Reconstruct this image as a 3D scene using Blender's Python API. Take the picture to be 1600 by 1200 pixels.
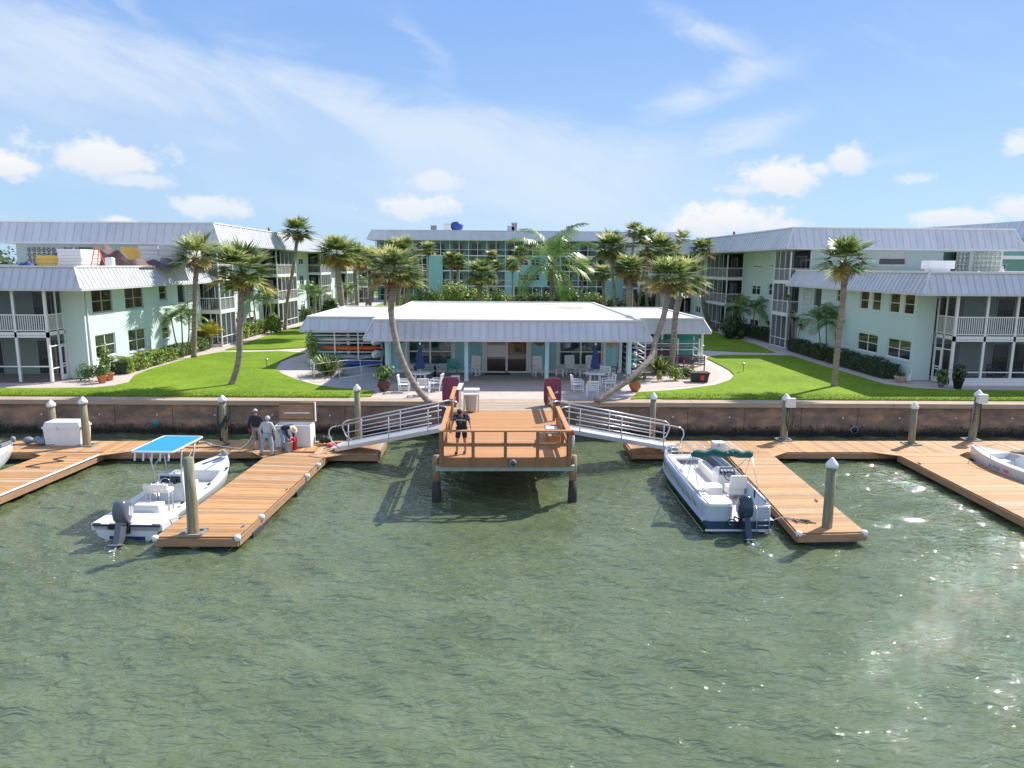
import bpy, math, random
import numpy as np
from mathutils import Vector, Matrix
R_ = math.radians
S = bpy.context.scene
C = S.collection
for o in list(bpy.data.objects): bpy.data.objects.remove(o)
random.seed(7)

# ---------------------------------------------------------------- camera
FPX, CH = 1109.0, 8.4
PITCH, YAW, ROLL = R_(9.47), R_(1.65), R_(0.4)
_fw = np.array([math.sin(YAW)*math.cos(PITCH), math.cos(YAW)*math.cos(PITCH), -math.sin(PITCH)])
_rt = np.array([math.cos(YAW), -math.sin(YAW), 0.0]); _up = np.cross(_rt, _fw)
_rt, _up = math.cos(ROLL)*_rt+math.sin(ROLL)*_up, -math.sin(ROLL)*_rt+math.cos(ROLL)*_up
def at(px, py, z=None, Y=None, X=None):
    d = _rt*((px-800)/FPX)+_up*((600-py)/FPX)+_fw
    s = (z-CH)/d[2] if z is not None else (Y/d[1] if Y is not None else X/d[0])
    return Vector((d[0]*s, d[1]*s, CH+d[2]*s))
cam = bpy.data.objects.new('camera', bpy.data.cameras.new('camera')); C.objects.link(cam)
cam.data.sensor_width = 36; cam.data.lens = 36*FPX/1600; cam.data.clip_end = 6000; cam.data.clip_start = 0.1
cam.matrix_world = Matrix(((_rt[0], _up[0], -_fw[0], 0), (_rt[1], _up[1], -_fw[1], 0), (_rt[2], _up[2], -_fw[2], CH), (0, 0, 0, 1)))
S.camera = cam
# ---------------------------------------------------------------- sun and exposure
SUN = Vector((0.77, 0.60, 1.0)).normalized()
EL, AZ = math.asin(SUN.z), math.atan2(SUN.x, SUN.y)
sl = bpy.data.lights.new('sun', 'SUN'); sl.energy = 5.0; sl.angle = R_(0.5); sl.color = (1.0, 0.95, 0.87)
so = bpy.data.objects.new('sun', sl); C.objects.link(so); so.location = (60, 50, 80)
so.rotation_euler = SUN.to_track_quat('Z', 'Y').to_euler()
S.view_settings.view_transform = 'Standard'; S.view_settings.look = 'None'
S.view_settings.exposure = 0.52; S.view_settings.gamma = 1.0
# ---------------------------------------------------------------- sky with clouds
W = bpy.data.worlds.new('World'); S.world = W; W.use_nodes = True
def sky_nodes():
    nt = W.node_tree; N = nt.nodes; L = nt.links; N.clear()
    out = N.new('ShaderNodeOutputWorld'); bg = N.new('ShaderNodeBackground'); L.new(bg.outputs[0], out.inputs[0])
    sk = N.new('ShaderNodeTexSky'); sk.sky_type = 'NISHITA'; sk.sun_disc = False
    sk.sun_elevation = EL; sk.sun_rotation = AZ; sk.dust_density = 0.6; sk.air_density = 1.0; sk.ozone_density = 1.5
    bg.inputs[1].default_value = 0.13
    geo = N.new('ShaderNodeTexCoord'); sep = N.new('ShaderNodeSeparateXYZ'); L.new(geo.outputs['Generated'], sep.inputs[0])
    def M(op, a, b=None, c=None, clamp=False):
        n = N.new('ShaderNodeMath'); n.operation = op; n.use_clamp = clamp
        for i, v in enumerate((a, b, c)):
            if v is None: continue
            if isinstance(v, (int, float)): n.inputs[i].default_value = v
            else: L.new(v, n.inputs[i])
        return n.outputs[0]
    def noise(vec, scale, detail, rough=0.55, dist=0.0):
        n = N.new('ShaderNodeTexNoise'); n.inputs['Scale'].default_value = scale; n.inputs['Detail'].default_value = detail
        n.inputs['Roughness'].default_value = rough; n.inputs['Distortion'].default_value = dist; L.new(vec, n.inputs['Vector']); return n.outputs[0]
    def comb(a, b, c):
        n = N.new('ShaderNodeCombineXYZ')
        for i, v in enumerate((a, b, c)):
            if isinstance(v, (int, float)): n.inputs[i].default_value = v
            else: L.new(v, n.inputs[i])
        return n.outputs[0]
    def sm(x, a, b):
        n = N.new('ShaderNodeMapRange'); n.interpolation_type = 'SMOOTHSTEP'; L.new(x, n.inputs[0])
        n.inputs[1].default_value = a; n.inputs[2].default_value = b; return n.outputs[0]
    az = M('ARCTAN2', sep.outputs[0], sep.outputs[1]); el = M('ARCSINE', sep.outputs[2])
    # high thin cloud: one long bank sweeping across plus faint streaks
    v1 = comb(M('MULTIPLY', az, 1.1), M('ADD', M('MULTIPLY', el, 3.6), M('MULTIPLY', az, 0.9)), 0.3)
    n1 = noise(v1, 2.6, 7, 0.6, 0.7)
    n2 = noise(comb(M('MULTIPLY', az, 3.0), M('MULTIPLY', el, 9.0), 1.7), 2.2, 6, 0.6, 0.5)
    # band centre falls from upper left to the middle
    cen = M('SUBTRACT', 0.172, M('MULTIPLY', az, 0.14))
    cen = M('MINIMUM', cen, 0.33)
    off = M('SUBTRACT', M('ADD', el, M('MULTIPLY', M('SUBTRACT', n2, 0.5), 0.10)), cen)
    up = M('SUBTRACT', 1.0, sm(off, 0.0, 0.055)); lo = sm(off, -0.22, -0.02)
    side = M('SUBTRACT', 1.0, sm(az, 0.05, 0.5))
    band = M('MULTIPLY', M('MULTIPLY', up, lo), side)
    band = M('MULTIPLY', band, M('ADD', 0.30, M('MULTIPLY', sm(n1, 0.36, 0.66), 0.50)))
    streak = M('MULTIPLY', sm(n1, 0.54, 0.80), 0.30)
    def wisp(a0, e0, a1, e1, w, k):
        dx, dy = a1-a0, e1-e0; ll = math.hypot(dx, dy); dx /= ll; dy /= ll
        wa = M('ADD', az, M('MULTIPLY', M('SUBTRACT', n2, 0.5), 0.10)); we = M('ADD', el, M('MULTIPLY', M('SUBTRACT', n1, 0.5), 0.10))
        u = M('ADD', M('MULTIPLY', M('SUBTRACT', wa, a0), dx), M('MULTIPLY', M('SUBTRACT', we, e0), dy))
        v = M('ABSOLUTE', M('SUBTRACT', M('MULTIPLY', M('SUBTRACT', wa, a0), -dy), M('MULTIPLY', M('SUBTRACT', we, e0), -dx)))
        m = M('MULTIPLY', M('SUBTRACT', 1.0, sm(v, 0.0, w)), M('MULTIPLY', sm(u, -0.06, 0.05), M('SUBTRACT', 1.0, sm(u, ll-0.08, ll+0.05))))
        return M('MULTIPLY', M('MULTIPLY', m, sm(n2, 0.15, 0.6)), k)
    def azel(px, py):
        d = _rt*((px-800)/FPX)+_up*((600-py)/FPX)+_fw; d = d/np.linalg.norm(d); return math.atan2(d[0], d[1]), math.asin(d[2])
    cir = M('MAXIMUM', band, streak)
    for (p, q, w, k) in (((1060, 30), (1190, 85), .022, .8), ((1040, 170), (1230, 90), .030, .9), ((900, 260), (1090, 215), .032, .7), ((1080, 230), (1255, 185), .026, .8),
                         ((0, 110), (480, 190), .030, .55), ((640, 45), (690, 100), .018, .7), ((180, 0), (240, 40), .016, .6), ((1250, 290), (1440, 240), .013, .4), ((0, 60), (110, 100), .03, .35)):
        a0, e0 = azel(*p); a1, e1 = azel(*q); cir = M('MAXIMUM', cir, wisp(a0, e0, a1, e1, w, k))
    # small fair-weather cumulus low over the roofs
    nf = noise(comb(az, M('MULTIPLY', el, 1.35), 0.0), 22, 6, 0.58, 0.2)
    nb = noise(comb(az, M('MULTIPLY', el, 1.35), 4.0), 60, 5, 0.6)
    cum = None; shade = None
    for (px, py, rx, ry, k) in ((1210, 283, 78, 34, 1), (1332, 248, 32, 28, .85), (1135, 348, 100, 32, 1), (160, 248, 90, 34, .9), (215, 283, 60, 16, .6), (15, 262, 40, 22, 1),
                                (335, 325, 66, 22, .75), (650, 325, 76, 24, .85), (680, 285, 48, 20, .55), (1592, 228, 20, 22, .8), (1425, 281, 26, 10, .5), (1500, 340, 66, 16, .75), (180, 345, 22, 6, .8), (1590, 325, 40, 18, .8),
                                (-260, 300, 110, 34, .8), (1900, 300, 110, 34, .9), (-700, 250, 160, 50, .8), (2400, 250, 160, 50, .8)):
        a, e = azel(px, py); sx = FPX/rx*1.04; sy = FPX/ry*1.04
        dx = M('MULTIPLY', M('SUBTRACT', az, a), sx); dy = M('MULTIPLY', M('SUBTRACT', el, e), sy)
        # flat base: squeeze the lower half
        dyb = M('MAXIMUM', dy, M('MULTIPLY', dy, -1.35))
        r = M('SQRT', M('ADD', M('MULTIPLY', dx, dx), M('MULTIPLY', dyb, dyb)))
        t = M('ADD', M('SUBTRACT', 1.0, r), M('ADD', M('MULTIPLY', M('SUBTRACT', nf, 0.5), 2.3), M('MULTIPLY', M('SUBTRACT', nb, 0.5), 0.9)))
        m = M('MULTIPLY', sm(t, -0.12, 0.62), k)
        sh = M('MULTIPLY', m, sm(dy, 0.9, -1.0))
        cum = m if cum is None else M('MAXIMUM', cum, m); shade = sh if shade is None else M('MAXIMUM', shade, sh)
    hz = N.new('ShaderNodeMix'); hz.data_type = 'RGBA'; hz.inputs[6].default_value = (0, 0, 0, 1)
    def mix(f, a, b):
        n = N.new('ShaderNodeMix'); n.data_type = 'RGBA'
        if isinstance(f, float): n.inputs[0].default_value = f
        else: L.new(f, n.inputs[0])
        for i, v in ((6, a), (7, b)):
            if isinstance(v, tuple): n.inputs[i].default_value = v
            else: L.new(v, n.inputs[i])
        return n.outputs[2]
    tint = N.new('ShaderNodeMix'); tint.data_type = 'RGBA'; tint.blend_type = 'MULTIPLY'; tint.inputs[0].default_value = 1.0
    L.new(sk.outputs[0], tint.inputs[6]); tint.inputs[7].default_value = SKY_TINT
    grad = mix(sm(el, 0.0, 0.42), (2.35, 3.55, 5.0, 1), (1.25, 2.3, 4.8, 1))
    base = mix(0.88, tint.outputs[2], grad)
    col = mix(cir, base, (4.1, 4.6, 5.3, 1))
    ccol = mix(M('MULTIPLY', shade, 0.6), (5.2, 5.2, 5.3, 1), (3.7, 4.1, 4.8, 1))
    col = mix(cum, col, ccol)
    hi = M('MULTIPLY', M('MULTIPLY', M('MULTIPLY', sm(el, 0.36, 0.50), M('SUBTRACT', 1.0, sm(el, 0.75, 0.95))), sm(sep.outputs[1], 0.0, 0.3)), M('ADD', 0.35, M('MULTIPLY', sm(n1, 0.40, 0.62), 0.6)))      # unseen bright cloud above the frame, added to lighten the water's reflections
    col = mix(hi, col, (5.3, 5.7, 5.8, 1))
    bk_fill = M('MULTIPLY', sm(sep.outputs[1], 0.05, -0.5), 0.35)      # added fill: unseen sky behind the viewer whitened to lift shaded fronts
    col = mix(bk_fill, col, (6.6, 6.8, 7.2, 1))
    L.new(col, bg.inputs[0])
SKY_TINT = (1.0, 1.06, 1.12, 1)
sky_nodes()

# ---------------------------------------------------------------- materials
MT = {}
def mat(name, col, rough=0.6, metal=0.0, var=0.12, vs=3.0, bump=0.0, bs=30.0, rnd=0.0, alt=None, spec=0.5, transl=0.0, stretch=None, dirt=None):
    m = bpy.data.materials.new(name); m.use_nodes = True; nt = m.node_tree; N = nt.nodes; L = nt.links
    b = N['Principled BSDF']; b.inputs['Roughness'].default_value = rough; b.inputs['Metallic'].default_value = metal
    b.inputs['Specular IOR Level'].default_value = spec
    tc = N.new('ShaderNodeTexCoord'); vec = tc.outputs['Object']
    if stretch:
        mp = N.new('ShaderNodeMapping'); mp.inputs['Scale'].default_value = stretch; L.new(vec, mp.inputs[0]); vec = mp.outputs[0]
    n = N.new('ShaderNodeTexNoise'); n.inputs['Scale'].default_value = vs; n.inputs['Detail'].default_value = 6; n.inputs['Roughness'].default_value = 0.6; L.new(vec, n.inputs['Vector'])
    mr = N.new('ShaderNodeMapRange'); L.new(n.outputs[0], mr.inputs[0]); mr.inputs[1].default_value = 0.25; mr.inputs[2].default_value = 0.75
    mr.inputs[3].default_value = 1-var; mr.inputs[4].default_value = 1+var
    val = mr.outputs[0]
    src = None
    if rnd or alt:
        at_ = N.new('ShaderNodeAttribute'); at_.attribute_name = 'rnd'
    if alt:
        mx = N.new('ShaderNodeMix'); mx.data_type = 'RGBA'; mx.inputs[6].default_value = (*col, 1); mx.inputs[7].default_value = (*alt, 1)
        rp = N.new('ShaderNodeMapRange'); L.new(at_.outputs['Fac'], rp.inputs[0]); L.new(rp.outputs[0], mx.inputs[0]); rp.inputs[1].default_value = 0.45
        src = mx.outputs[2]
    if dirt:
        dcol, dscale, lo, hi = dirt
        dn = N.new('ShaderNodeTexNoise'); dn.inputs['Scale'].default_value = dscale; dn.inputs['Detail'].default_value = 8; dn.inputs['Roughness'].default_value = 0.65; L.new(vec, dn.inputs['Vector'])
        dr = N.new('ShaderNodeMapRange'); L.new(dn.outputs[0], dr.inputs[0]); dr.inputs[1].default_value = lo; dr.inputs[2].default_value = hi
        mx = N.new('ShaderNodeMix'); mx.data_type = 'RGBA'; L.new(dr.outputs[0], mx.inputs[0]); mx.inputs[7].default_value = (*dcol, 1)
        if src: L.new(src, mx.inputs[6])
        else: mx.inputs[6].default_value = (*col, 1)
        src = mx.outputs[2]
    vm = N.new('ShaderNodeVectorMath'); vm.operation = 'SCALE'
    if src: L.new(src, vm.inputs[0])
    else: vm.inputs[0].default_value = col
    if rnd:
        r2 = N.new('ShaderNodeMapRange'); L.new(at_.outputs['Fac'], r2.inputs[0]); r2.inputs[3].default_value = 1-rnd; r2.inputs[4].default_value = 1+rnd
        mm = N.new('ShaderNodeMath'); mm.operation = 'MULTIPLY'; L.new(val, mm.inputs[0]); L.new(r2.outputs[0], mm.inputs[1]); val = mm.outputs[0]
    L.new(val, vm.inputs['Scale']); L.new(vm.outputs[0], b.inputs['Base Color'])
    if bump:
        bn = N.new('ShaderNodeTexNoise'); bn.inputs['Scale'].default_value = bs; bn.inputs['Detail'].default_value = 5; L.new(vec, bn.inputs['Vector'])
        bp = N.new('ShaderNodeBump'); bp.inputs['Strength'].default_value = bump; bp.inputs['Distance'].default_value = 0.02; L.new(bn.outputs[0], bp.inputs['Height']); L.new(bp.outputs[0], b.inputs['Normal'])
    if transl:
        tr = N.new('ShaderNodeBsdfTranslucent'); L.new(vm.outputs[0], tr.inputs[0]); ms = N.new('ShaderNodeMixShader'); ms.inputs[0].default_value = transl
        L.new(b.outputs[0], ms.inputs[1]); L.new(tr.outputs[0], ms.inputs[2]); L.new(ms.outputs[0], N['Material Output'].inputs[0])
    MT[name] = m; return m
mat('mint', (0.56, 0.685, 0.655), 0.85, var=0.05, vs=0.9, bump=0.35, bs=14, stretch=(1.6, 1.6, .4), dirt=((0.44, 0.57, 0.53), 0.9, 0.5, 0.9))
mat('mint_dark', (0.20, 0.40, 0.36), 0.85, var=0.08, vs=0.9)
mat('teal_siding', (0.30, 0.58, 0.62), 0.7, var=0.05, vs=1.2)
mat('post_blue', (0.47, 0.74, 0.82), 0.6, var=0.04)
mat('white', (0.74, 0.74, 0.73), 0.5, var=0.05, vs=4)
mat('offwhite', (0.70, 0.69, 0.66), 0.6, var=0.08, vs=4)
mat('railwhite', (0.70, 0.69, 0.70), 0.6, var=0.05)
mat('roofmetal', (0.56, 0.565, 0.59), 0.42, 0.15, var=0.05, vs=0.6, rnd=0.05, dirt=((0.47, 0.47, 0.49), 0.8, 0.5, 0.85))
mat('roofflat', (0.66, 0.65, 0.645), 0.8, var=0.07, vs=0.6, dirt=((0.60, 0.56, 0.50), 0.35, 0.56, 0.80))
mat('rooftan', (0.42, 0.36, 0.28), 0.9, var=0.25, vs=2)
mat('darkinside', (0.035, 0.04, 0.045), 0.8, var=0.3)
mat('curtain', (0.45, 0.44, 0.44), 0.9, var=0.1, stretch=(6, 6, 0.4))
mat('bronze', (0.10, 0.09, 0.09), 0.5)
mat('concrete', (0.52, 0.46, 0.42), 0.9, var=0.12, vs=1.2, bump=0.3, bs=40, dirt=((0.40, 0.33, 0.29), 0.7, 0.5, 0.8))
mat('cap', (0.40, 0.30, 0.225), 0.9, var=0.12, vs=1.5, bump=0.3, bs=30, dirt=((0.38, 0.29, 0.22), 1.2, 0.5, 0.8))
mat('shell', (0.50, 0.42, 0.38), 0.95, var=0.35, vs=22, bump=0.8, bs=60)
mat('mulch', (0.22, 0.13, 0.10), 0.95, var=0.4, vs=15, bump=0.8, bs=50)
mat('wood_new', (0.44, 0.215, 0.09), 0.65, var=0.14, vs=2.2, rnd=0.13, stretch=(1, 9, 9), bump=0.15, bs=20)
mat('deckwood', (0.44, 0.235, 0.10), 0.7, var=0.18, vs=2.0, rnd=0.24, stretch=(1.2, 6, 6), bump=0.15, bs=20, dirt=((0.44, 0.34, 0.26), 0.9, 0.55, 0.8))
mat('deckwood_y', (0.44, 0.24, 0.105), 0.7, var=0.13, vs=2.0, rnd=0.20, stretch=(6, 1.2, 6), bump=0.15, bs=20, dirt=((0.44, 0.34, 0.26), 0.9, 0.55, 0.8))
mat('deckgrey', (0.36, 0.29, 0.22), 0.8, var=0.2, vs=2.5, rnd=0.2, stretch=(1.2, 6, 6))
mat('fascia', (0.34, 0.20, 0.11), 0.75, var=0.16, vs=2.5, stretch=(1, 1, 5), dirt=((0.20, 0.13, 0.09), 1.5, 0.5, 0.8))
mat('rail_dark', (0.25, 0.13, 0.06), 0.7, var=0.2, vs=4)
mat('oldwood', (0.27, 0.19, 0.12), 0.8, var=0.3, vs=4)
mat('beam_green', (0.30, 0.36, 0.32), 0.8, var=0.2, vs=3)
mat('pile', (0.16, 0.19, 0.14), 0.85, var=0.4, vs=3, stretch=(6, 6, 0.5), bump=0.6, bs=12, dirt=((0.42, 0.28, 0.14), 1.0, 0.42, 0.68))
mat('mint_teal', (0.27, 0.50, 0.47), 0.85, var=0.06)
mat('pile_wet', (0.035, 0.03, 0.025), 0.7, var=0.4, vs=14, bump=1.0, bs=30)
mat('alu', (0.60, 0.61, 0.64), 0.35, 0.7, var=0.06)
mat('alu_deck', (0.52, 0.54, 0.58), 0.5, 0.4, var=0.08, vs=2)
mat('blackplastic', (0.02, 0.02, 0.022), 0.55, var=0.3)
mat('floatdark', (0.035, 0.04, 0.042), 0.7, var=0.4, vs=5)
mat('gelcoat', (0.66, 0.68, 0.70), 0.22, var=0.04, vs=2)
mat('gelgrey', (0.42, 0.49, 0.58), 0.25, var=0.05)
mat('nonskid', (0.55, 0.53, 0.51), 0.8, var=0.06)
mat('vinyl', (0.80, 0.77, 0.71), 0.55, var=0.05)
mat('navy', (0.02, 0.035, 0.075), 0.5, var=0.1)
mat('navystripe', (0.015, 0.05, 0.10), 0.3)
mat('canvas_blue', (0.015, 0.24, 0.58), 0.75, var=0.06, vs=5)
mat('canvas_green', (0.006, 0.10, 0.085), 0.75, var=0.3, vs=8, bump=0.6, bs=12)
mat('engine_grey', (0.10, 0.115, 0.14), 0.25, var=0.06)
mat('engine_navy', (0.012, 0.035, 0.07), 0.2)
mat('chrome', (0.6, 0.62, 0.65), 0.2, 0.9)
mat('steel', (0.50, 0.52, 0.54), 0.35, 0.7)
mat('red', (0.62, 0.03, 0.02), 0.5); mat('orange', (0.72, 0.13, 0.02), 0.45, var=0.06); mat('yellow', (0.62, 0.40, 0.05), 0.6, var=0.1)
mat('maroon', (0.20, 0.035, 0.085), 0.45, var=0.08)
mat('grey', (0.22, 0.24, 0.26), 0.6); mat('greylight', (0.42, 0.44, 0.45), 0.6); mat('black', (0.012, 0.012, 0.014), 0.6)
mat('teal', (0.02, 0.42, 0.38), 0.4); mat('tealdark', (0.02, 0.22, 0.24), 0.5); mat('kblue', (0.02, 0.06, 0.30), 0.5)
mat('foamyellow', (0.66, 0.42, 0.10), 0.9, var=0.15, stretch=(1, 1, 12)); mat('foamwhite', (0.62, 0.60, 0.59), 0.8, var=0.05, stretch=(1, 1, 10))
mat('tarp_brown', (0.11, 0.065, 0.06), 0.7, var=0.3, vs=3); mat('tarp_blue', (0.012, 0.035, 0.14), 0.6, var=0.3); mat('tarp_grey', (0.20, 0.23, 0.28), 0.7)
mat('terracotta', (0.50, 0.17, 0.085), 0.8, var=0.15); mat('potdark', (0.10, 0.045, 0.035), 0.5)
mat('trunk', (0.31, 0.25, 0.20), 0.9, var=0.35, vs=3, bump=1.0, bs=10, stretch=(1, 1, 5), dirt=((0.15, 0.12, 0.10), 1.6, 0.45, 0.7))
mat('boots', (0.22, 0.13, 0.075), 0.9, var=0.3, vs=6)
mat('frond', (0.13, 0.21, 0.05), 0.36, var=0.2, vs=2.0, rnd=0.45, alt=(0.46, 0.44, 0.19), transl=0.38)
mat('frond_old', (0.40, 0.30, 0.06), 0.6, var=0.25, rnd=0.4, alt=(0.36, 0.27, 0.16), transl=0.25)
mat('pinna', (0.10, 0.20, 0.035), 0.38, var=0.2, rnd=0.4, alt=(0.22, 0.30, 0.06), transl=0.32)
mat('pinna_yellow', (0.30, 0.30, 0.03), 0.5, var=0.2, rnd=0.4, alt=(0.42, 0.36, 0.05), transl=0.35)
mat('leaf', (0.075, 0.15, 0.03), 0.45, var=0.2, rnd=0.5, alt=(0.18, 0.27, 0.06), transl=0.25)
mat('leaf_light', (0.20, 0.30, 0.04), 0.45, var=0.2, rnd=0.4, alt=(0.42, 0.46, 0.10), transl=0.3)
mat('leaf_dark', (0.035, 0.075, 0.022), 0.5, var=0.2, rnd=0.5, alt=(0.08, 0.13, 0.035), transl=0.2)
mat('skin', (0.42, 0.22, 0.15), 0.6, var=0.05); mat('hair', (0.03, 0.02, 0.015), 0.7)
mat('navycloth', (0.015, 0.022, 0.06), 0.85); mat('slatecloth', (0.10, 0.15, 0.24), 0.85); mat('blackcloth', (0.03, 0.022, 0.032), 0.85)
mat('greycloth', (0.42, 0.45, 0.47), 0.9); mat('jean', (0.27, 0.36, 0.45), 0.85, var=0.1); mat('tancloth', (0.30, 0.25, 0.22), 0.85, var=0.2)
mat('canvas_hat', (0.66, 0.52, 0.33), 0.85); mat('rope', (0.45, 0.42, 0.38), 0.8); mat('rope_dark', (0.03, 0.05, 0.04), 0.8)
mat('patio_grey', (0.34, 0.33, 0.34), 0.85, var=0.08, vs=1.5); mat('fishbrown', (0.16, 0.12, 0.05), 0.5, rnd=.2); mat('fishgold', (0.55, 0.34, 0.07), 0.5)
mat('blockwhite', (0.62, 0.66, 0.62), 0.85); mat('furn', (0.76, 0.77, 0.78), 0.45, var=0.03)
mat('bluetip', (0.35, 0.40, 0.48), 0.6)

def glass(name, col, rough=0.04, refl=0.8):
    m = mat(name, col, rough, var=0.3, vs=0.8, spec=refl); return m
glass('pane', (0.020, 0.030, 0.036)); glass('pane_brown', (0.05, 0.03, 0.022)); glass('pane_teal', (0.015, 0.06, 0.07))
def screen_mat():
    m = bpy.data.materials.new('screen'); m.use_nodes = True; N = m.node_tree.nodes; L = m.node_tree.links
    b = N['Principled BSDF']; b.inputs['Base Color'].default_value = (0.03, 0.032, 0.035, 1); b.inputs['Roughness'].default_value = 0.8
    t = N.new('ShaderNodeBsdfTransparent'); x = N.new('ShaderNodeMixShader'); x.inputs[0].default_value = 0.40
    L.new(t.outputs[0], x.inputs[1]); L.new(b.outputs[0], x.inputs[2]); L.new(x.outputs[0], N['Material Output'].inputs[0]); MT['screen'] = m
screen_mat()
def screen2():
    m = MT['screen'].copy(); m.name = 'screen_light'; MT['screen_light'] = m
    for n in m.node_tree.nodes:
        if n.type == 'MIX_SHADER': n.inputs[0].default_value = 0.25
screen2()
def clear_mat():
    m = bpy.data.materials.new('windshield'); m.use_nodes = True; N = m.node_tree.nodes; L = m.node_tree.links
    b = N['Principled BSDF']; b.inputs['Base Color'].default_value = (0.05, 0.06, 0.07, 1); b.inputs['Roughness'].default_value = 0.03
    t = N.new('ShaderNodeBsdfTransparent'); x = N.new('ShaderNodeMixShader'); x.inputs[0].default_value = 0.3
    L.new(t.outputs[0], x.inputs[1]); L.new(b.outputs[0], x.inputs[2]); L.new(x.outputs[0], N['Material Output'].inputs[0]); MT['windshield'] = m
clear_mat()
def grass_mat():
    m = bpy.data.materials.new('grass'); m.use_nodes = True; nt = m.node_tree; N = nt.nodes; L = nt.links; b = N['Principled BSDF']
    b.inputs['Roughness'].default_value = 0.9; b.inputs['Specular IOR Level'].default_value = 0.15
    tc = N.new('ShaderNodeTexCoord')
    def nz(s, d): n = N.new('ShaderNodeTexNoise'); n.inputs['Scale'].default_value = s; n.inputs['Detail'].default_value = d; n.inputs['Roughness'].default_value = .65; L.new(tc.outputs['Object'], n.inputs['Vector']); return n.outputs[0]
    r = N.new('ShaderNodeValToRGB'); e = r.color_ramp.elements
    e[0].position = 0.30; e[0].color = (0.045, 0.11, 0.006, 1); e[1].position = 0.74; e[1].color = (0.27, 0.38, 0.03, 1)
    mx = N.new('ShaderNodeMath'); mx.operation = 'MULTIPLY_ADD'; L.new(nz(7, 8), mx.inputs[0]); mx.inputs[1].default_value = 0.62
    m2 = N.new('ShaderNodeMath'); m2.operation = 'MULTIPLY'; L.new(nz(0.35, 4), m2.inputs[0]); m2.inputs[1].default_value = 0.42; L.new(m2.outputs[0], mx.inputs[2]); L.new(mx.outputs[0], r.inputs[0])
    L.new(r.outputs[0], b.inputs['Base Color'])
    bp = N.new('ShaderNodeBump'); bp.inputs['Strength'].default_value = 0.9; bp.inputs['Distance'].default_value = 0.05; L.new(nz(16, 6), bp.inputs['Height']); L.new(bp.outputs[0], b.inputs['Normal'])
    MT['grass'] = m
grass_mat()
def seawall_mat():
    m = bpy.data.materials.new('seawall'); m.use_nodes = True; nt = m.node_tree; N = nt.nodes; L = nt.links; b = N['Principled BSDF']; b.inputs['Roughness'].default_value = 0.85
    g = N.new('ShaderNodeNewGeometry'); sp = N.new('ShaderNodeSeparateXYZ'); L.new(g.outputs['Position'], sp.inputs[0])
    def nz(s, d, st=(1, 1, 1)):
        mp = N.new('ShaderNodeMapping'); mp.inputs['Scale'].default_value = st; L.new(g.outputs['Position'], mp.inputs[0])
        n = N.new('ShaderNodeTexNoise'); n.inputs['Scale'].default_value = s; n.inputs['Detail'].default_value = d; n.inputs['Roughness'].default_value = .65; L.new(mp.outputs[0], n.inputs['Vector']); return n.outputs[0]
    r1 = N.new('ShaderNodeValToRGB'); e = r1.color_ramp.elements; e[0].position = .3; e[0].color = (.13, .095, .075, 1); e[1].position = .70; e[1].color = (.50, .28, .17, 1)
    x = r1.color_ramp.elements.new(.5); x.color = (.25, .17, .13, 1); L.new(nz(.9, 8, (1, 1, 2.2)), r1.inputs[0])
    ad = N.new('ShaderNodeMath'); ad.operation = 'MULTIPLY_ADD'; L.new(nz(3.5, 6, (1, 1, .5)), ad.inputs[0]); ad.inputs[1].default_value = 0.55; L.new(sp.outputs[2], ad.inputs[2])
    r2 = N.new('ShaderNodeMapRange'); L.new(ad.outputs[0], r2.inputs[0]); r2.inputs[1].default_value = .48; r2.inputs[2].default_value = .85
    mx = N.new('ShaderNodeMix'); mx.data_type = 'RGBA'; L.new(r2.outputs[0], mx.inputs[0]); mx.inputs[6].default_value = (.022, .022, .018, 1); L.new(r1.outputs[0], mx.inputs[7])
    L.new(mx.outputs[2], b.inputs['Base Color'])
    bp = N.new('ShaderNodeBump'); bp.inputs['Strength'].default_value = 0.7; bp.inputs['Distance'].default_value = .05; L.new(nz(9, 8), bp.inputs['Height']); L.new(bp.outputs[0], b.inputs['Normal'])
    MT['seawall'] = m
seawall_mat()
def paver_mat(name, c1, c2, mort, sc, rot=0.0):
    m = bpy.data.materials.new(name); m.use_nodes = True; nt = m.node_tree; N = nt.nodes; L = nt.links; b = N['Principled BSDF']; b.inputs['Roughness'].default_value = 0.85
    tc = N.new('ShaderNodeTexCoord'); br = N.new('ShaderNodeTexBrick'); br.inputs['Color1'].default_value = (*c1, 1); br.inputs['Color2'].default_value = (*c2, 1); br.inputs['Mortar'].default_value = (*mort, 1)
    br.inputs['Scale'].default_value = sc; br.inputs['Mortar Size'].default_value = 0.015; br.inputs['Bias'].default_value = 0.0; L.new(tc.outputs['Object'], br.inputs['Vector'])
    n = N.new('ShaderNodeTexNoise'); n.inputs['Scale'].default_value = 1.6; n.inputs['Detail'].default_value = 7; L.new(tc.outputs['Object'], n.inputs['Vector'])
    mr = N.new('ShaderNodeMapRange'); L.new(n.outputs[0], mr.inputs[0]); mr.inputs[3].default_value = .72; mr.inputs[4].default_value = 1.25
    vm = N.new('ShaderNodeVectorMath'); vm.operation = 'SCALE'; L.new(br.outputs[0], vm.inputs[0]); L.new(mr.outputs[0], vm.inputs['Scale']); L.new(vm.outputs[0], b.inputs['Base Color'])
    MT[name] = m
paver_mat('pavers', (.56, .46, .40), (.48, .41, .38), (.34, .28, .25), 2.2)
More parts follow.
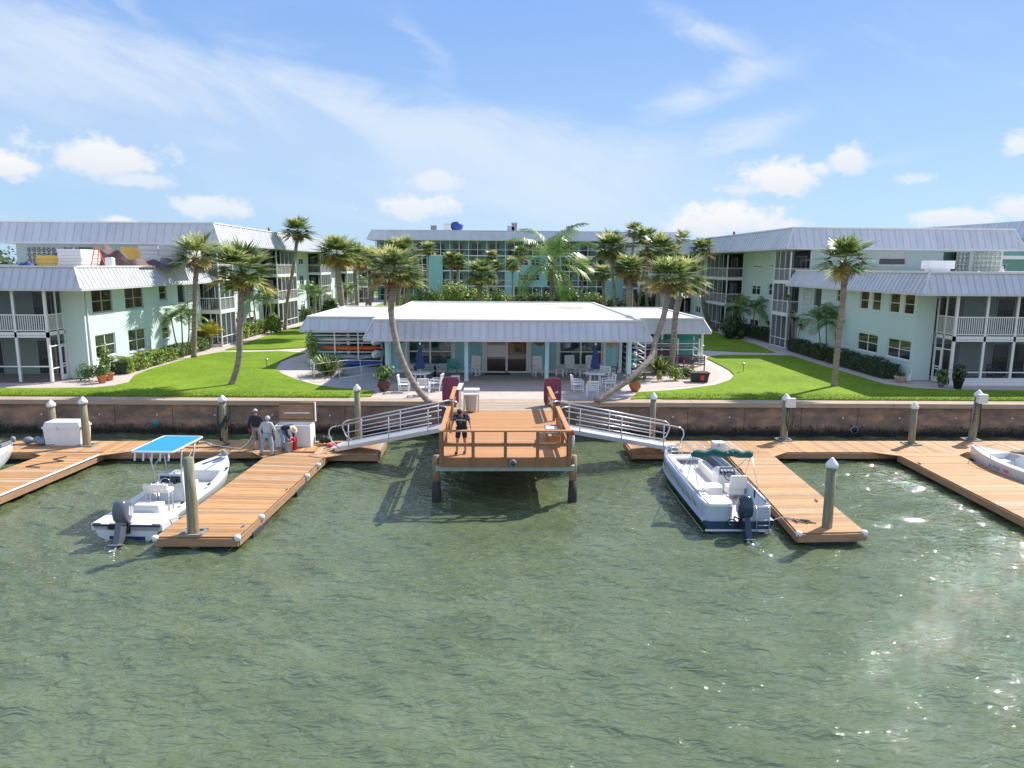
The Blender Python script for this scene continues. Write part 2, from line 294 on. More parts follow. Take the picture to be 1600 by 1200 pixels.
def water_mat():
    m = bpy.data.materials.new('water'); m.use_nodes = True; nt = m.node_tree; N = nt.nodes; L = nt.links; b = N['Principled BSDF']
    b.inputs['Roughness'].default_value = 0.012; b.inputs['IOR'].default_value = 1.64; b.inputs['Specular IOR Level'].default_value = 0.6; b.subsurface_method = 'BURLEY' if hasattr(b, 'subsurface_method') else None; b.inputs['Subsurface Weight'].default_value = 0.15; b.inputs['Subsurface Radius'].default_value = (0.5, 0.8, 0.35); b.inputs['Subsurface Scale'].default_value = 0.2
    g = N.new('ShaderNodeNewGeometry')
    def nz(s, d, st=(1, 1, 1), rot=0, dist=0):
        mp = N.new('ShaderNodeMapping'); mp.inputs['Scale'].default_value = st; mp.inputs['Rotation'].default_value = (0, 0, rot); L.new(g.outputs['Position'], mp.inputs[0])
        n = N.new('ShaderNodeTexNoise'); n.inputs['Scale'].default_value = s; n.inputs['Detail'].default_value = d; n.inputs['Roughness'].default_value = .6; n.inputs['Distortion'].default_value = dist; L.new(mp.outputs[0], n.inputs['Vector']); return n.outputs[0]
    r = N.new('ShaderNodeValToRGB'); e = r.color_ramp.elements; e[0].position = .34; e[0].color = (.082, .108, .050, 1); e[1].position = .68; e[1].color = (.118, .148, .076, 1)
    L.new(nz(.35, 5, (1, 1.6, 1)), r.inputs[0]); L.new(r.outputs[0], b.inputs['Base Color'])
    bp = N.new('ShaderNodeBump'); bp.inputs['Strength'].default_value = 1.0; bp.inputs['Distance'].default_value = .12; L.new(nz(2.3, 2.0, (1, 2.3, 1), .38, .5), bp.inputs['Height'])
    L.new(bp.outputs[0], b.inputs['Normal']); MT['water'] = m
water_mat()

# ---------------------------------------------------------------- mesh builder
class MB:
    def __init__(s): s.v = []; s.f = []; s.r = []; s.mi = []; s.M = None; s.k = 0; s.rv = 0.5; s.smooth = False; s.sm = []
    def add(s, vs, fs):
        n = len(s.v)
        if s.M is not None: vs = [s.M @ Vector(v) for v in vs]
        s.v.extend([tuple(v) for v in vs]); s.f.extend([tuple(n+i for i in f) for f in fs])
        s.r.extend([s.rv]*len(fs)); s.mi.extend([s.k]*len(fs)); s.sm.extend([s.smooth]*len(fs)); return s
    def bx(s, x0, x1, y0, y1, z0, z1):
        if x0 > x1: x0, x1 = x1, x0
        if y0 > y1: y0, y1 = y1, y0
        if z0 > z1: z0, z1 = z1, z0
        return s.add([(x0, y0, z0), (x1, y0, z0), (x1, y1, z0), (x0, y1, z0), (x0, y0, z1), (x1, y0, z1), (x1, y1, z1), (x0, y1, z1)],
                     [(0, 3, 2, 1), (4, 5, 6, 7), (0, 1, 5, 4), (1, 2, 6, 5), (2, 3, 7, 6), (3, 0, 4, 7)])
    def box(s, c, d): return s.bx(c[0]-d[0]/2, c[0]+d[0]/2, c[1]-d[1]/2, c[1]+d[1]/2, c[2]-d[2]/2, c[2]+d[2]/2)
    def beam(s, a, b, w, h, up=(0, 0, 1)):
        a = Vector(a); b = Vector(b); d = (b-a); l = d.length
        if l < 1e-6: return s
        d /= l; up = Vector(up)
        if abs(d.dot(up)) > 0.99: up = Vector((0, 1, 0))
        sd = d.cross(up).normalized(); u = sd.cross(d)
        vs = [p+sd*i*w/2+u*j*h/2 for p in (a, b) for i, j in ((-1, -1), (1, -1), (1, 1), (-1, 1))]
        return s.add(vs, [(0, 3, 2, 1), (4, 5, 6, 7), (0, 1, 5, 4), (1, 2, 6, 5), (2, 3, 7, 6), (3, 0, 4, 7)])
    def tube(s, pts, r, n=8, cap=True, sx=1.0):
        pts = [Vector(p) for p in pts]; k = len(pts); rs = r if isinstance(r, (list, tuple)) else [r]*k
        vs = []; pu = None
        for i, p in enumerate(pts):
            t = (pts[min(i+1, k-1)]-pts[max(i-1, 0)]).normalized()
            if pu is None: pu = Vector((1, 0, 0)) if abs(t.x) < 0.9 else Vector((0, 1, 0))
            u = (pu-t*pu.dot(t)).normalized(); w = t.cross(u); pu = u
            vs += [p+(u*math.cos(2*math.pi*j/n)*sx+w*math.sin(2*math.pi*j/n))*rs[i] for j in range(n)]
        fs = [(i*n+j, i*n+(j+1) % n, (i+1)*n+(j+1) % n, (i+1)*n+j) for i in range(k-1) for j in range(n)]
        if cap: fs += [tuple(range(n-1, -1, -1)), tuple((k-1)*n+j for j in range(n))]
        o = s.smooth; s.smooth = n > 5; s.add(vs, fs); s.smooth = o; return s
    def lathe(s, prof, n=16, c=(0, 0, 0), sy=1.0):
        vs = [(c[0]+r*math.cos(2*math.pi*j/n), c[1]+sy*r*math.sin(2*math.pi*j/n), c[2]+z) for r, z in prof for j in range(n)]
        k = len(prof); fs = [(i*n+j, i*n+(j+1) % n, (i+1)*n+(j+1) % n, (i+1)*n+j) for i in range(k-1) for j in range(n)]
        fs += [tuple(range(n-1, -1, -1)), tuple((k-1)*n+j for j in range(n))]
        o = s.smooth; s.smooth = True; s.add(vs, fs); s.smooth = o; return s
    def prism(s, poly, z0, z1):
        n = len(poly); a = sum(poly[i][0]*poly[(i+1) % n][1]-poly[(i+1) % n][0]*poly[i][1] for i in range(n))
        if a < 0: poly = poly[::-1]
        vs = [(p[0], p[1], z0) for p in poly]+[(p[0], p[1], z1) for p in poly]
        return s.add(vs, [tuple(range(n-1, -1, -1)), tuple(range(n, 2*n))]+[(i, (i+1) % n, n+(i+1) % n, n+i) for i in range(n)])
    def loft(s, secs, closed=False, cap=False):
        n = len(secs[0]); vs = [p for q in secs for p in q]; m = n if closed else n-1
        fs = [(i*n+j, i*n+(j+1) % n, (i+1)*n+(j+1) % n, (i+1)*n+j) for i in range(len(secs)-1) for j in range(m)]
        if cap: fs += [tuple(range(n-1, -1, -1)), tuple((len(secs)-1)*n+j for j in range(n))]
        return s.add(vs, fs)
    def build(s, name, mats, parent=None, world=False, kind=None):
        me = bpy.data.meshes.new(name)
        vs = s.v
        if parent is not None and world:
            r = parent
            while r.parent: r = r.parent
            L = r.location; vs = [(v[0]-L.x, v[1]-L.y, v[2]-L.z) for v in vs]
        me.from_pydata(vs, [], s.f)
        if isinstance(mats, str): mats = [mats]
        for m in mats: me.materials.append(MT[m])
        a = me.attributes.new('rnd', 'FLOAT', 'FACE'); a.data.foreach_set('value', s.r)
        me.polygons.foreach_set('material_index', s.mi); me.polygons.foreach_set('use_smooth', s.sm)
        me.update()
        o = bpy.data.objects.new(name, me); C.objects.link(o)
        if parent is not None: o.parent = parent
        if kind: o['kind'] = kind
        return o
def tag(o, label, cat, group=None):
    o['label'] = label; o['category'] = cat
    if group: o['group'] = group
    return o
def thing(name, label, cat, loc=(0, 0, 0), rz=0.0, group=None):
    o = bpy.data.objects.new(name, None); C.objects.link(o); o.location = loc; o.rotation_euler = (0, 0, rz); o.empty_display_size = 0.2
    return tag(o, label, cat, group)
def dup(root, loc, rz=0.0, label=None, group=None, scale=None):
    def cp(o, par):
        c = o.copy(); C.objects.link(c)
        if par is not None: c.parent = par
        for ch in [x for x in KIDS.get(o.name, [])]:
            k = cp(ch, c); KIDS.setdefault(c.name, []).append(k)
        return c
    scan(root)
    r = cp(root, None); r.location = loc; r.rotation_euler = (0, 0, rz)
    if scale: r.scale = (scale,)*3 if isinstance(scale, (int, float)) else scale
    if label: r['label'] = label
    if group: r['group'] = group
    return r
KIDS = {}
def scan(o):
    ch = list(o.children); KIDS[o.name] = ch
    for c in ch: scan(c)
GZ = 1.75
def lerp(a, b, t): return a+(b-a)*t
# ================================================================ the setting
def YW(x): return 34.57-0.0183*x
def pix(pts, z=GZ): return [(lambda p: (p.x, p.y))(at(x, y, z=z)) for x, y in pts]
def sheet(name, poly, z, m, kind='structure', th=0.0):
    mb = MB(); n = len(poly); a = sum(poly[i][0]*poly[(i+1) % n][1]-poly[(i+1) % n][0]*poly[i][1] for i in range(n))
    if a < 0: poly = poly[::-1]
    if th: mb.prism(poly, z-th, z)
    else: mb.add([(p[0], p[1], z) for p in poly], [tuple(range(n))])
    return mb.build(name, m, None, kind=kind)
def smooth(poly, it=2):
    for _ in range(it):
        q = []
        for i in range(len(poly)):
            a = poly[i]; b = poly[(i+1) % len(poly)]
            q += [(a[0]*.75+b[0]*.25, a[1]*.75+b[1]*.25), (a[0]*.25+b[0]*.75, a[1]*.25+b[1]*.75)]
        poly = q
    return poly
def make_water():
    x0, x1, y0, y1, st = -36.0, 36.0, 4.0, 36.0, 0.085
    nx, ny = int((x1-x0)/st), int((y1-y0)/st)
    X, Y = np.meshgrid(np.linspace(x0, x1, nx+1), np.linspace(y0, y1, ny+1)); H = np.zeros_like(X); rg = np.random.RandomState(3)
    for i in range(90):
        lam = 0.38*(4.5**(rg.rand()**1.5)); th = R_(66)+rg.randn()*R_(30); k = 2*math.pi/lam
        a = 0.019*lam/math.sqrt(90)*(1.25 if lam > 0.7 else 1.35)*1.55
        ph = rg.rand()*6.28; H += a*np.sin(k*(X*math.cos(th)+Y*math.sin(th))+ph+0.6*np.sin(X*.21+Y*.17+ph))
    g = 0.9+0.12*np.sin(X*.19+1.3*np.sin(Y*.23))*np.sin(Y*.27+1.1)
    H *= g
    H = H+0.45*np.abs(H)
    V = np.stack([X.ravel(), Y.ravel(), H.ravel()], 1).astype(np.float32)
    idx = np.arange((nx+1)*(ny+1)).reshape(ny+1, nx+1)
    F = np.stack([idx[:-1, :-1], idx[:-1, 1:], idx[1:, 1:], idx[1:, :-1]], -1).reshape(-1, 4)
    me = bpy.data.meshes.new('water'); me.vertices.add(len(V)); me.vertices.foreach_set('co', V.ravel())
    me.loops.add(F.size); me.loops.foreach_set('vertex_index', F.ravel().astype(np.int32)); me.polygons.add(len(F))
    me.polygons.foreach_set('loop_start', np.arange(0, F.size, 4, dtype=np.int32)); me.polygons.foreach_set('use_smooth', np.ones(len(F), dtype=bool))
    me.update(calc_edges=True); me.validate(); me.materials.append(MT['water'])
    o = bpy.data.objects.new('water', me); C.objects.link(o); o['kind'] = 'structure'
make_water()
sheet('open_water', [(-1500, -1500), (1500, -1500), (1500, 34.0), (-1500, 34.0)], -0.12, 'water')
# land: one sheet to the horizon behind the seawall
sheet('ground', [(-2500, YW(-2500)+0.3), (2500, YW(2500)+0.3), (2500, 4000), (-2500, 4000)], GZ-0.03, 'concrete')
sw = thing('seawall', 'long stained concrete seawall with pale cap and oysters along the waterline', 'seawall', (0, YW(0), 0))
def wall_strip(mb, x0, x1, d0, d1, z0, z1):
    p = [(x0, YW(x0)+d0), (x1, YW(x1)+d0), (x1, YW(x1)+d1), (x0, YW(x0)+d1)]; mb.prism(p, z0, z1)
mb = MB(); x = -70.0
while x < 70: wall_strip(mb, x+0.012, x+2.83, 0.12, 0.6, -1.5, 1.53); x += 2.85
wall_strip(mb, -70, 70, 0.16, 0.5, -1.5, 1.52)
mb.build('wall_panels', 'seawall', sw, True)
mb = MB(); x = -70.0
while x < 70: wall_strip(mb, x, x+9.98, -0.06, 0.75, 1.52, GZ-0.01); x += 10
mb.build('cap', 'cap', sw, True)
rg = random.Random(5); mb = MB()          # oyster clumps at the tide line
for i in range(2600):
    x = rg.uniform(-30, 30); z = rg.triangular(0.02, 0.62, 0.25); r = rg.uniform(.03, .08); y = YW(x)+0.12
    q = Vector((x, y, z)); a = [q+Vector((rg.uniform(-r, r), rg.uniform(-r, 0.0), rg.uniform(-r, r))) for _ in range(4)]
    mb.rv = rg.random(); mb.add(a, [(0, 1, 2), (0, 2, 3), (0, 1, 3)])
mb.build('oysters', 'pile_wet', sw, True)['kind'] = 'stuff'
for px, py, mt_ in ((236, 664, 'tealdark'), (1331, 670, 'black')):
    mb = MB(); p = at(px, py, Y=34.55); mb.tube([(p.x, YW(p.x)+0.04, p.z), (p.x, YW(p.x)+0.3, p.z)], 0.20, 16); d_ = mb.build('drain_pipe', 'grey', sw, True)
    mb = MB(); mb.tube([(p.x, YW(p.x)+0.03, p.z), (p.x, YW(p.x)+0.05, p.z)], 0.15, 16); mb.build('drain_mouth', mt_, d_, True)
x = -28.0
while x < 30: mb = MB(); mb.tube([(x, YW(x)+0.07, 0.98), (x, YW(x)+0.16, 0.98)], 0.045, 8); mb.build('tie_bolt', 'offwhite', sw, True); x += 2.85

LAWN = GZ+0.035
front = [(-60, YW(-60)+0.95), (-30, YW(-30)+0.95)]
A = [(-60, YW(-60)+.9)]+[(x, YW(x)+.9) for x in (-30, -20, -12, -7.0)]+pix([(580, 620), (585, 612), (560, 609), (520, 606), (490, 601), (462, 593), (440, 584), (430, 575), (438, 565), (455, 558), (477, 552), (440, 549), (385, 550.5), (347, 550), (307, 557), (260, 570), (232, 578), (210, 587), (201, 598), (178, 603), (150, 606), (70, 607), (0, 607)])+[(-60, 38.9)]
sheet('lawn', A, LAWN, 'grass', th=.06)
sheet('lawn', pix([(352, 547), (395, 532), (435, 519), (467, 510), (520, 497), (560, 500), (540, 540), (480, 543), (430, 546)]), LAWN, 'grass', th=.06)
D = pix([(996, 613.5), (1040, 611), (1080, 607), (1117, 602), (1141, 594), (1147, 586), (1139, 578), (1120, 568), (1104, 560), (1110, 557), (1127, 555), (1192, 555), (1237, 556), (1267, 566), (1320, 582), (1380, 600), (1430, 607), (1480, 609.5), (1600, 611)])+[(60, 39.0), (60, YW(60)+.9)]+[(x, YW(x)+.9) for x in (30, 20, 12, 7.6)]+pix([(985, 624)])
sheet('lawn', D, LAWN, 'grass', th=.06)
sheet('lawn', pix([(1079, 516), (1108, 517), (1185, 540), (1211, 551), (1160, 550), (1100, 547), (1070, 545), (1040, 530)]), LAWN, 'grass', th=.06)
sheet('lawn', [(-19.3, 61), (-17, 60), (20, 60), (21.5, 62), (21.5, 128), (-19.3, 128)], LAWN-.007, 'grass', th=.06)
# shell beds beside the buildings and the sand bed
sheet('shell_bed', [(-60, 38.9), (-26.5, 39.0)]+pix([(0, 606), (70, 606), (150, 605), (178, 602), (201, 597), (215, 586), (240, 574), (262, 567)])+[(-21.2, 52), (-20.9, 57), (-25, 57), (-25, 41), (-60, 41)], GZ-0.022, 'shell')
sheet('shell_bed', pix([(1237, 555), (1267, 565), (1320, 581), (1380, 599), (1430, 606), (1480, 608.5), (1600, 610)])+[(60, 39.2), (60, 42), (25, 42), (25, 57.5), (23.2, 57.5)], GZ-0.022, 'shell')
sheet('shell_bed', [(-21.6, 57), (-20.6, 57), (-20.6, 130), (-23.6, 130), (-23.6, 61)], GZ-0.022, 'shell')
sheet('shell_bed', [(22.6, 57.6), (24.0, 57.6), (26.2, 61), (26.2, 130), (22.6, 130)], GZ-0.022, 'shell')
sheet('sand_bed', smooth(pix([(1000, 606), (1060, 604), (1100, 600), (1128, 590), (1122, 576), (1090, 568), (1050, 566), (1000, 570), (985, 585)]), 2), GZ-0.018, 'shell')
sheet('sand_bed', smooth(pix([(482, 593), (500, 600), (545, 575), (520, 570), (480, 585)]), 2), GZ-0.018, 'shell')
# patio pavers in front of the clubhouse
sheet('patio', [(-7.2, YW(-7)+.76), (8.6, YW(8)+.76), (9.6, 38.0), (9.6, 44.2), (-7.6, 44.2), (-7.6, 37.3)], GZ-0.012, 'pavers')
sheet('porch_floor', [(-6.6, 41.3), (8.5, 41.3), (8.5, 44.2), (-6.6, 44.2)], GZ-0.004, 'patio_grey')
sheet('ramp_slab', pix([(505, 604), (545, 575), (620, 575), (620, 598), (560, 612)]), GZ-0.006, 'patio_grey')
# edging strips
# ---------------------------------------------------------------- building kit
def P3(ax, c, a, z): return (c, a, z) if ax == 'x' else (a, c, z)
def wallskin(mb, ax, c, sgn, a0, a1, z0, z1, ops, dep=0.14):
    A_ = sorted({a0, a1}|{o[0] for o in ops}|{o[1] for o in ops}); Z_ = sorted({z0, z1}|{o[2] for o in ops}|{o[3] for o in ops})
    A_ = [a for a in A_ if a0 <= a <= a1]; Z_ = [z for z in Z_ if z0 <= z <= z1]
    for i in range(len(A_)-1):
        for j in range(len(Z_)-1):
            am, zm = (A_[i]+A_[i+1])/2, (Z_[j]+Z_[j+1])/2
            if any(o[0] < am < o[1] and o[2] < zm < o[3] for o in ops): continue
            mb.add([P3(ax, c, A_[i], Z_[j]), P3(ax, c, A_[i+1], Z_[j]), P3(ax, c, A_[i+1], Z_[j+1]), P3(ax, c, A_[i], Z_[j+1])], [(0, 1, 2, 3)])
    ci = c-sgn*dep
    for o in ops:
        p = [(o[0], o[2]), (o[1], o[2]), (o[1], o[3]), (o[0], o[3])]
        for k in range(4):
            a, b = p[k], p[(k+1) % 4]; mb.add([P3(ax, c, *a), P3(ax, c, *b), P3(ax, ci, *b), P3(ax, ci, *a)], [(0, 1, 2, 3)])
def abox(mb, ax, c0, c1, a0, a1, z0, z1):
    if ax == 'x': mb.bx(c0, c1, a0, a1, z0, z1)
    else: mb.bx(a0, a1, c0, c1, z0, z1)
def window(par, ax, c, sgn, a0, a1, z0, z1, cols=2, rows=2, pane='pane', fr='white', dep=0.12, sill=True, name='window', w=0.06, label=None, blind=0):
    ci = c-sgn*dep; mb = MB(); f0, f1 = ci, ci+sgn*0.06
    abox(mb, ax, f0, f1, a0, a0+w, z0, z1); abox(mb, ax, f0, f1, a1-w, a1, z0, z1); abox(mb, ax, f0, f1, a0+w, a1-w, z1-w, z1); abox(mb, ax, f0, f1, a0+w, a1-w, z0, z0+w)
    for i in range(1, cols):
        a = lerp(a0, a1, i/cols); abox(mb, ax, f0, f1+sgn*.004, a-w*.55, a+w*.55, z0+w, z1-w)
    for j in range(1, rows):
        z = lerp(z0, z1, j/rows); abox(mb, ax, f0, f1, a0+w, a1-w, z-w*.35, z+w*.35)
    if sill: abox(mb, ax, ci-sgn*0.0, c+sgn*0.05, a0-.04, a1+.04, z0-.07, z0-.003)
    fo = mb.build(name, fr, par, True)
    if label: fo['label'] = label
    g = MB(); gc = ci+sgn*.02; g.add([P3(ax, gc, a0, z0), P3(ax, gc, a1, z0), P3(ax, gc, a1, z1), P3(ax, gc, a0, z1)], [(0, 1, 2, 3)]); g.build('pane', pane, fo, True)
    if blind:
        g = MB(); abox(g, ax, ci+sgn*.024, ci+sgn*.034, a0+w, a1-w, lerp(z1, z0, blind), z1-w); g.build('blind', 'offwhite', fo, True)
    return fo
def rail(mb, p, q, z0, h=1.02, sp=0.13, bw=0.035, post=None):
    p = Vector(p); q = Vector(q); l = (q-p).length; n = max(1, int(l/sp))
    mb.beam((p.x, p.y, z0+h-.03), (q.x, q.y, z0+h-.03), .06, .06); mb.beam((p.x, p.y, z0+.1), (q.x, q.y, z0+.1), .05, .05)
    for i in range(1, n):
        t = i/n; x, y = lerp(p.x, q.x, t), lerp(p.y, q.y, t); mb.bx(x-bw/2, x+bw/2, y-bw/2, y+bw/2, z0+.1, z0+h-.05)
def mansard(par, x0, x1, y0, y1, ze, zr, ins, sp=0.45, sides='WSE', rib=.035, over=0.0, name='mansard_roof', mt='roofmetal'):
    """sloped metal apron round a flat roof: eave rectangle x0..x1, y0..y1; ridge inset by ins"""
    mb = MB(); E = dict(SW=(x0, y0), SE=(x1, y0), NE=(x1, y1), NW=(x0, y1)); i = ins
    Rg = dict(SW=(x0+i, y0+i), SE=(x1-i, y0+i), NE=(x1-i, y1-i), NW=(x0+i, y1-i))
    fas = .13; rg = random.Random(int(abs(x0*7+y0*3)))
    for s, (a, b) in dict(S=('SW', 'SE'), E=('SE', 'NE'), N=('NE', 'NW'), W=('NW', 'SW')).items():
        if s not in sides: continue
        ea, eb, ra, rb = [Vector((*p, 0)) for p in (E[a], E[b], Rg[a], Rg[b])]; ea.z = eb.z = ze; ra.z = rb.z = zr
        L = (eb-ea).length; n = max(2, round(L/sp)); u = (eb-ea)/L; up = (ra-ea)-u*((ra-ea).dot(u)); nrm = u.cross(up).normalized()
        if nrm.z < 0: nrm = -nrm
        la = (ra-ea).dot(u); lb = (rb-ea).dot(u)
        def top(t):   # how far up the slope a rib at distance t from the corner may run
            d = t; k = 1.0
            if d < la: k = min(k, d/la)
            if d > lb: k = min(k, (L-d)/(L-lb))
            return max(0.0, k)
        for j in range(n):
            t0, t1 = L*j/n, L*(j+1)/n; k0, k1 = top(t0), top(t1)
            p = [ea+u*t0, ea+u*t1, ea+u*t1+up*k1, ea+u*t0+up*k0]; mb.rv = rg.random()
            if k0 < 1 and k1 == 1 and la > t0: p = [ea+u*t0, ea+u*t1, ea+u*t1+up, ra, ea+u*t0+up*k0]
            elif k1 < 1 and k0 == 1 and lb < t1: p = [ea+u*t0, ea+u*t1, ea+u*t1+up*k1, rb, ea+u*t0+up]
            mb.add(p, [tuple(range(len(p)))])
            if j > 0 and k0 > 0.05:
                a_ = ea+u*t0+nrm*rib*.5; b_ = ea+u*t0+up*k0+nrm*rib*.5; mb.beam(a_, b_, .022, rib, up=nrm)
        mb.rv = .5
        n_o = Vector((u.y, -u.x, 0))
        mb.beam(ea+Vector((0, 0, -fas/2)), eb+Vector((0, 0, -fas/2)), .03, fas)
        # hip cap
    ro = mb.build(name, mt, par, True)
    tr = MB()
    if 'S' in sides and 'W' in sides: tr.beam((*E['SW'], ze+.02), (*Rg['SW'], zr+.02), .11, .035)
    if 'S' in sides and 'E' in sides: tr.beam((*E['SE'], ze+.02), (*Rg['SE'], zr+.02), .11, .035)
    c = [Rg['SW'], Rg['SE'], Rg['NE'], Rg['NW']]
    for k in range(4):
        a, b = c[k], c[(k+1) % 4]; tr.beam((*a, zr+.04), (*b, zr+.04), .14, .10)
    tr.build('roof_trim', 'offwhite', ro, True)
    d = MB(); d.bx(x0+i+.02, x1-i-.02, y0+i+.02, y1-i-.02, zr-.25, zr-.02); d.build('roof_deck', 'roofflat', par, True)
    s = MB(); s.bx(x0+.05, x1-.05, y0+.05, y1-.05, ze-.09, ze-.03); s.build('soffit', 'offwhite', par, True)
    return ro
def breeze(par, ax, c, sgn, a0, a1, z0, z1, n):
    """decorative block screen: square blocks each with a four-petal cut-out"""
    mb = MB(); s = (a1-a0)/n; m = int((z1-z0)/s+.5); sz = (z1-z0)/m; t = .09; b = MB()
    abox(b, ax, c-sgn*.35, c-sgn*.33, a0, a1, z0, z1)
    for i in range(n):
        for j in range(m):
            x, z = a0+i*s, z0+j*sz; e = s*.10
            abox(mb, ax, c-sgn*t, c, x, x+s, z, z+e); abox(mb, ax, c-sgn*t, c, x, x+e, z+e, z+sz-e); abox(mb, ax, c-sgn*t, c, x+s-e, x+s, z+e, z+sz-e); abox(mb, ax, c-sgn*t, c, x, x+s, z+sz-e, z+sz)
            p = P3(ax, c-sgn*.05, x+s/2, z+sz/2)
            for dx, dz in ((1, 1), (1, -1)):
                q0 = P3(ax, c-sgn*.05, x+s/2-dx*s*.4, z+sz/2-dz*sz*.4); q1 = P3(ax, c-sgn*.05, x+s/2+dx*s*.4, z+sz/2+dz*sz*.4); mb.beam(q0, q1, (.06), s*.11, up=(0, 1, 0) if ax == 'x' else (0, 0, 1))
            abox(mb, ax, c-sgn*t, c-sgn*.004, x+s*.41, x+s*.59, z+sz*.41, z+sz*.59)
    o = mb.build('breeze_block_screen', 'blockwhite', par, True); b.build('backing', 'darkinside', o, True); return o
def slider(par, ax, c, sgn, a0, a1, z0, z1, cur=0.3):
    mb = MB(); w = .06
    for a in (a0, (a0+a1)/2-w/2, a1-w): abox(mb, ax, c, c+sgn*.05, a, a+w, z0, z1)
    abox(mb, ax, c, c+sgn*.05, a0+w, a1-w, z1-w, z1)
    f = mb.build('sliding_door', 'white', par, True); g = MB(); abox(g, ax, c+sgn*.006, c+sgn*.02, a0, a1, z0, z1-w); g.build('pane', 'pane', f, True)
    if cur: g = MB(); abox(g, ax, c+sgn*.022, c+sgn*.028, lerp(a0, a1, 1-cur), a1-w, z0+.03, z1-w); g.build('curtain', 'curtain', f, True)
def porch(par, x0, x1, y0, y1, levels, court, front=True, ns=5, depthwall=None, seed=0):
    """stack of screened porches; court='E' or 'W' = the long side that looks onto the courtyard"""
    xc = x1 if court == 'E' else x0; xb = x0 if court == 'E' else x1; sg = 1 if court == 'E' else -1
    rg = random.Random(seed+int(y0)); pf = MB(); rl = MB(); sc = MB()
    L = len(levels)-1
    for k in range(L):
        z0, z1 = levels[k], levels[k+1]; zs = z1-.22
        pf.bx(x0, x1, y0, y1, zs, z1-.03) if k < L-1 else None
        if k > 0: pf.bx(x0, x1, y0, y1, z0-.025, z0)
        pf.bx(xc-sg*.10, xc, y0, y0+.10, z0, zs); pf.bx(xc-sg*.10, xc, y1-.10, y1, z0, zs); pf.bx(xb, xb+sg*.06, y0, y0+.08, z0, zs)
        for i in range(1, ns):
            y = lerp(y0, y1, i/ns); pf.bx(xc-sg*.07, xc-sg*.01, y-.03, y+.03, z0, zs)
        hr = 1.02 if k > 0 else .78
        pf.bx(xc-sg*.07, xc-sg*.005, y0+.1, y1-.1, z0+hr-.03, z0+hr+.03); pf.bx(xc-sg*.06, xb+sg*.06, y0+.01, y0+.07, z0+hr-.03, z0+hr+.03)
        pf.bx(xc-sg*.07, xc-sg*.005, y0+.1, y1-.1, z0, z0+.08); pf.bx(xc-sg*.06, xb+sg*.06, y0+.01, y0+.07, z0, z0+.08)
        if k > 0:
            rail(rl, (xc-sg*.11, y0+.1, 0), (xc-sg*.11, y1-.1, 0), z0, h=1.0, sp=.11, bw=.05); rail(rl, (xc-sg*.1, y0+.09, 0), (xb+sg*.06, y0+.09, 0), z0, h=1.0, sp=.14)
        else:
            ym = y0+.04; pf.bx((x0+x1)/2-.03, (x0+x1)/2+.03, y0+.01, y0+.07, z0, zs)
        xs = xc-sg*.04; sc.add([(xs, y0, z0), (xs, y1, z0), (xs, y1, zs), (xs, y0, zs)], [(0, 1, 2, 3)])
        sc.add([(x0, y0+.045, z0), (x1, y0+.045, z0), (x1, y0+.045, zs), (x0, y0+.045, zs)], [(0, 1, 2, 3)])
    o = pf.build('porch', 'white', par, True)
    if rl.v: rl.build('railing', 'railwhite', o, True)
    sc.build('screen', 'screen', o, True)
    iw = MB(); zt = levels[-1]-.1
    iw.bx(xb-sg*0.0, xb-sg*.03, y0, y1, levels[0], zt); iw.bx(min(x0, x1)+.05, max(x0, x1)-.12, y1-.04, y1-.01, levels[0], zt)
    iw.build('porch_wall', 'mint', o, True)
    for k in range(L):
        slider(par, 'x', xb, sg, lerp(y0, y1, .25), lerp(y0, y1, .25)+2.0, levels[k]+.02, levels[k]+2.1, cur=rg.choice((0, .35, .5)))
    return o
LV = [GZ, 4.62, 7.28, 9.9]
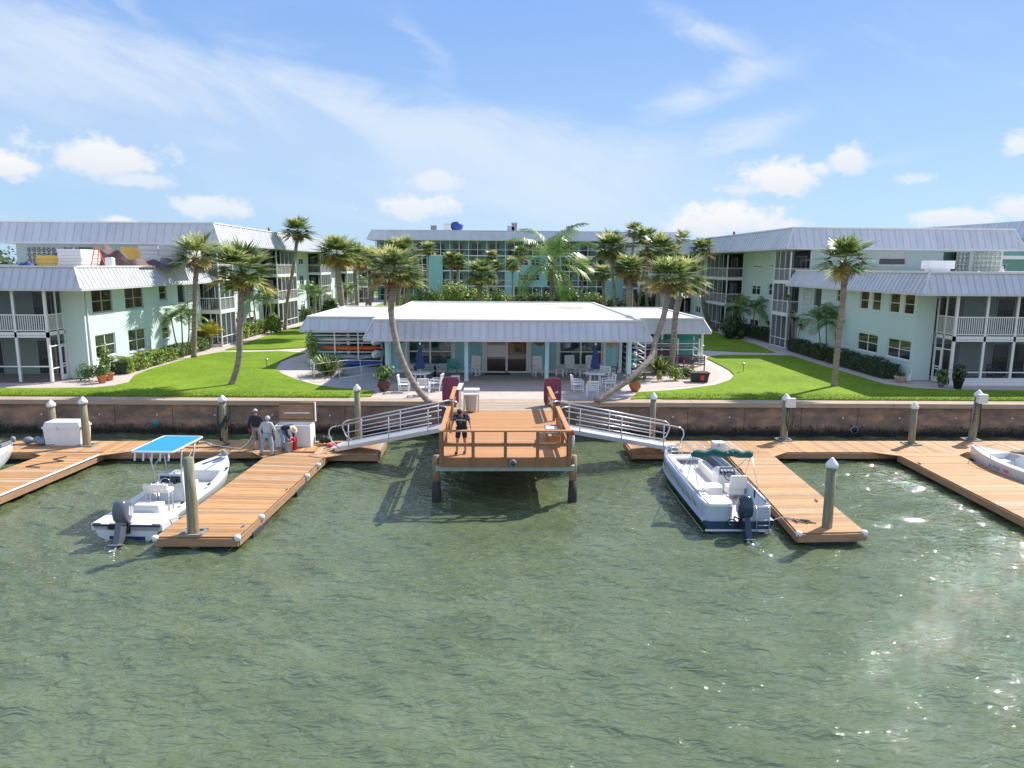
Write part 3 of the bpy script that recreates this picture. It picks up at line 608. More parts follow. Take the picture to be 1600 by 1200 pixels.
def court_building(side):
    """three-storey apartment house on one side of the court"""
    E_ = side == 'left'; sg = 1 if E_ else -1; xw = -23.5 if E_ else 26.0; xfar = -37.7 if E_ else 41.1
    xp = -21.85 if E_ else 24.3; Y0, Y1 = 58.0, 134.0; yf = 58.3
    b = thing('apartment_building', ('long three storey mint apartment building on the left with a bright sunlit metal roof' if E_ else 'long three storey mint apartment building on the right with its court side in shade'), 'apartment building', (xw, yf, GZ))
    def X(a, c): return (min(a, c), max(a, c))
    porches = [(58.0, 61.3), (73.7, 80.9), (92.5, 98.0), (109.0, 115.5), (127.0, 133.0)]
    wins = []
    for (y0, y1) in ((68.7, 71.1), (88.3, 90.4), (104.2, 106.0), (120.5, 122.5)):
        for k, z in enumerate(LV[:3]): wins.append((y0, y1, z+(1.1 if k else .95), z+(2.4 if k else 2.1)))
    for y0 in (63.6, 65.8, 85.0, 100.5, 117.5): wins += [(y0, y0+.95, LV[2]+1.2, LV[2]+2.4), (y0, y0+.95, LV[1]+1.2, LV[1]+2.3), (y0, y0+.95, LV[0]+1.2, LV[0]+2.2)]
    w = MB(); wallskin(w, 'x', xw, sg, yf, Y1, GZ, 9.95, wins)
    # front wall facing the water
    if E_: fops = [(-36.9, -34.6, 7.5, 9.6), (-34.0, -31.7, 7.5, 9.6)]
    else: fops = [(31.75, 34.0, 8.65, 9.75), (37.1, 39.3, 8.1, 9.75), (25.95+.2, 26.5, 5.2, 6.2)]
    if not E_: fops = fops[:2]
    wallskin(w, 'y', yf, -1, *X(xw, xfar), GZ, 9.95, fops)
    w.add([(xfar, yf, GZ), (xfar, Y1, GZ), (xfar, Y1, 9.95), (xfar, yf, 9.95)], [(0, 1, 2, 3)]); w.add([(xw, Y1, GZ), (xfar, Y1, GZ), (xfar, Y1, 9.95), (xw, Y1, 9.95)], [(0, 1, 2, 3)])
    w.build('wall', 'mint', b, True)
    rgb = random.Random(12)
    for (a0, a1, z0, z1) in wins: window(b, 'x', xw, sg, a0, a1, z0, z1, cols=2 if a1-a0 > 1.2 else 1, rows=2, blind=rgb.choice((0, 0, .35, .5, .9)))
    for i, (y0, y1) in enumerate(porches): porch(b, *X(xw, xp), y0, y1, LV, 'E' if E_ else 'W', ns=3 if y1-y0 < 4 else 5, seed=i)
    if E_: mansard(b, -38.9, -20.9, 56.2, 135, 9.95, 11.45, .65, sp=.62, sides='SE')
    else: mansard(b, 23.3, 42.6, 56.4, 135, 9.95, 11.5, .7, sp=.55, sides='WSE')
    if E_:
        breeze(b, 'y', yf, -1, -36.9, -34.6, 7.5, 9.6, 6)
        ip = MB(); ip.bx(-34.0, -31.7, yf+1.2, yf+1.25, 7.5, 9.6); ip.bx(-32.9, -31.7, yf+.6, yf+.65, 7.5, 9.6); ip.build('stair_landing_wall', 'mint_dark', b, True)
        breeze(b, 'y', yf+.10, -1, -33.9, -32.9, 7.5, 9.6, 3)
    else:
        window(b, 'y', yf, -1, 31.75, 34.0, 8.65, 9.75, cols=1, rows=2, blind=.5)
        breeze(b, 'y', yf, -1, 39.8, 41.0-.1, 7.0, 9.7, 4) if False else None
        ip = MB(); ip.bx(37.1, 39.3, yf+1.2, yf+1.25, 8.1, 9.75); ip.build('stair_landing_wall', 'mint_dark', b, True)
        breeze(b, 'y', yf+.10, -1, 38.3, 39.28, 8.1, 9.75, 3)
        bb = breeze(b, 'y', yf-.10, -1, 39.7, 41.9, 7.6, 9.8, 6)
        m = MB(); m.bx(xfar, xfar+1.0, yf-.008, yf+.3, GZ, 9.95); m.build('wall_return', 'mint', b, True)
    # rooftop vents
    m = MB(); rg = random.Random(3)
    for px in ((360, 420) if E_ else (1148,)):
        m = MB(); p = at(px, 350, Y=80); m.tube([(p.x, 80, 11.4), (p.x, 80, 12.3)], .14, 8); m.build('vent_pipe', 'bronze', b, True)
    return b
BL3 = court_building('left'); BR3 = court_building('right')

def wing_building(side):
    """two-storey wing toward the water"""
    E_ = side == 'left'; sg = 1 if E_ else -1; xw = -23.4 if E_ else 25.15; xfar = -45.0 if E_ else 48.0; yf, Y1 = 41.5, 57.95
    b = thing('apartment_wing', ('two storey mint wing in the left foreground with stacked foam boards on its roof' if E_ else 'two storey mint wing in the right foreground with dark hedge and white railings'), 'apartment building', (xw, yf, GZ))
    def X(a, c): return (min(a, c), max(a, c))
    if E_: wins = [(42.4, 44.7, 5.47, 6.82), (46.2, 48.6, 5.47, 6.82), (50.95, 52.1, 5.85, 6.85), (42.4, 44.65, 2.8, 4.15), (46.25, 48.55, 2.7, 4.12), (50.98, 52.1, 3.05, 3.9)]
    else: wins = [(50.4, 51.5, 5.97, 6.92), (45.5, 48.15, 5.65, 6.88), (41.8, 44.5, 5.65, 6.88), (45.45, 48.05, 2.88, 4.08), (41.75, 44.3, 2.88, 4.08), (50.4, 51.5, 3.0, 3.8)]
    op = [(53.9, 55.2, 4.7, 6.88)]; br = (55.4, 57.0)
    w = MB(); wallskin(w, 'x', xw, sg, yf, Y1, GZ, 7.0, wins+op, dep=.16)
    wallskin(w, 'y', yf, -1, *X(xw, xw-sg*1.15), GZ, 7.0, [])
    xi = xw-sg*1.15                     # recess behind the front porch
    w.add([(xi, yf, GZ), (xi, yf+1.6, GZ), (xi, yf+1.6, 7), (xi, yf, 7)], [(0, 1, 2, 3)])
    wallskin(w, 'y', yf+1.6, -1, *X(xi, xfar), GZ, 7.0, [])
    w.bx(*X(xw-.25*sg, xw-1.8*sg), 53.7, 55.3, 4.45, 4.6)
    w.build('wall', 'mint', b, True)
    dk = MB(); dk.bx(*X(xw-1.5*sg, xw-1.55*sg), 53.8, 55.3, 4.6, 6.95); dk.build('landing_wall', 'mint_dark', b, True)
    for i, (a0, a1, z0, z1) in enumerate(wins):
        if E_: window(b, 'x', xw, sg, a0, a1, z0, z1, cols=2 if a1-a0 > 1.5 else 1, pane='pane_brown' if z0 > 5 else 'pane', fr='white' if z0 < 5 else 'greylight')
        elif z0 > 5 and a1-a0 > 1.5:      # pairs of narrow windows with a mullion wall between
            m = (a0+a1)/2; window(b, 'x', xw, sg, a0, m-.22, z0, z1, cols=1, pane='pane_brown'); window(b, 'x', xw, sg, m+.22, a1, z0, z1, cols=1, pane='pane_brown')
            f = MB(); f.bx(*X(xw-.12*sg, xw-.02*sg), m-.22, m+.22, z0, z1); f.build('window_pier', 'offwhite', b, True)
        else: window(b, 'x', xw, sg, a0, a1, z0, z1, cols=2 if a1-a0 > 1.5 else 1)
    breeze(b, 'x', xw+sg*.1, sg, br[0], br[1], 3.4, 6.9, 4); breeze(b, 'x', xw+sg*.03, sg, 53.9, 55.2, 4.65, 5.5, 4)
    # front porches: balcony above, screened room below
    yp = 39.9 if E_ else 39.75; xq = xw-sg*(1.15 if E_ else 1.25)   # court edge of porch
    zf = 4.58; fr = MB(); rl = MB(); scn = MB()
    xe = xfar; step = 1.72 if E_ else 1.75
    fr.bx(*X(xq, xe), yp, yf+1.6, zf-.2, zf); fr.bx(*X(xq-sg*.0, xe), yp, yp+.16, 4.28, 4.40)
    n = 12
    for i in range(n):
        x = xq-sg*i*step
        fr.bx(*X(x, x-sg*.13), yp, yp+.13, GZ+.05, 6.93)
        fr.bx(*X(x-sg*.13, x-sg*step), yp+.03, yp+.09, GZ+(.72 if not E_ else .88), GZ+(.78 if not E_ else .94))
        rail(rl, (x-sg*.13, yp+.06, 0), (x-sg*step, yp+.06, 0), zf, h=1.12 if not E_ else .98, sp=.12, bw=.04)
    for y in (yp+.9,): fr.bx(*X(xq, xq-sg*.08), y, y+.08, GZ, 6.93)
    fr.bx(*X(xq, xq-sg*.08), yf-.1, yf-.02, GZ, 6.93)
    rail(rl, (xq-sg*.05, yp+.1, 0), (xq-sg*.05, yf, 0), zf, h=1.12 if not E_ else .98, sp=.12, bw=.04)
    for z in (GZ+.75, 3.75): fr.bx(*X(xq-.01*sg, xq-sg*.07), yp+.13, yf-.1, z, z+.06)
    fo = fr.build('porch', 'white', b, True); rl.build('railing', 'white', fo, True)
    for z0, z1 in ((GZ, 4.28), (zf, 6.95)):
        scn.add([(xq, yp+.07, z0), (xe, yp+.07, z0), (xe, yp+.07, z1), (xq, yp+.07, z1)], [(0, 1, 2, 3)]); scn.add([(xq-sg*.04, yp, z0), (xq-sg*.04, yf, z0), (xq-sg*.04, yf, z1), (xq-sg*.04, yp, z1)], [(0, 1, 2, 3)])
    scn.build('screen', 'screen', fo, True)
    dr = MB(); d0, d1 = yp+.98, yf-.1      # screen door
    for y in (d0, d1-.07): dr.bx(*X(xq+.012*sg, xq-.05*sg), y, y+.07, GZ+.02, 3.74)
    for z in (GZ+.02, GZ+.9, 3.66): dr.bx(*X(xq+.012*sg, xq-.05*sg), d0+.07, d1-.07, z, z+(.3 if z < 2 else .07))
    dr.build('screen_door', 'white', fo, True)
    if not E_:
        sk = MB(); sk.bx(*X(xq, xe), yp-.02, yp+.10, GZ-.02, GZ+.42); sk.build('porch_skirt', 'offwhite', fo, True)
    yb = yf+1.6
    for z in (GZ, zf):
        x = xq-sg*.5; k = 0
        while abs(x-xw) < 14: slider(b, 'y', yb, -1, *X(x, x-sg*2.2), z+.05, z+2.1, cur=(.3, 0, .45)[k % 3]); x -= sg*4.2; k += 1
    if E_: mansard(b, -47, -22.25, 39.4, 58.2, 7.0, 8.14, .55, sp=.43, sides='SE')
    else: mansard(b, 24.1, 50, 39.25, 58.2, 7.02, 8.14, .55, sp=.43, sides='WS')
    dp = MB(); xx = xw+sg*.05
    if E_: dp.tube([(xx, 41.75, 6.9), (xx, 41.75, GZ+.2)], .05, 8); dp.build('downpipe', 'offwhite', b, True)
    return b
BL2 = wing_building('left'); BR2 = wing_building('right')

def back_building():
    Y0 = 137.0; b = thing('apartment_building', 'four storey teal apartment block closing the far end of the court', 'apartment building', (2, Y0, GZ))
    xs0, xs1 = -22.0, 34.0; Z = [GZ, 4.6, 7.45, 10.3, 13.15]
    w = MB(); w.bx(xs0, xs1, Y0+1.6, Y0+14, GZ, 13.1)
    for a0, a1, k0, k1 in ((-12.4, -9.4, 0, 3), (4.2, 10.6, 1, 3), (21.5, 26, 0, 3), (2.6, 4.2, 0, 2), (13.5, 15.2, 0, 1)): w.bx(a0, a1, Y0, Y0+1.6, Z[k0], Z[k1])
    w.build('wall', 'mint_teal', b, True)
    pf = MB(); sc = MB()
    for k in range(4):
        pf.bx(xs0, xs1, Y0-.02, Y0+.1, Z[k+1]-.18, Z[k+1]); x = xs0
        if k < 3: pf.bx(xs0, xs1, Y0-.005, Y0+1.58, Z[k+1]-.15, Z[k+1]-.02)
        while x <= xs1: pf.bx(x-.05, x+.05, Y0-.03, Y0+.07, Z[k], Z[k+1]-.18); x += 1.75
        pf.bx(xs0, xs1, Y0-.015, Y0+.05, Z[k]+1.0, Z[k]+1.07)
        sc.add([(xs0, Y0+.02, Z[k]), (xs1, Y0+.02, Z[k]), (xs1, Y0+.02, Z[k+1]-.18), (xs0, Y0+.02, Z[k+1]-.18)], [(0, 1, 2, 3)])
        if k: sc.add([(xs0, Y0+.04, Z[k]), (xs1, Y0+.04, Z[k]), (xs1, Y0+.04, Z[k]+1.0), (xs0, Y0+.04, Z[k]+1.0)], [(0, 1, 2, 3)])
    o = pf.build('porch', 'white', b, True); sc.build('screen', 'screen_light', o, True)
    # solid wall bays stand just proud of the porch frame
    for a0, a1, k0, k1 in ((-12.4, -9.4, 0, 3), (4.2, 10.6, 1, 3), (21.5, 26, 0, 3)): w2 = MB(); w2.bx(a0, a1, Y0-.10, Y0-.04, Z[k0], Z[k1]-.18); w2.build('wall_bay', 'mint_teal', b, True)
    x = xs0+.6; rg = random.Random(2)
    while x < xs1-2:
        for k in range(4):
            m = MB(); m.bx(x, x+1.75, Y0+1.5, Y0+1.56, Z[k]+.05, Z[k]+2.15); m.build('sliding_door', 'pane', b, True)
        x += 3.5
    for x in (5.2, 7.4):
        for k in (1, 2): window(b, 'y', Y0-.11, -1, x, x+1.7, Z[k]+1.0, Z[k]+2.2, dep=0.0, sill=False)
    mansard(b, -23.4, 36, 135.6, 152, 13.15, 14.8, .8, sp=.62, sides='WSE')
    return b
BB = back_building()
def far_building():
    b = thing('apartment_building', 'distant grey block with dark blue metal roof at the far right edge', 'apartment building', (62, 88, GZ))
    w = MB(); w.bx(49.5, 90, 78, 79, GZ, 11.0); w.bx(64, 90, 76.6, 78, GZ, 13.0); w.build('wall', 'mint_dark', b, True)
    r = MB(); rg = random.Random(1)
    x = 64.0
    for (xa, xb, ya, yb, ze, zr) in ((46, 90, 84.0, 85.4, 12.1, 13.3),):
        pass
    # long roof falling away to the left, hip at the right
    P0, P1, Q0, Q1 = Vector((60, 112, 12.4)), Vector((64.2, 77.0, 12.0)), Vector((61, 112, 14.2)), Vector((66, 78.5, 14.2))
    n = 40
    for i in range(n):
        t0, t1 = i/n, (i+1)/n; r.rv = rg.random(); a, c = P0.lerp(P1, t0), P0.lerp(P1, t1); d, e = Q0.lerp(Q1, t0), Q0.lerp(Q1, t1); r.add([a, c, e, d], [(0, 1, 2, 3)]); r.beam(a, d, .05, .06)
    P2, Q2 = Vector((90, 77.0, 12.0)), Vector((88, 78.5, 14.2))
    for i in range(n):
        t0, t1 = i/n, (i+1)/n; r.rv = rg.random(); a, c = P1.lerp(P2, t0), P1.lerp(P2, t1); d, e = Q1.lerp(Q2, t0), Q1.lerp(Q2, t1); r.add([a, c, e, d], [(0, 1, 2, 3)]); r.beam(a, d, .05, .06)
    r.build('mansard_roof', 'roofmetal', b, True)
    w = MB(); w.bx(65.2, 90, 78.6, 100, GZ, 13.9); w.bx(61.5, 65.2, 80.5, 112, GZ, 12.0); w.build('wall_block', 'mint_dark', b, True)
    # galleried lower block seen past the roof end
    g = MB(); g.bx(44.5, 62, 74, 75, GZ, 9.5); g.build('gallery_wall', 'mint_dark', b, True)
    g = MB(); rail(g, (44.5, 72.6, 0), (62, 72.6, 0), 7.0, h=1.1, sp=.14, bw=.05); g.bx(44.5, 62, 72.5, 74, 6.85, 7.0); g.bx(44.5, 62, 72.4, 74.2, 9.4, 9.75); g.build('gallery', 'railwhite', b, True)
    for x in (45.3, 47.2, 50.2, 53): window(b, 'y', 73.98, -1, x, x+.85, 7.6, 8.9, cols=1, dep=0, sill=False)
    return b
far_building()
# ================================================================ docks, pier, gangways
DZ = 0.45
def boards(mb, a0, a1, b0, b1, z, w=.14, th=.035, gap=.008, rg=None, grey=0.0):
    """boards laid one after another from edge a0-a1 to edge b0-b1"""
    rg = rg or random.Random(int(abs(a0[0]*10+a0[1])))
    a0, a1, b0, b1 = [Vector((*p, 0)) for p in (a0, a1, b0, b1)]
    L = ((b0-a0).length+(b1-a1).length)/2; n = max(1, round(L/w)); g = gap/L/2
    for i in range(n):
        t0, t1 = i/n+g, (i+1)/n-g; p = [a0.lerp(b0, t0), a1.lerp(b1, t0), a1.lerp(b1, t1), a0.lerp(b0, t1)]
        mb.rv = rg.random(); mb.k = 1 if rg.random() < grey else 0; dz = rg.uniform(-.003, .003)
        mb.prism([(q.x, q.y) for q in p], z-th+dz, z+dz)
    mb.k = 0; mb.rv = .5
def dock(name, label, quads, edge, z=DZ, cat='dock', floats=(), grey=.07, gussets=(), mt='deckwood', fh=.24, post=None):
    q0 = quads[0][0]; t = thing(name, label, cat, (q0[0], q0[1], 0)); mb = MB()
    for q in quads: boards(mb, *q, z, grey=grey)
    for g in gussets: mb.rv = .7; mb.prism(g, z-.034, z-.001)
    mb.build('deck_boards', [mt, 'deckgrey'], t, True)
    f = MB()
    for a, b in edge: f.beam((*a, z-.045-fh/2), (*b, z-.045-fh/2), .05, fh)
    f.build('fascia', 'fascia', t, True)
    for c in floats:
        f = MB(); f.box((c[0], c[1], -.02), (c[2], c[3], .44)); f.build('float', 'floatdark', t, True)
    return t
# left side
lm = dock('floating_dock', 'left floating dock walkway running along the seawall with workers on it', [((-34, 31.75), (-34, 29.75), (-7.6, 31.72), (-7.6, 29.9))], [((-34, 29.72), (-7.6, 29.87)), ((-34, 31.78), (-7.6, 31.75))],
          gussets=[[(-16.52, 29.82), (-16.52, 29.2), (-15.6, 29.82)], [(-18.75, 29.78), (-18.7, 29.2), (-19.5, 29.75)], [(-9.45, 29.87), (-9.47, 28.9), (-10.3, 29.86)]], mt='deckwood_y',
          floats=[(x, 30.7, 2.0, 1.5) for x in (-27, -23.5, -20, -15, -12, -9)])
le = dock('floating_dock', 'left floating dock platform carrying the foot of the left gangway', [((-7.58, 29.5), (-7.58, 31.72), (-4.85, 29.4), (-4.85, 31.72))], [((-7.58, 29.47), (-4.83, 29.37)), ((-4.82, 29.37), (-4.82, 31.75)), ((-7.58, 31.75), (-4.82, 31.75))],
          gussets=[[(-7.0, 29.46), (-7.03, 28.9), (-6.2, 29.42)]], floats=[(-6.2, 30.6, 2.0, 1.6)], grey=.25)
f1 = dock('finger_dock', 'finger dock at the far left edge with a white rub strip', [((-18.72, 29.72), (-16.5, 29.72), (-19.95, 17.2), (-17.55, 17.2))], [((-16.47, 29.72), (-17.52, 17.2)), ((-18.75, 29.72), (-19.98, 17.2))], floats=[(-17.25, 26.3, .5, 1.6), (-17.7, 21.6, .5, 1.6)])
s = MB(); s.tube([(-16.45, 29.3, DZ+.01), (-17.5, 18.0, DZ+.01)], .035, 6); s.build('rub_strip', 'white', f1, True)
f2 = dock('finger_dock', 'finger dock between the blue topped boat and open water with a tall bare piling', [((-9.43, 29.85), (-6.98, 29.46), (-9.89, 20.18), (-7.49, 20.15))], [((-6.95, 29.2), (-7.46, 20.15)), ((-9.46, 29.85), (-9.92, 20.18)), ((-9.92, 20.14), (-7.46, 20.11))], floats=[(-7.52, 22.0, .35, 1.9), (-7.25, 26.0, .35, 1.9), (-8.7, 20.9, 1.6, .9)])
def bumpers(par, pts, name='corner_bumper'):
    for (x, y) in pts: m = MB(); m.lathe([(.02, -.11), (.085, -.10), (.10, 0), (.085, .05), (.03, .07)], 12, (x, y, DZ-.02)); m.build(name, 'white', par, True)
bumpers(f2, [(-9.9, 20.15), (-7.5, 20.15), (-7.35, 21.9), (-7.05, 26.4), (-6.98, 27.9)])
# right side
rm = dock('floating_dock', 'right floating dock walkway running along the seawall under the white topped pilings', [((6.15, 31.75), (6.15, 29.75), (40, 31.7), (40, 29.75))], [((6.12, 29.72), (40, 29.72)), ((6.12, 31.78), (40, 31.73)), ((6.1, 29.72), (6.1, 31.78))],
          gussets=[[(17.6, 29.76), (17.6, 29.1), (16.6, 29.76)], [(12.1, 29.76), (12.0, 29.0), (12.9, 29.76)], [(20.2, 29.76), (20.15, 29.2), (20.9, 29.76)]], floats=[(x, 30.7, 2.0, 1.5) for x in (7.5, 11, 14.5, 18, 22, 26)])
f3 = dock('finger_dock', 'finger dock on the right beside the pontoon boat', [((10.17, 29.72), (12.1, 29.72), (9.32, 20.28), (11.42, 20.36))], [((10.14, 29.72), (9.29, 20.28)), ((12.13, 29.72), (11.45, 20.36)), ((9.29, 20.24), (11.45, 20.32))], floats=[(10.4, 20.9, 1.5, .9), (10.9, 25, 1.6, 1.6)])
bumpers(f3, [(9.35, 20.3), (11.4, 20.36)])
f4 = dock('finger_dock', 'long finger dock at the right edge beside the white bowrider', [((17.6, 29.72), (20.2, 29.72), (17.0, 16.0), (19.6, 16.0))], [((17.57, 29.3), (16.97, 16.0)), ((20.23, 29.72), (19.63, 16.0))], floats=[(18.8, 26, 2.0, 1.6), (18.6, 20, 2.0, 1.6)])
for par, pts in ((f1, [(-16.6, 28.6), (-18.3, 25.2)]), (f2, [(-7.3, 24.6), (-9.75, 22.8), (-7.6, 21.0)]), (f3, [(9.65, 21.2), (11.2, 23.2), (9.9, 27)]), (f4, [(17.6, 27.8), (17.3, 21.2)]), (rm, [(24, 29.95)]), (lm, [(-13.2, 31.4)])):
    for (x, y) in pts:
        m = MB(); m.tube([(x, y-.13, DZ+.05), (x, y+.13, DZ+.05)], .018, 6); m.bx(x-.02, x+.02, y-.05, y-.02, DZ, DZ+.05); m.bx(x-.02, x+.02, y+.02, y+.05, DZ, DZ+.05); m.build('cleat', 'grey', par, True)
# pier
pr = thing('pier', 'raised timber pier with new orange boards in the middle of the seawall', 'pier', (0.5, 24.25, 0))
mb = MB(); boards(mb, (-1.8, 24.22), (2.78, 24.22), (-1.8, 32.3), (2.78, 32.3), GZ, w=.14, grey=0); mb.build('deck_boards', ['wood_new'], pr, True)
mb = MB(); boards(mb, (-1.8, 32.3), (2.78, 32.3), (-1.8, 34.5), (2.78, 34.45), GZ, w=.14, grey=1); mb.build('old_deck_boards', ['deckwood', 'deckgrey'], pr, True)
m = MB(); m.bx(-1.8, 2.78, 24.14, 24.19, GZ-.33, GZ-.005); m.bx(-1.86, -1.81, 24.2, 34.4, GZ-.3, GZ-.03); m.bx(2.79, 2.84, 24.2, 34.4, GZ-.3, GZ-.03)
for i in range(8): x = -1.6+i*.58; m.bx(x, x+.05, 24.2, 34.4, GZ-.29, GZ-.045)
m.build('joists', 'rail_dark', pr, True)
for y in (24.35, 29.4, 33.4):
    m = MB(); m.bx(-1.98, 2.95, y-.1, y+.1, GZ-.52, GZ-.335); m.build('cross_beam', 'beam_green', pr, True)
for x, y in ((-1.98, 24.62), (2.93, 24.62), (-1.95, 29.4), (2.9, 29.4)):
    m = MB(); m.k = 0; m.tube([(x, y, .75), (x, y, GZ-.05 if y < 25 else GZ-.53)], [.135, .13], 12); m.k = 1; m.tube([(x, y, -1.5), (x, y, .25), (x, y, .78)], [.17, .17, .14], 12); m.build('pier_piling', ['oldwood', 'pile_wet'], pr, True)
def pier_rail(p, q, n, wide=False):
    m = MB(); p = Vector(p); q = Vector(q); d = (q-p).normalized(); nr = Vector((-d.y, d.x, 0))
    for i in range(n+1):
        c = p.lerp(q, i/n); m.bx(c.x-.055, c.x+.055, c.y-.055, c.y+.055, GZ-.32, GZ+.93)
    m.beam((p.x, p.y, GZ+.46), (q.x, q.y, GZ+.46), .06, .12)
    m.build('rail_frame', 'rail_dark', pr, True)
    t = MB(); t.rv = .6; e = d*.06; t.beam((p.x-e.x, p.y-e.y, GZ+.955), (q.x+e.x, q.y+e.y, GZ+.955), .17 if wide else .14, .055)
    t.build('top_rail', 'wood_new', pr, True)
    if wide:
        t = MB()
        for h in (.90, .72): t.beam((p.x, p.y, GZ+h-.02), (q.x, q.y, GZ+h-.02), .035, .13)
        t.build('side_board', 'wood_new', pr, True)
pier_rail((-1.78, 24.17, 0), (2.74, 24.17, 0), 4)
for x, s_ in ((-1.74, 1), (2.70, -1)):
    pier_rail((x, 24.30, 0), (x, 28.4, 0), 2, True); pier_rail((x, 30.15, 0), (x, 33.2, 0), 1, True)
b = thing('pier_bench', 'timber bench along the inside of the right pier rail with a white cushion', 'bench', (2.35, 26.4, GZ))
m = MB()
for i in range(3): m.rv = .3+.2*i; m.bx(-.25+i*.17, -.10+i*.17, -.95, .95, .42, .46)
m.build('seat', 'wood_new', b)
for y in (-.8, 0, .8): m = MB(); m.bx(-.22, .2, y-.04, y+.04, .0, .42); m.build('leg', 'wood_new', b)
m = MB(); m.bx(.24, .28, -.95, .95, .5, .85); m.build('backrest', 'wood_new', b)
c = MB(); c.box((0, 0, .09), (.42, .42, .17)); cu = c.build('bait_bucket', 'white', None); cu.location = (2.25, 26.1, GZ+.46); tag(cu, 'white square tub on the pier bench', 'tub')
c = MB(); c.box((0, 0, .03), (.36, .5, .05)); c.box((0, .0, .07), (.30, .42, .03)); cu = c.build('cutting_board', 'grey', None); cu.location = (2.22, 26.75, GZ+.46); tag(cu, 'dark grille tray on the pier bench behind the white tub', 'tray')
l = thing('round_lamp', 'dark round lamp on the front edge of the pier', 'lamp', (.75, 24.1, GZ-.19)); m = MB(); m.tube([(0, .03, 0), (0, -.05, 0)], .14, 18); m.build('housing', 'grey', l); m = MB(); m.lathe([(.09, 0), (.07, .05), (.02, .07)], 14); o = m.build('lens', 'pane', l); o.rotation_euler = (R_(90), 0, 0); o.location = (0, -.05, 0)
f = thing('fire_extinguisher', 'small red and white bottle clipped on the right corner of the pier rail', 'extinguisher', (2.86, 24.25, GZ+.35)); m = MB(); m.lathe([(.02, 0), (.06, .02), (.06, .38), (.03, .46)], 12); m.build('bottle', 'white', f); m = MB(); m.lathe([(.045, .44), (.05, .5), (.03, .62)], 10); m.build('nozzle', 'red', f)
def maroon_board(x, y, label):
    t = thing('upright_cart_board', label, 'board', (x, y, GZ)); m = MB(); a = []
    for i in range(24):
        an = 2*math.pi*i/24; cx = math.copysign(abs(math.cos(an))**.35, math.cos(an)); cz = math.copysign(abs(math.sin(an))**.35, math.sin(an)); a.append((cx*.42, .68+cz*.66))
    n = 24; vs = [(p[0], -.06, p[1]) for p in a]+[(p[0], .06, p[1]) for p in a]; m.add(vs, [tuple(range(n)), tuple(range(2*n-1, n-1, -1))]+[((i+1) % n, i, n+i, n+(i+1) % n) for i in range(n)])
    m.build('panel', 'maroon', t); m = MB(); m.tube([(.1, -.08, .62), (.2, -.12, .66), (.26, -.08, .7)], .035, 6); m.box((.2, -.1, .66), (.14, .06, .07)); m.build('handle', 'offwhite', t)
    m = MB(); m.bx(-.3, .3, .06, .35, 0, .06); m.build('base', 'maroon', t); return t
maroon_board(-1.98, 33.85, 'tall maroon upright panel left of the pier head'); maroon_board(2.92, 33.6, 'tall maroon upright panel right of the pier head')
t = thing('fish_cleaning_cart', 'grey wheeled bin with white cutting top at the left of the pier head', 'bin', (-.95, 32.0, GZ))
m = MB(); m.lathe([(.20, .05), (.24, .1), (.29, .80), (.30, .82)], 14); m.build('bin_body', 'greylight', t); m = MB(); m.box((0, .0, .86), (.66, .62, .06)); m.box((.02, .35, 1.0), (.72, .5, .05)); m.build('lid', 'white', t)
m = MB()
for x in (-.33, .33):
    for y in (.12, .58): m.bx(x-.025, x+.025, y-.025, y+.025, 0, .98)
m.build('stand', 'alu', t)
t = thing('leaning_board', 'pale plank sign leaning beside the left maroon panel', 'board', (-1.5, 33.0, GZ)); m = MB(); m.beam((-.05, -.5, .95), (.05, .4, 1.1), .2, .04); m.bx(.0, .05, .3, .35, 0, 1.08); m.bx(-.05, 0, -.4, -.35, 0, .95); m.build('plank', 'offwhite', t)
# gangways
def gangway(head, foot, label, flip):
    hx, hy, hz = head; fx, fy, fz = foot; t = thing('gangway', label, 'gangway', (fx, fy, 0))
    H, F = Vector((hx-fx, hy-fy, hz)), Vector((0, 0, fz)); d = (H-F); dn = Vector((d.x, d.y, 0)).normalized(); n = Vector((-dn.y, dn.x, 0)); w = .62
    m = MB(); N = 40
    for i in range(N): a = F.lerp(H, i/N+.002); b = F.lerp(H, (i+1)/N-.002); m.rv = .4+.2*(i % 2); m.beam(a, b, 2*w-.06, .03)
    m.build('walkway', 'alu_deck', t)
    m = MB()
    for s in (-1, 1): m.beam(F+n*s*w+Vector((0, 0, -.04)), H+n*s*w+Vector((0, 0, -.04)), .05, .17)
    m.build('side_channel', 'alu', t)
    for s in (-1, 1):
        m = MB(); r = .024; o = n*s*(w+.01)
        for k, (h, a0, a1) in enumerate(((.98, .02, 1.0), (.62, .12, .93), (.32, .12, .93))):
            m.tube([F.lerp(H, a0)+o+Vector((0, 0, h)), F.lerp(H, a1)+o+Vector((0, 0, h))], r if k else .03, 8)
        for a in (.14, .53, .90): p = F.lerp(H, a)+o; m.tube([p, p+Vector((0, 0, .98))], r, 8)
        e = -dn; p = F.lerp(H, .02)+o+Vector((0, 0, .98))
        q = F+o
        m.tube([p, p+e*.18-Vector((0, 0, .05)), p+e*.32-Vector((0, 0, .17)), p+e*.36-Vector((0, 0, .36)), q+e*.12+Vector((0, 0, .3)), q+dn*.25+Vector((0, 0, .02))], .03, 8)
        p = H+o+Vector((0, 0, .98)); m.tube([p, p+dn*.25-Vector((0, 0, .01)), p+dn*.42-Vector((0, 0, .10))], .03, 8)
        m.build('handrail', 'alu', t)
    m = MB(); m.beam(F+n*w*.9, F-n*w*.9, .5, .03); m.build('foot_plate', 'alu_deck', t)
    return t
gangway((-2.0, 29.1, GZ), (-6.55, 30.35, .60), 'aluminium gangway sloping from the pier down to the left dock', 1)
gangway((2.98, 28.95, GZ), (7.9, 30.25, .60), 'aluminium gangway sloping from the pier down to the right dock', -1)
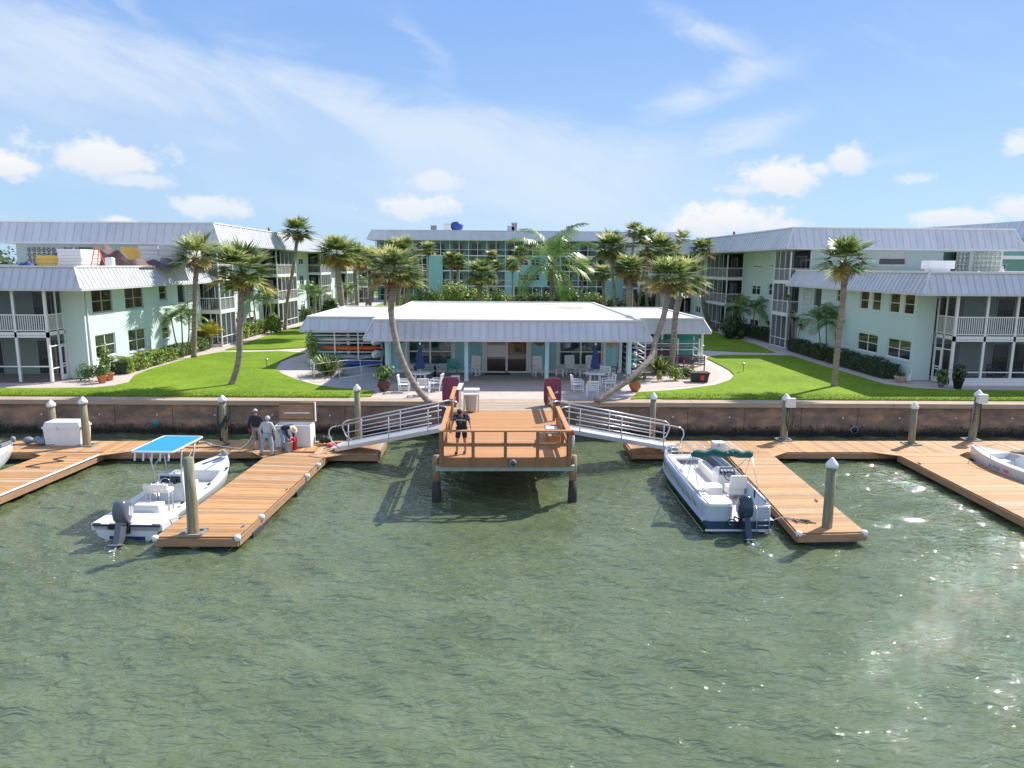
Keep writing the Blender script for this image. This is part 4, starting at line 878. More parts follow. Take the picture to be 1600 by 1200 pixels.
# pilings
def piling(x, y, zt, label, cap=True, group='dock pilings', r=.15, lean=(0, 0), hoop=True, box=None, hose=False, wet=False):
    t = thing('piling', label, 'piling', (x, y, 0), 0, group); m = MB()
    m.tube([(0, 0, -1.2), (0, 0, .1), (lean[0]*.5, lean[1]*.5, zt/2), (lean[0], lean[1], zt)], [r*1.08, r*1.08, r*1.03, r*.95], 14); m.build('post', 'pile', t)
    if cap: m = MB(); m.lathe([(r*1.25, -.04), (r*1.28, .05), (r*1.1, .10), (r*.35, .24), (.015, .27)], 16, (lean[0], lean[1], zt)); m.build('cap', 'white', t)
    if hoop:
        m = MB()
        for a in ((-.3, 0, .08, .5), (.3, 0, .08, .5), (0, -.25, .68, .08), (0, .25, .68, .08)): m.box((a[0], a[1], DZ+.03), (a[2], a[3], .05))
        m.build('pile_guide', 'grey', t)
    if box:
        m = MB(); m.box((box[0], -.2, zt-.12), (.42, .22, .42)); m.build('hose_box', 'offwhite', t)
        m = MB(); rg = random.Random(int(x*10))
        for k in range(4): dx = box[0]*.4+rg.uniform(-.22, .22); m.tube([(dx, -.2, zt-.3), (dx+rg.uniform(-.06, .06), -.22, zt-.9), (dx+rg.uniform(-.1, .1), -.18, zt-1.25-rg.random()*.3)], .022, 6)
        m.build('hose', 'rope_dark', t)
    if hose:
        m = MB()
        for k in range(3): m.tube([(math.cos(a)*(.20+.02*k), math.sin(a)*(.20+.02*k)-.02, zt-.62-.55*math.sin(a/2)**2+.25*math.cos(a*2)*.3-.1*k) for a in [i*.4 for i in range(16)]], .028, 6)
        m.tube([(-.18, -.1, zt-.2), (-.22, -.15, zt-.9), (-.15, -.12, zt-1.9), (-.05, -.2, DZ+.1)], .03, 6); m.tube([(.18, -.1, zt-.2), (.2, -.15, zt-.9), (.12, -.16, zt-1.3)], .03, 6); m.build('hose', 'rope_dark', t)
    return t
def ptop(px, py, y): return at(px, py, Y=y).z
piling(-19.85, 31.95, ptop(79, 634, 31.9), 'shorter weathered piling with white cap behind the closed white dock box', hoop=False)
piling(-17.82, 30.9, ptop(134, 629, 30.9), 'weathered piling with white cap right beside the closed white dock box')
piling(-12.22, 32.0, ptop(351, 626, 32), 'piling with white cap and dark hose coiled round it', hose=True, hoop=False)
piling(-8.9, 20.45, ptop(298, 715, 20.45), 'tall bare topped piling at the end of the left finger dock', cap=False, r=.155)
piling(-6.25, 32.6, ptop(573, 609, 32.6), 'piling with white cap standing behind the left gangway', hoop=False, r=.14)
piling(7.6, 32.6, ptop(1007, 622, 32.6), 'piling with white cap standing behind the right gangway', hoop=False, r=.14)
piling(13.62, 31.9, ptop(1223, 624, 31.9), 'piling with white cap and pale box left of the thin plain piling', box=(.12,), r=.16)
piling(19.2, 31.1, ptop(1426, 637, 31.1), 'plain thin piling with white cap on the right dock between two boxed ones', r=.14)
piling(22.55, 31.9, ptop(1523, 618, 31.9), 'piling with white cap and pale box nearest the right edge', box=(.16,), r=.16, lean=(.12, 0))
piling(10.42, 20.75, ptop(1293, 728, 20.75), 'tall piling with pointed white cap at the end of the right finger dock', r=.145, hoop=False)
# dock boxes
def dock_box(x, y, label, w, d, h, rz=0, opened=False):
    t = thing('dock_box', label, 'storage box', (x, y, DZ), rz); m = MB()
    if not opened:
        m.loft([[(-w/2*s, -d/2*s, z), (w/2*s, -d/2*s, z), (w/2*s, d/2*s, z), (-w/2*s, d/2*s, z)] for z, s in ((0, .94), (h*.72, 1.0))], True, True); m.build('body', 'white', t)
        m = MB(); m.loft([[(-w/2*s, -d/2*s, z), (w/2*s, -d/2*s, z), (w/2*s, d/2*s, z), (-w/2*s, d/2*s, z)] for z, s in ((h*.725, 1.05), (h*.8, 1.05), (h*.81, .99), (h*.99, .90))], True, True); m.build('lid', 'white', t)
        m = MB(); m.box((-.1*w, -d/2*1.06, h*.74), (.08, .04, .14)); m.build('latch', 'steel', t)
    else:
        th = .05
        m.bx(-w/2, w/2, -d/2, -d/2+th, 0, h); m.bx(-w/2, w/2, d/2-th, d/2, 0, h); m.bx(-w/2, -w/2+th, -d/2+th, d/2-th, 0, h); m.bx(w/2-th, w/2, -d/2+th, d/2-th, 0, h); m.bx(-w/2+th, w/2-th, -d/2+th, d/2-th, .02, .06); m.build('body', 'white', t)
        m = MB(); m.bx(-w/2-.03, w/2+.03, d/2+.01, d/2+.05, h+.02, h+d+.05); m.bx(-w/2-.03, w/2+.03, d/2-.07, d/2+.01, h+.02, h+.09); m.bx(-w/2-.03, w/2+.03, d/2-.07, d/2+.01, h+d, h+d+.05)
        m.bx(w/2-.02, w/2+.03, d/2-.07, d/2+.01, h+.09, h+d); m.build('lid', 'fascia', t); m = MB(); m.bx(w/2+.031, w/2+.06, d/2-.09, d/2+.06, h+.02, h+d+.05); m.build('lid_edge', 'white', t)
        m = MB(); m.bx(-w/2+.06, w/2-.06, d/2-.02, d/2+.005, h+.13, h+d-.06); m.build('lid_lining', 'fascia', t)
        m = MB(); m.bx(-w/2+.2, w/2-.2, d/2-.05, d/2-.025, h+d*.45, h+d*.52); m.build('lid_strap', 'offwhite', t)
    return t
dock_box(-18.85, 31.3, 'closed white dock box at the left beside a weathered piling', 1.6, .85, 1.05)
dock_box(-8.75, 31.1, 'open white dock box with brown lining in its raised lid', 1.55, .85, .95, opened=True)
dock_box(10.0, 30.2, 'low white step box on the right dock behind the pontoon boat bow', .55, .5, .35)
dock_box(7.7, 29.98, 'small white step box at the foot of the right gangway', .6, .4, .3)
# gear heaps on the dock
def heap(name, label, cat, x, y, z, mt, n, sx, sy, sz, seed):
    t = MB(); rg = random.Random(seed)
    for k in range(n):
        a = rg.random()*6.28; c = (rg.uniform(-sx, sx)*.5, rg.uniform(-sy, sy)*.5, sz*.4*rg.random()); r = rg.uniform(.35, .6)*min(sx, sy)
        t.lathe([(r*.3, 0), (r, sz*.25), (r*.85, sz*.55), (r*.2, sz*.8)], 9, c, .8)
    o = t.build(name, mt, None); o.location = (x, y, z); return tag(o, label, cat)
heap('gear_bag', 'dark bundled wetsuit and bag left of the closed white dock box', 'bag', -20.2, 31.2, DZ, 'tarp_grey', 6, .8, .4, .35, 2)
heap('diving_bag', 'black gear bag near the left gangway foot', 'bag', -7.35, 31.0, DZ, 'black', 5, .45, .4, .4, 3)
heap('red_bag', 'red bag lying flat at the left gangway foot', 'bag', -6.95, 30.75, DZ, 'red', 5, .55, .35, .16, 4)
def rope(name, label, pts, r=.016, m='rope'):
    q = []
    for i in range(len(pts)-1):
        a, b = Vector(pts[i]), Vector(pts[i+1]); q += [a.lerp(b, t/4) for t in range(4)]
    q.append(Vector(pts[-1])); o = Vector(pts[0]); mb = MB(); mb.tube([p-o for p in q], r, 6); ob = mb.build(name, m, None); ob.location = o; return tag(ob, label, 'rope')
rope('hose', 'pale hose trailing from the standing worker across the dock', [(-10.3, 30.4, 1.2), (-10.6, 30.3, .7), (-10.9, 30.2, .50), (-11.6, 30.5, .49), (-12.4, 30.9, .49), (-12.9, 31.5, .49)], .022, 'offwhite')
rope('hose', 'dark hose looped on the boards by the hose wrapped piling', [(-12.1, 31.5, .48), (-11.7, 31.1, .48), (-12.0, 30.6, .48), (-13.0, 30.4, .48), (-14.4, 30.8, .48)], .022, 'rope_dark')
rope('mooring_line', 'dark line coiled on the far left finger dock', [(-17.6, 29.0, .48), (-17.9, 28.6, .48), (-17.3, 28.3, .48), (-17.9, 28.0, .48), (-18.3, 27.5, .48), (-17.7, 27.4, .48)], .02, 'rope_dark')
rope('mooring_line', 'dark line coiled on the right finger dock by the pontoon stern', [(9.55, 21.3, .48), (9.9, 21.0, .48), (10.1, 21.25, .48), (9.85, 21.35, .48), (10.2, 21.0, .48), (9.5, 21.5, .48), (9.05, 21.6, .5)], .016, 'rope_dark')

# ================================================================ clubhouse
cl = thing('clubhouse', 'low teal clubhouse with white posts and a grey metal apron roof', 'clubhouse', (.9, 44.2, GZ))
EZ, RZ = 4.35, 5.34
m = MB(); wallskin(m, 'y', 44.2, -1, -6.35, 8.15, GZ, 4.5, [(-5.25, -2.47, 2.2, 3.95), (4.2, 6.98, 2.2, 3.95), (-.44, 2.28, GZ+.01, 3.98)], dep=.12)
for x0, x1 in ((-6.35, -6.3), (8.1, 8.15)): m.bx(x0, x1, 44.2, 59.5, GZ, 4.4)
m.bx(-6.3, 8.1, 59.3, 59.5, GZ, 4.4); m.build('wall', 'teal_siding', cl, True)
x = -6.2
while x < 8.1:
    if not any(a < x < b for a, b in ((-5.4, -2.3), (4.05, 7.1), (-.6, 2.45))): m = MB(); m.bx(x, x+.035, 44.17, 44.2, GZ+.2, 4.4); m.build('siding_batten', 'teal_siding', cl, True)
    x += .38
m = MB()
for a, b in ((-6.3, -.6), (2.45, 8.1)): m.bx(a, b, 44.14, 44.195, GZ, GZ+.17)
m.bx(-6.45, -6.28, 44.1, 44.3, GZ, 4.4); m.bx(8.0, 8.17, 44.1, 44.3, GZ, 4.4); m.build('trim_board', 'white', cl, True)
for a, b in ((-5.25, -2.47), (4.2, 6.98)): window(cl, 'y', 44.2, -1, a, b, 2.2, 3.95, cols=2, rows=2, pane='pane_teal', w=.10); f = MB(); f.bx(a-.16, a-.01, 44.15, 44.198, 2.0, 4.1); f.bx(b+.01, b+.16, 44.15, 44.198, 2.0, 4.1); f.bx(a, b, 44.15, 44.198, 1.98, 2.12); f.build('window_trim', 'white', cl, True)
m = MB()
for x in (-.44, .86, 2.15): m.bx(x, x+.13, 44.10, 44.22, GZ, 3.98)
m.bx(-.31, 2.15, 44.10, 44.22, GZ, GZ+.10); m.bx(-.62, -.45, 44.14, 44.197, GZ, 4.1); m.bx(2.29, 2.46, 44.14, 44.197, GZ, 4.1); m.bx(-.31, 2.15, 44.1, 44.22, 3.86, 3.98)
dd = m.build('sliding_door', 'white', cl, True)
m = MB(); m.bx(-.31, .86, 44.21, 44.22, GZ+.1, 3.86); m.bx(.99, 2.15, 44.21, 44.22, GZ+.1, 3.86); m.build('pane', 'pane_brown', dd, True)
m = MB(); m.bx(-.30, .85, 44.195, 44.205, 2.75, 3.5); m.build('notice', 'offwhite', dd, True)
m = MB(); m.bx(-.30, .85, 44.195, 44.205, 3.5, 3.84); m.build('roller_blind', 'cap', dd, True)
for x in (-6.05, -1.48, 3.2, 8.02):
    m = MB(); m.bx(x-.11, x+.11, 40.85, 41.07, GZ+.0, EZ+.1); p_ = m.build('post', 'post_blue', cl, True); m = MB(); m.bx(x-.13, x+.13, 40.83, 41.09, GZ+.0, GZ+.17); m.build('post_base', 'white', p_, True)
mansard(cl, -7.1, 8.95, 39.25, 60.2, EZ, RZ, .5, sp=.46, sides='WSE', rib=.065)
for wx0, wx1, sd in ((-12.6, -6.2, 'WS'), (8.0, 14.6, 'SE')):
    mansard(cl, wx0, wx1, 46.75, 60.0, 4.12, 4.94, .45, sp=.62, sides=sd, rib=.03, name='wing_roof')
for x in (-12.25, -9.6, 11.5, 14.25):
    for y in (47.6, 58.5): m = MB(); m.bx(x-.08, x+.08, y-.08, y+.08, GZ, 4.05); m.build('wing_post', 'white', cl, True)
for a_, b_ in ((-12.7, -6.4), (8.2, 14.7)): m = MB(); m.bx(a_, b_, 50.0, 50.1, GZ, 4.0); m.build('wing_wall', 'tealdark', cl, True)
def blob(name, m_, par, x, y, z, rx, ry, seed):
    rg = random.Random(seed); n = 22; ps = [(x+math.cos(2*math.pi*i/n)*rx*(.75+.4*rg.random()), y+math.sin(2*math.pi*i/n)*ry*(.75+.4*rg.random()), z) for i in range(n)]; mb = MB(); mb.add(ps, [tuple(range(n))]); return mb.build(name, m_, par, True)
blob('roof_patch', 'rooftan', cl, 5.8, 53, RZ-.012, 1.1, 2.6, 1); blob('roof_patch', 'rooftan', cl, 4.4, 57.4, RZ-.012, 1.6, .9, 2); blob('roof_patch', 'rooftan', cl, -4.6, 56.5, RZ-.012, .7, .7, 4)
blob('roof_patch', 'rooftan', cl, 8.9, 50.5, 4.89, .5, .6, 5)
for x, y, z in ((-12.0, 56, 4.9), (8.9, 57.5, 4.9)): m = MB(); m.tube([(x, y, z-.05), (x, y, z+.25)], .05, 8); m.lathe([(.09, .2), (.09, .3), (.02, .36)], 10, (x, y, z)); m.build('roof_vent', 'steel', cl, True)
# fish plaques and ceiling fans
def fish(x, z, label, mt, w=.62):
    mb = MB(); n = 16; ps = []
    for i in range(n): a = 2*math.pi*i/n; ps.append((math.cos(a)*w*.42, 0, math.sin(a)*w*.24))
    vs = [(p[0], -.05, p[2]) for p in ps]+[(p[0]*1.04, .0, p[2]*1.04) for p in ps]; mb.add(vs, [tuple(range(n))]+[((i+1) % n, i, n+i, n+(i+1) % n) for i in range(n)])
    mb.add([(-.38*w, -.02, 0), (-.62*w, -.02, .22*w), (-.55*w, -.02, 0), (-.62*w, -.02, -.22*w)], [(0, 1, 2, 3)]); mb.add([(-.1*w, -.02, .2*w), (.1*w, -.02, .36*w), (.2*w, -.02, .2*w)], [(0, 1, 2)]); mb.add([(-.1*w, -.02, -.2*w), (0, -.02, -.34*w), (.15*w, -.02, -.2*w)], [(0, 1, 2)])
    o = mb.build('fish_plaque', mt, None); o.location = (x, 44.16, z); return tag(o, label, 'wall art')
fish(-5.78, 3.72, 'dark fish plaque at the left end of the clubhouse wall', 'fishbrown'); fish(-1.35, 3.7, 'gold and brown round turtle plaque left of the sliding door', 'fishgold', .5)
fish(3.0, 3.62, 'dark fish plaque right of the sliding door', 'fishbrown'); fish(7.55, 3.6, 'gold fish plaque near the right end of the clubhouse wall', 'fishgold')
for x, lb in ((-1.9, 'dark ceiling fan under the left half of the porch roof'), (3.5, 'dark ceiling fan under the right half of the porch roof')):
    t = thing('ceiling_fan', lb, 'fan', (x, 42.3, 4.02)); m = MB(); m.tube([(0, 0, 0), (0, 0, .25)], .03, 8); m.lathe([(.05, -.1), (.12, -.06), (.12, .03), (.04, .06)], 12); m.build('motor', 'bronze', t)
    for k in range(4): a = k*math.pi/2+.4; m = MB(); m.beam((math.cos(a)*.1, math.sin(a)*.1, 0), (math.cos(a)*.65, math.sin(a)*.65, 0), .12, .015); m.build('blade', 'bronze', t)
m = MB(); m.box((0, 0, .01), (1.6, .7, .02)); o = m.build('door_mat', 'black', None); o.location = (.35, 43.6, GZ+.001); tag(o, 'black mat at the foot of the sliding door', 'mat')

# ---------------------------------------------------------------- furniture
def slat_chair(name, label, cat, kind, mt, loc, rz, group):
    t = thing(name, label, cat, loc, rz, group); sh = .42; w = .56; d = .50
    m = MB()
    for i in range(6): y = -d/2+i*d/5.4; m.bx(-w/2+.04, w/2-.04, y, y+.075, sh-.02, sh)
    m.build('seat', mt, t)
    m = MB(); top = 1.15 if kind == 'rocker' else .88
    def bp(z): return d/2-.02+(z-sh)*.22
    if kind == 'rocker' or kind == 'adirondack':
        for i in range(7): x = -w/2+.06+i*(w-.12)/6; m.beam((x, bp(sh), sh), (x, bp(top-.05), top-.05-(.06 if kind == 'adirondack' and i in (0, 6) else 0)), .055, .018)
        m.beam((-w/2+.02, bp(top), top), (w/2-.02, bp(top), top), .03, .10); m.beam((-w/2+.02, bp(.5), .5), (w/2-.02, bp(.5), .5), .03, .05)
    else:
        for z in (.52, .62, .72, .82): m.beam((-w/2+.04, bp(z), z), (w/2-.04, bp(z), z), .02, .06)
        m.beam((-w/2, bp(.88), .88), (w/2, bp(.88), .88), .09, .05)
    m.build('backrest', mt, t)
    for s in (-1, 1):
        m = MB(); m.beam((s*w/2, -d/2-.03, .64), (s*w/2, d/2+.03, .64), .075, .03); m.beam((s*w/2, -d/2, .5), (s*w/2, d/2, .5), .02, .04) if kind == 'table' else None; m.build('armrest', mt, t)
        m = MB(); m.bx(s*w/2-.025, s*w/2+.025, -d/2-.025, -d/2+.025, .03, .625); m.build('leg', mt, t)
        m = MB(); m.beam((s*w/2, d/2-.02, .03), (s*w/2, bp(top), top), .05, .05, up=(0, 1, 0)); m.build('leg', mt, t)
        if kind == 'rocker': m = MB(); m.tube([(s*w/2, y, .03+.28*y*y) for y in (-.48, -.3, -.1, .1, .3, .5)], .022, 6); m.build('rocker', mt, t)
        else: m = MB(); m.beam((s*w/2, -d/2, .18), (s*w/2, d/2, .18), .03, .04); m.build('stretcher', mt, t)
    return t
def g_at(px, py): p = at(px, py, z=GZ); return (p.x, p.y, GZ)
GR = 'white rocking chairs on the clubhouse porch'
r0 = slat_chair('rocking_chair', 'white rocking chair just left of the sliding door', 'rocking chair', 'rocker', 'furn', g_at(740, 587), R_(-25), GR)
for (px, py, rz, lb) in ((842, 588, -75+90, 'white rocking chair just right of the sliding door'), (891, 586, 5, 'white rocking chair between two low side tables'), (924, 586, 5, 'white rocking chair partly hidden behind the right blue umbrella')): dup(r0, g_at(px, py), R_(rz), lb)
slat_chair('adirondack_chair', 'teal adirondack chair below the left window', 'chair', 'adirondack', 'teal', g_at(707, 585), R_(10), 'adirondack chairs'); slat_chair('adirondack_chair', 'dark maroon adirondack chair under the gold fish plaque', 'chair', 'adirondack', 'maroon', g_at(956, 590), R_(-100), 'adirondack chairs')
def side_table(px, py, lb, mt='furn'):
    t = thing('side_table', lb, 'table', g_at(px, py), 0, 'low side tables on the porch'); m = MB(); m.box((0, 0, .47), (.5, .45, .04)); m.build('table_top', mt, t); m = MB(); m.box((0, 0, .18), (.42, .38, .03)); m.build('shelf', mt, t)
    for sx in (-1, 1):
        for sy in (-1, 1): m = MB(); m.box((sx*.2, sy*.17, .225), (.05, .05, .45)); m.build('leg', mt, t)
side_table(874, 588, 'low white side table left of the middle rocking chair'); side_table(911, 588, 'low white side table right of the middle rocking chair'); side_table(712, 600, 'low white side table left of the second porch post')
def umbrella_set(px, py, side):
    t = thing('patio_table', 'round white patio table under the closed %s blue umbrella' % side, 'table', g_at(px, py), 0, 'round white patio tables'); m = MB(); m.lathe([(.04, .70), (.56, .70), (.60, .72), (.60, .745), (.56, .755), (.04, .755)], 24); m.build('table_top', 'furn', t)
    for k in range(4): a = k*math.pi/2+.78; m = MB(); m.beam((math.cos(a)*.42, math.sin(a)*.42, 0), (math.cos(a)*.36, math.sin(a)*.36, .70), .06, .06); m.build('leg', 'furn', t)
    u = thing('patio_umbrella', 'closed navy blue umbrella on the %s patio table' % side, 'umbrella', g_at(px, py), 0, 'closed blue umbrellas'); m = MB(); m.tube([(0, 0, .0), (0, 0, 2.35)], .022, 8); m.build('pole', 'furn', u)
    m = MB(); n = 16; prof = [(.03, 2.32), (.07, 2.15), (.12, 1.8), (.18, 1.3), (.22, 1.08), (.19, .98)]
    vs = [(r*(1+.28*(j % 2))*math.cos(2*math.pi*j/n), r*(1+.28*(j % 2))*math.sin(2*math.pi*j/n), z) for r, z in prof for j in range(n)]
    m.add(vs, [(i*n+j, i*n+(j+1) % n, (i+1)*n+(j+1) % n, (i+1)*n+j) for i in range(len(prof)-1) for j in range(n)]+[tuple(range(n))]); m.build('canopy', 'navycloth' if False else 'navy2', u)
    m = MB(); m.lathe([(.04, 2.30), (.05, 2.38), (.01, 2.44)], 10); m.build('finial', 'furn', u)
mat('navy2', (0.02, 0.045, 0.16), 0.8, var=.15)
umbrella_set(657, 603, 'left'); umbrella_set(929, 603, 'right')
GC = 'white armchairs round the patio tables'
c0 = slat_chair('patio_chair', 'white armchair on the left of the left patio table', 'chair', 'table', 'furn', g_at(632, 612), R_(90), GC)
for px, py, rz, lb in ((682, 610, -100, 'white armchair on the right of the left patio table'), (662, 617, 180, 'white armchair with its back to the water at the left patio table'),
                       (902, 612, 95, 'white armchair on the left of the right patio table'), (925, 621, 178, 'white armchair with its back to the water at the right patio table'), (950, 610, -80, 'white armchair on the right of the right patio table'), (944, 597, -20, 'white armchair with a dark cushion shade behind the right patio table')): dup(c0, g_at(px, py), R_(rz), lb)
t = thing('picnic_table', 'grey topped picnic table with curved black frame below the left window', 'picnic table', g_at(664, 588)); m = MB()
for i in range(5): m.bx(-.85, .85, -.36+i*.145, -.23+i*.145, .73, .76)
m.build('table_top', 'greylight', t)
for s in (-1, 1):
    m = MB(); m.bx(-.85, .85, s*.72-.12, s*.72+.12, .44, .47); m.build('seat', 'greylight', t)
    m = MB(); m.tube([(s*.6, -.75, .44), (s*.6, -.8, .1), (s*.6, -.6, .03), (s*.6, .6, .03), (s*.6, .8, .1), (s*.6, .75, .44)], .03, 8); m.tube([(s*.6, -.3, .72), (s*.6, -.35, .03)], .03, 8); m.tube([(s*.6, .3, .72), (s*.6, .35, .03)], .03, 8); m.build('frame', 'black', t)

# kayak racks and kayaks
def rack(x0, x1, y0, y1, levels, label, ns=4):
    t = thing('kayak_rack', label, 'rack', ((x0+x1)/2, y0, GZ))
    for i in range(ns):
        x = lerp(x0, x1, i/(ns-1))
        m = MB(); m.bx(x-.04, x+.04, y0, y0+.08, GZ, levels[-1]+.3); m.bx(x-.04, x+.04, y1, y1+.08, GZ, levels[-1]+.3)
        for z in levels: m.bx(x-.035, x+.035, y0+.08, y1, z-.06, z)
        m.build('upright', 'white', t, True)
    m = MB()
    for z in levels: m.bx(x0+.04, x1-.04, y0-.01, y0+.05, z-.05, z-.0)
    m.build('crossbar', 'white', t, True); return t
def kayak(label, mt, p, rz, L=3.8, w=.7, h=.32, board=False):
    t = thing('paddle_board' if board else 'kayak', label, 'paddle board' if board else 'kayak', p, rz); m = MB(); n = 14; secs = []
    for i in range(n+1):
        u = i/n; x = -L/2+L*u; k = max(.04, (1-abs(2*u-1)**2.4)); b = w/2*k; rise = .10*abs(2*u-1)**3*(0.3 if board else 1); hh = (.10 if board else h)*(.5+.5*k)
        secs.append([(x, b*math.cos(a), hh*(.5+.5*math.sin(a))+rise) for a in [2*math.pi*j/14 for j in range(14)]])
    m.smooth = True; m.loft(secs, True, True); m.build('hull', mt, t)
    if not board:
        m = MB(); m.smooth = False; q = [(math.cos(2*math.pi*j/14)*.42, math.sin(2*math.pi*j/14)*w*.30, h+.012) for j in range(14)]; m.add(q, [tuple(range(14))]); m.build('cockpit', 'black', t)
    else:
        m = MB(); m.bx(-.7, .5, -.18, .18, .108, .118); m.build('deck_pad', 'greylight', t)
    return t
rack(-11.9, -7.3, 46.9, 48.2, [2.15, 2.72, 3.32, 3.82], 'white kayak rack under the left wing roof')
rack(9.6, 13.9, 47.0, 48.3, [1.95, 2.45, 2.95, 3.35], 'white kayak rack under the right wing roof', 4)
kayak('red kayak on the top level of the left rack', 'maroon', (-10.2, 47.6, 3.84), 0, 4.6, .55, .2); kayak('orange red kayak on the left rack', 'orange', (-9.3, 47.4, 2.74), 0, 4.4)
kayak('pale blue kayak low on the left rack', 'bluetip', (-9.0, 47.4, 2.17), 0, 4.0); kayak('deep blue kayak on the ground under the left rack', 'kblue', (-8.8, 46.9, GZ+.02), 0, 4.0)
kayak('tan striped kayak just below the red top one on the left rack', 'vinyl', (-10.4, 47.6, 3.34), 0, 4.2, .6, .28); kayak('blue kayak pressed against the back of the left rack', 'kblue', (-8.6, 49.5, 2.9), 0, 4.4, .8, .5)
for i, (z, mt, lb) in enumerate(((3.35, 'vinyl', 'cream canoe end facing the water above its twin'), (2.55, 'vinyl', 'cream canoe end facing the water lower of the pair'))): kayak(lb, mt, (-7.35, 46.2, z), R_(90), 4.4, .8, .4)
kayak('teal paddle board on the top of the right rack', 'teal', (12.0, 47.5, 3.40), R_(2), 4.6, .75, .12, True); kayak('grey kayak on the second level of the right rack', 'grey', (11.6, 47.6, 2.97), 0, 4.2); kayak('dark blue kayak low on the right rack', 'navystripe', (12.2, 47.6, 1.97), 0, 3.8); kayak('red kayak on the third level of the right rack', 'maroon', (10.6, 47.6, 2.47), 0, 3.4)
for i, (mt, dx) in enumerate((('vinyl', 0), ('teal', -.05), ('vinyl', .05), ('kblue', 0), ('white', .08), ('white', -.03))):
    kayak(['cream paddle board lowest of the end-on stack', 'teal paddle board second from the bottom of the end-on stack', 'cream paddle board third from the bottom of the end-on stack', 'blue kayak fourth from the bottom of the end-on stack', 'white paddle board second from the top of the end-on stack', 'white paddle board topmost of the end-on stack'][i], mt, (9.0+dx, 46.0, GZ+.25+i*.36), R_(90), 4.0, .8, .24)
rk = rack(8.45, 9.6, 43.9, 46.5, [GZ+.22+i*.36 for i in range(6)], 'white end-on rack at the right corner of the clubhouse', 2)
# ramp handrails at the left
t = thing('ramp_handrail', 'pale tube handrails of the ramp left of the clubhouse', 'handrail', g_at(505, 590)); a = g_at(491, 594)
def hr(p, q, h=.85):
    m = MB(); p = Vector(p); q = Vector(q); L = (q-p).length; n = max(2, int(L/1.3)); u = Vector((0, 0, 1)); z0 = p.z
    m.tube([p+u*.25, p+u*h, q+u*h], .022, 8); m.tube([p+u*.32, q+u*.32], .02, 8)
    for i in range(n+1): c = p.lerp(q, i/n); m.tube([c, c+u*h], .02, 8)
    m.build('rail_run', 'railwhite', t, True)
hr(g_at(492, 591), g_at(596, 577)); hr(g_at(531, 600), g_at(597, 590)); hr(g_at(491, 591), g_at(486, 583))
# ================================================================ boats
def hull_parts(t, L, B, sheer, mt='gelcoat', cap='gelcoat', floor='nonskid', stripe=None, sole=.12, cw=.20, fore=.30, bowfull=2.3, transom_open=True, deckfill=None, square=0.0):
    """planing hull along +y: stern at y=0, bow at y=L; z=0 is the water"""
    n = 22; secs = []; caps = []; ins = []; st = []
    for i in range(n+1):
        u = i/n; y = u*L; k = 1-max(0, (u-.45)/.55)**bowfull*(1-square); b = max(.03, B/2*k*(1-.06*(1-u)**2)); zs = sheer(u); ch = .10+.35*max(0, (u-.55)/.45)**2; ke = -.32+(.32+zs*.55)*max(0, (u-.75)/.25)**2
        bc = b*.86
        secs.append([(-b, y, zs), (-b*.985, y, zs-.10), (-(b*.4+bc*.6), y, (zs*.45+ch*.55)), (-bc, y, ch), (0, y, ke), (bc, y, ch), (b*.4+bc*.6, y, (zs*.45+ch*.55)), (b*.985, y, zs-.10), (b, y, zs)])
        w = min(cw*(1 if u < .9 else 1+3*(u-.9)), b*.98); ib = max(.01, b-w)
        caps.append([(-b-.015, y, zs-.01), (-b, y, zs+.03), (-ib, y, zs+.035), (-ib, y, zs-.01)]); ins.append((ib, y, zs))
    m = MB(); m.smooth = True; m.loft(secs); m.smooth = False; m.add(secs[0], [tuple(range(9))]); m.build('hull', mt, t)
    if stripe:
        m = MB(); m.loft([[(s*(q[1][0]*1.004 if s == 1 else q[1][0]*1.004)*1, q[1][1], q[1][2]+.02), (s*q[2][0]*1.006, q[2][1], q[2][2]+.06)] for s in (1,) for q in secs]); m.loft([[(-(q[1][0]*1.004), q[1][1], q[1][2]+.02), (-q[2][0]*1.006, q[2][1], q[2][2]+.06)] for q in secs]); m.build('stripe', stripe, t)
    iu = [j for j in range(n+1) if ins[j][1] <= L*(1-fore*.28)]
    m = MB(); m.smooth = False
    for s in (-1, 1): m.loft([[(s*p[0]*abs(1), p[1], p[2]) for p in (c if True else c)] if False else [(s*abs(p[0]), p[1], p[2]) for p in c] for c in caps])
    e = iu[-1]; fd = [[(-ins[j][0], ins[j][1], ins[j][2]+.03), (ins[j][0], ins[j][1], ins[j][2]+.03)] for j in range(e, n+1)]
    m.loft(fd); m.build('gunwale', cap, t)
    m = MB()
    for s in (-1, 1): m.loft([[(s*ins[j][0], ins[j][1], ins[j][2]), (s*max(.02, ins[j][0]-.04), ins[j][1], sole)] for j in iu])
    m.add([(-ins[e][0], ins[e][1], ins[e][2]+.03), (ins[e][0], ins[e][1], ins[e][2]+.03), (max(.02, ins[e][0]-.04), ins[e][1], sole), (-max(.02, ins[e][0]-.04), ins[e][1], sole)], [(0, 1, 2, 3)])
    m.add([(-ins[0][0], 0.02, ins[0][2]), (ins[0][0], .02, ins[0][2]), (ins[0][0]-.04, .02, sole), (-ins[0][0]+.04, .02, sole)], [(0, 1, 2, 3)]); m.build('liner', cap, t)
    m = MB(); m.loft([[(-max(.02, ins[j][0]-.04), ins[j][1], sole), (max(.02, ins[j][0]-.04), ins[j][1], sole)] for j in iu]); m.build('cockpit_floor', floor, t)
    return ins
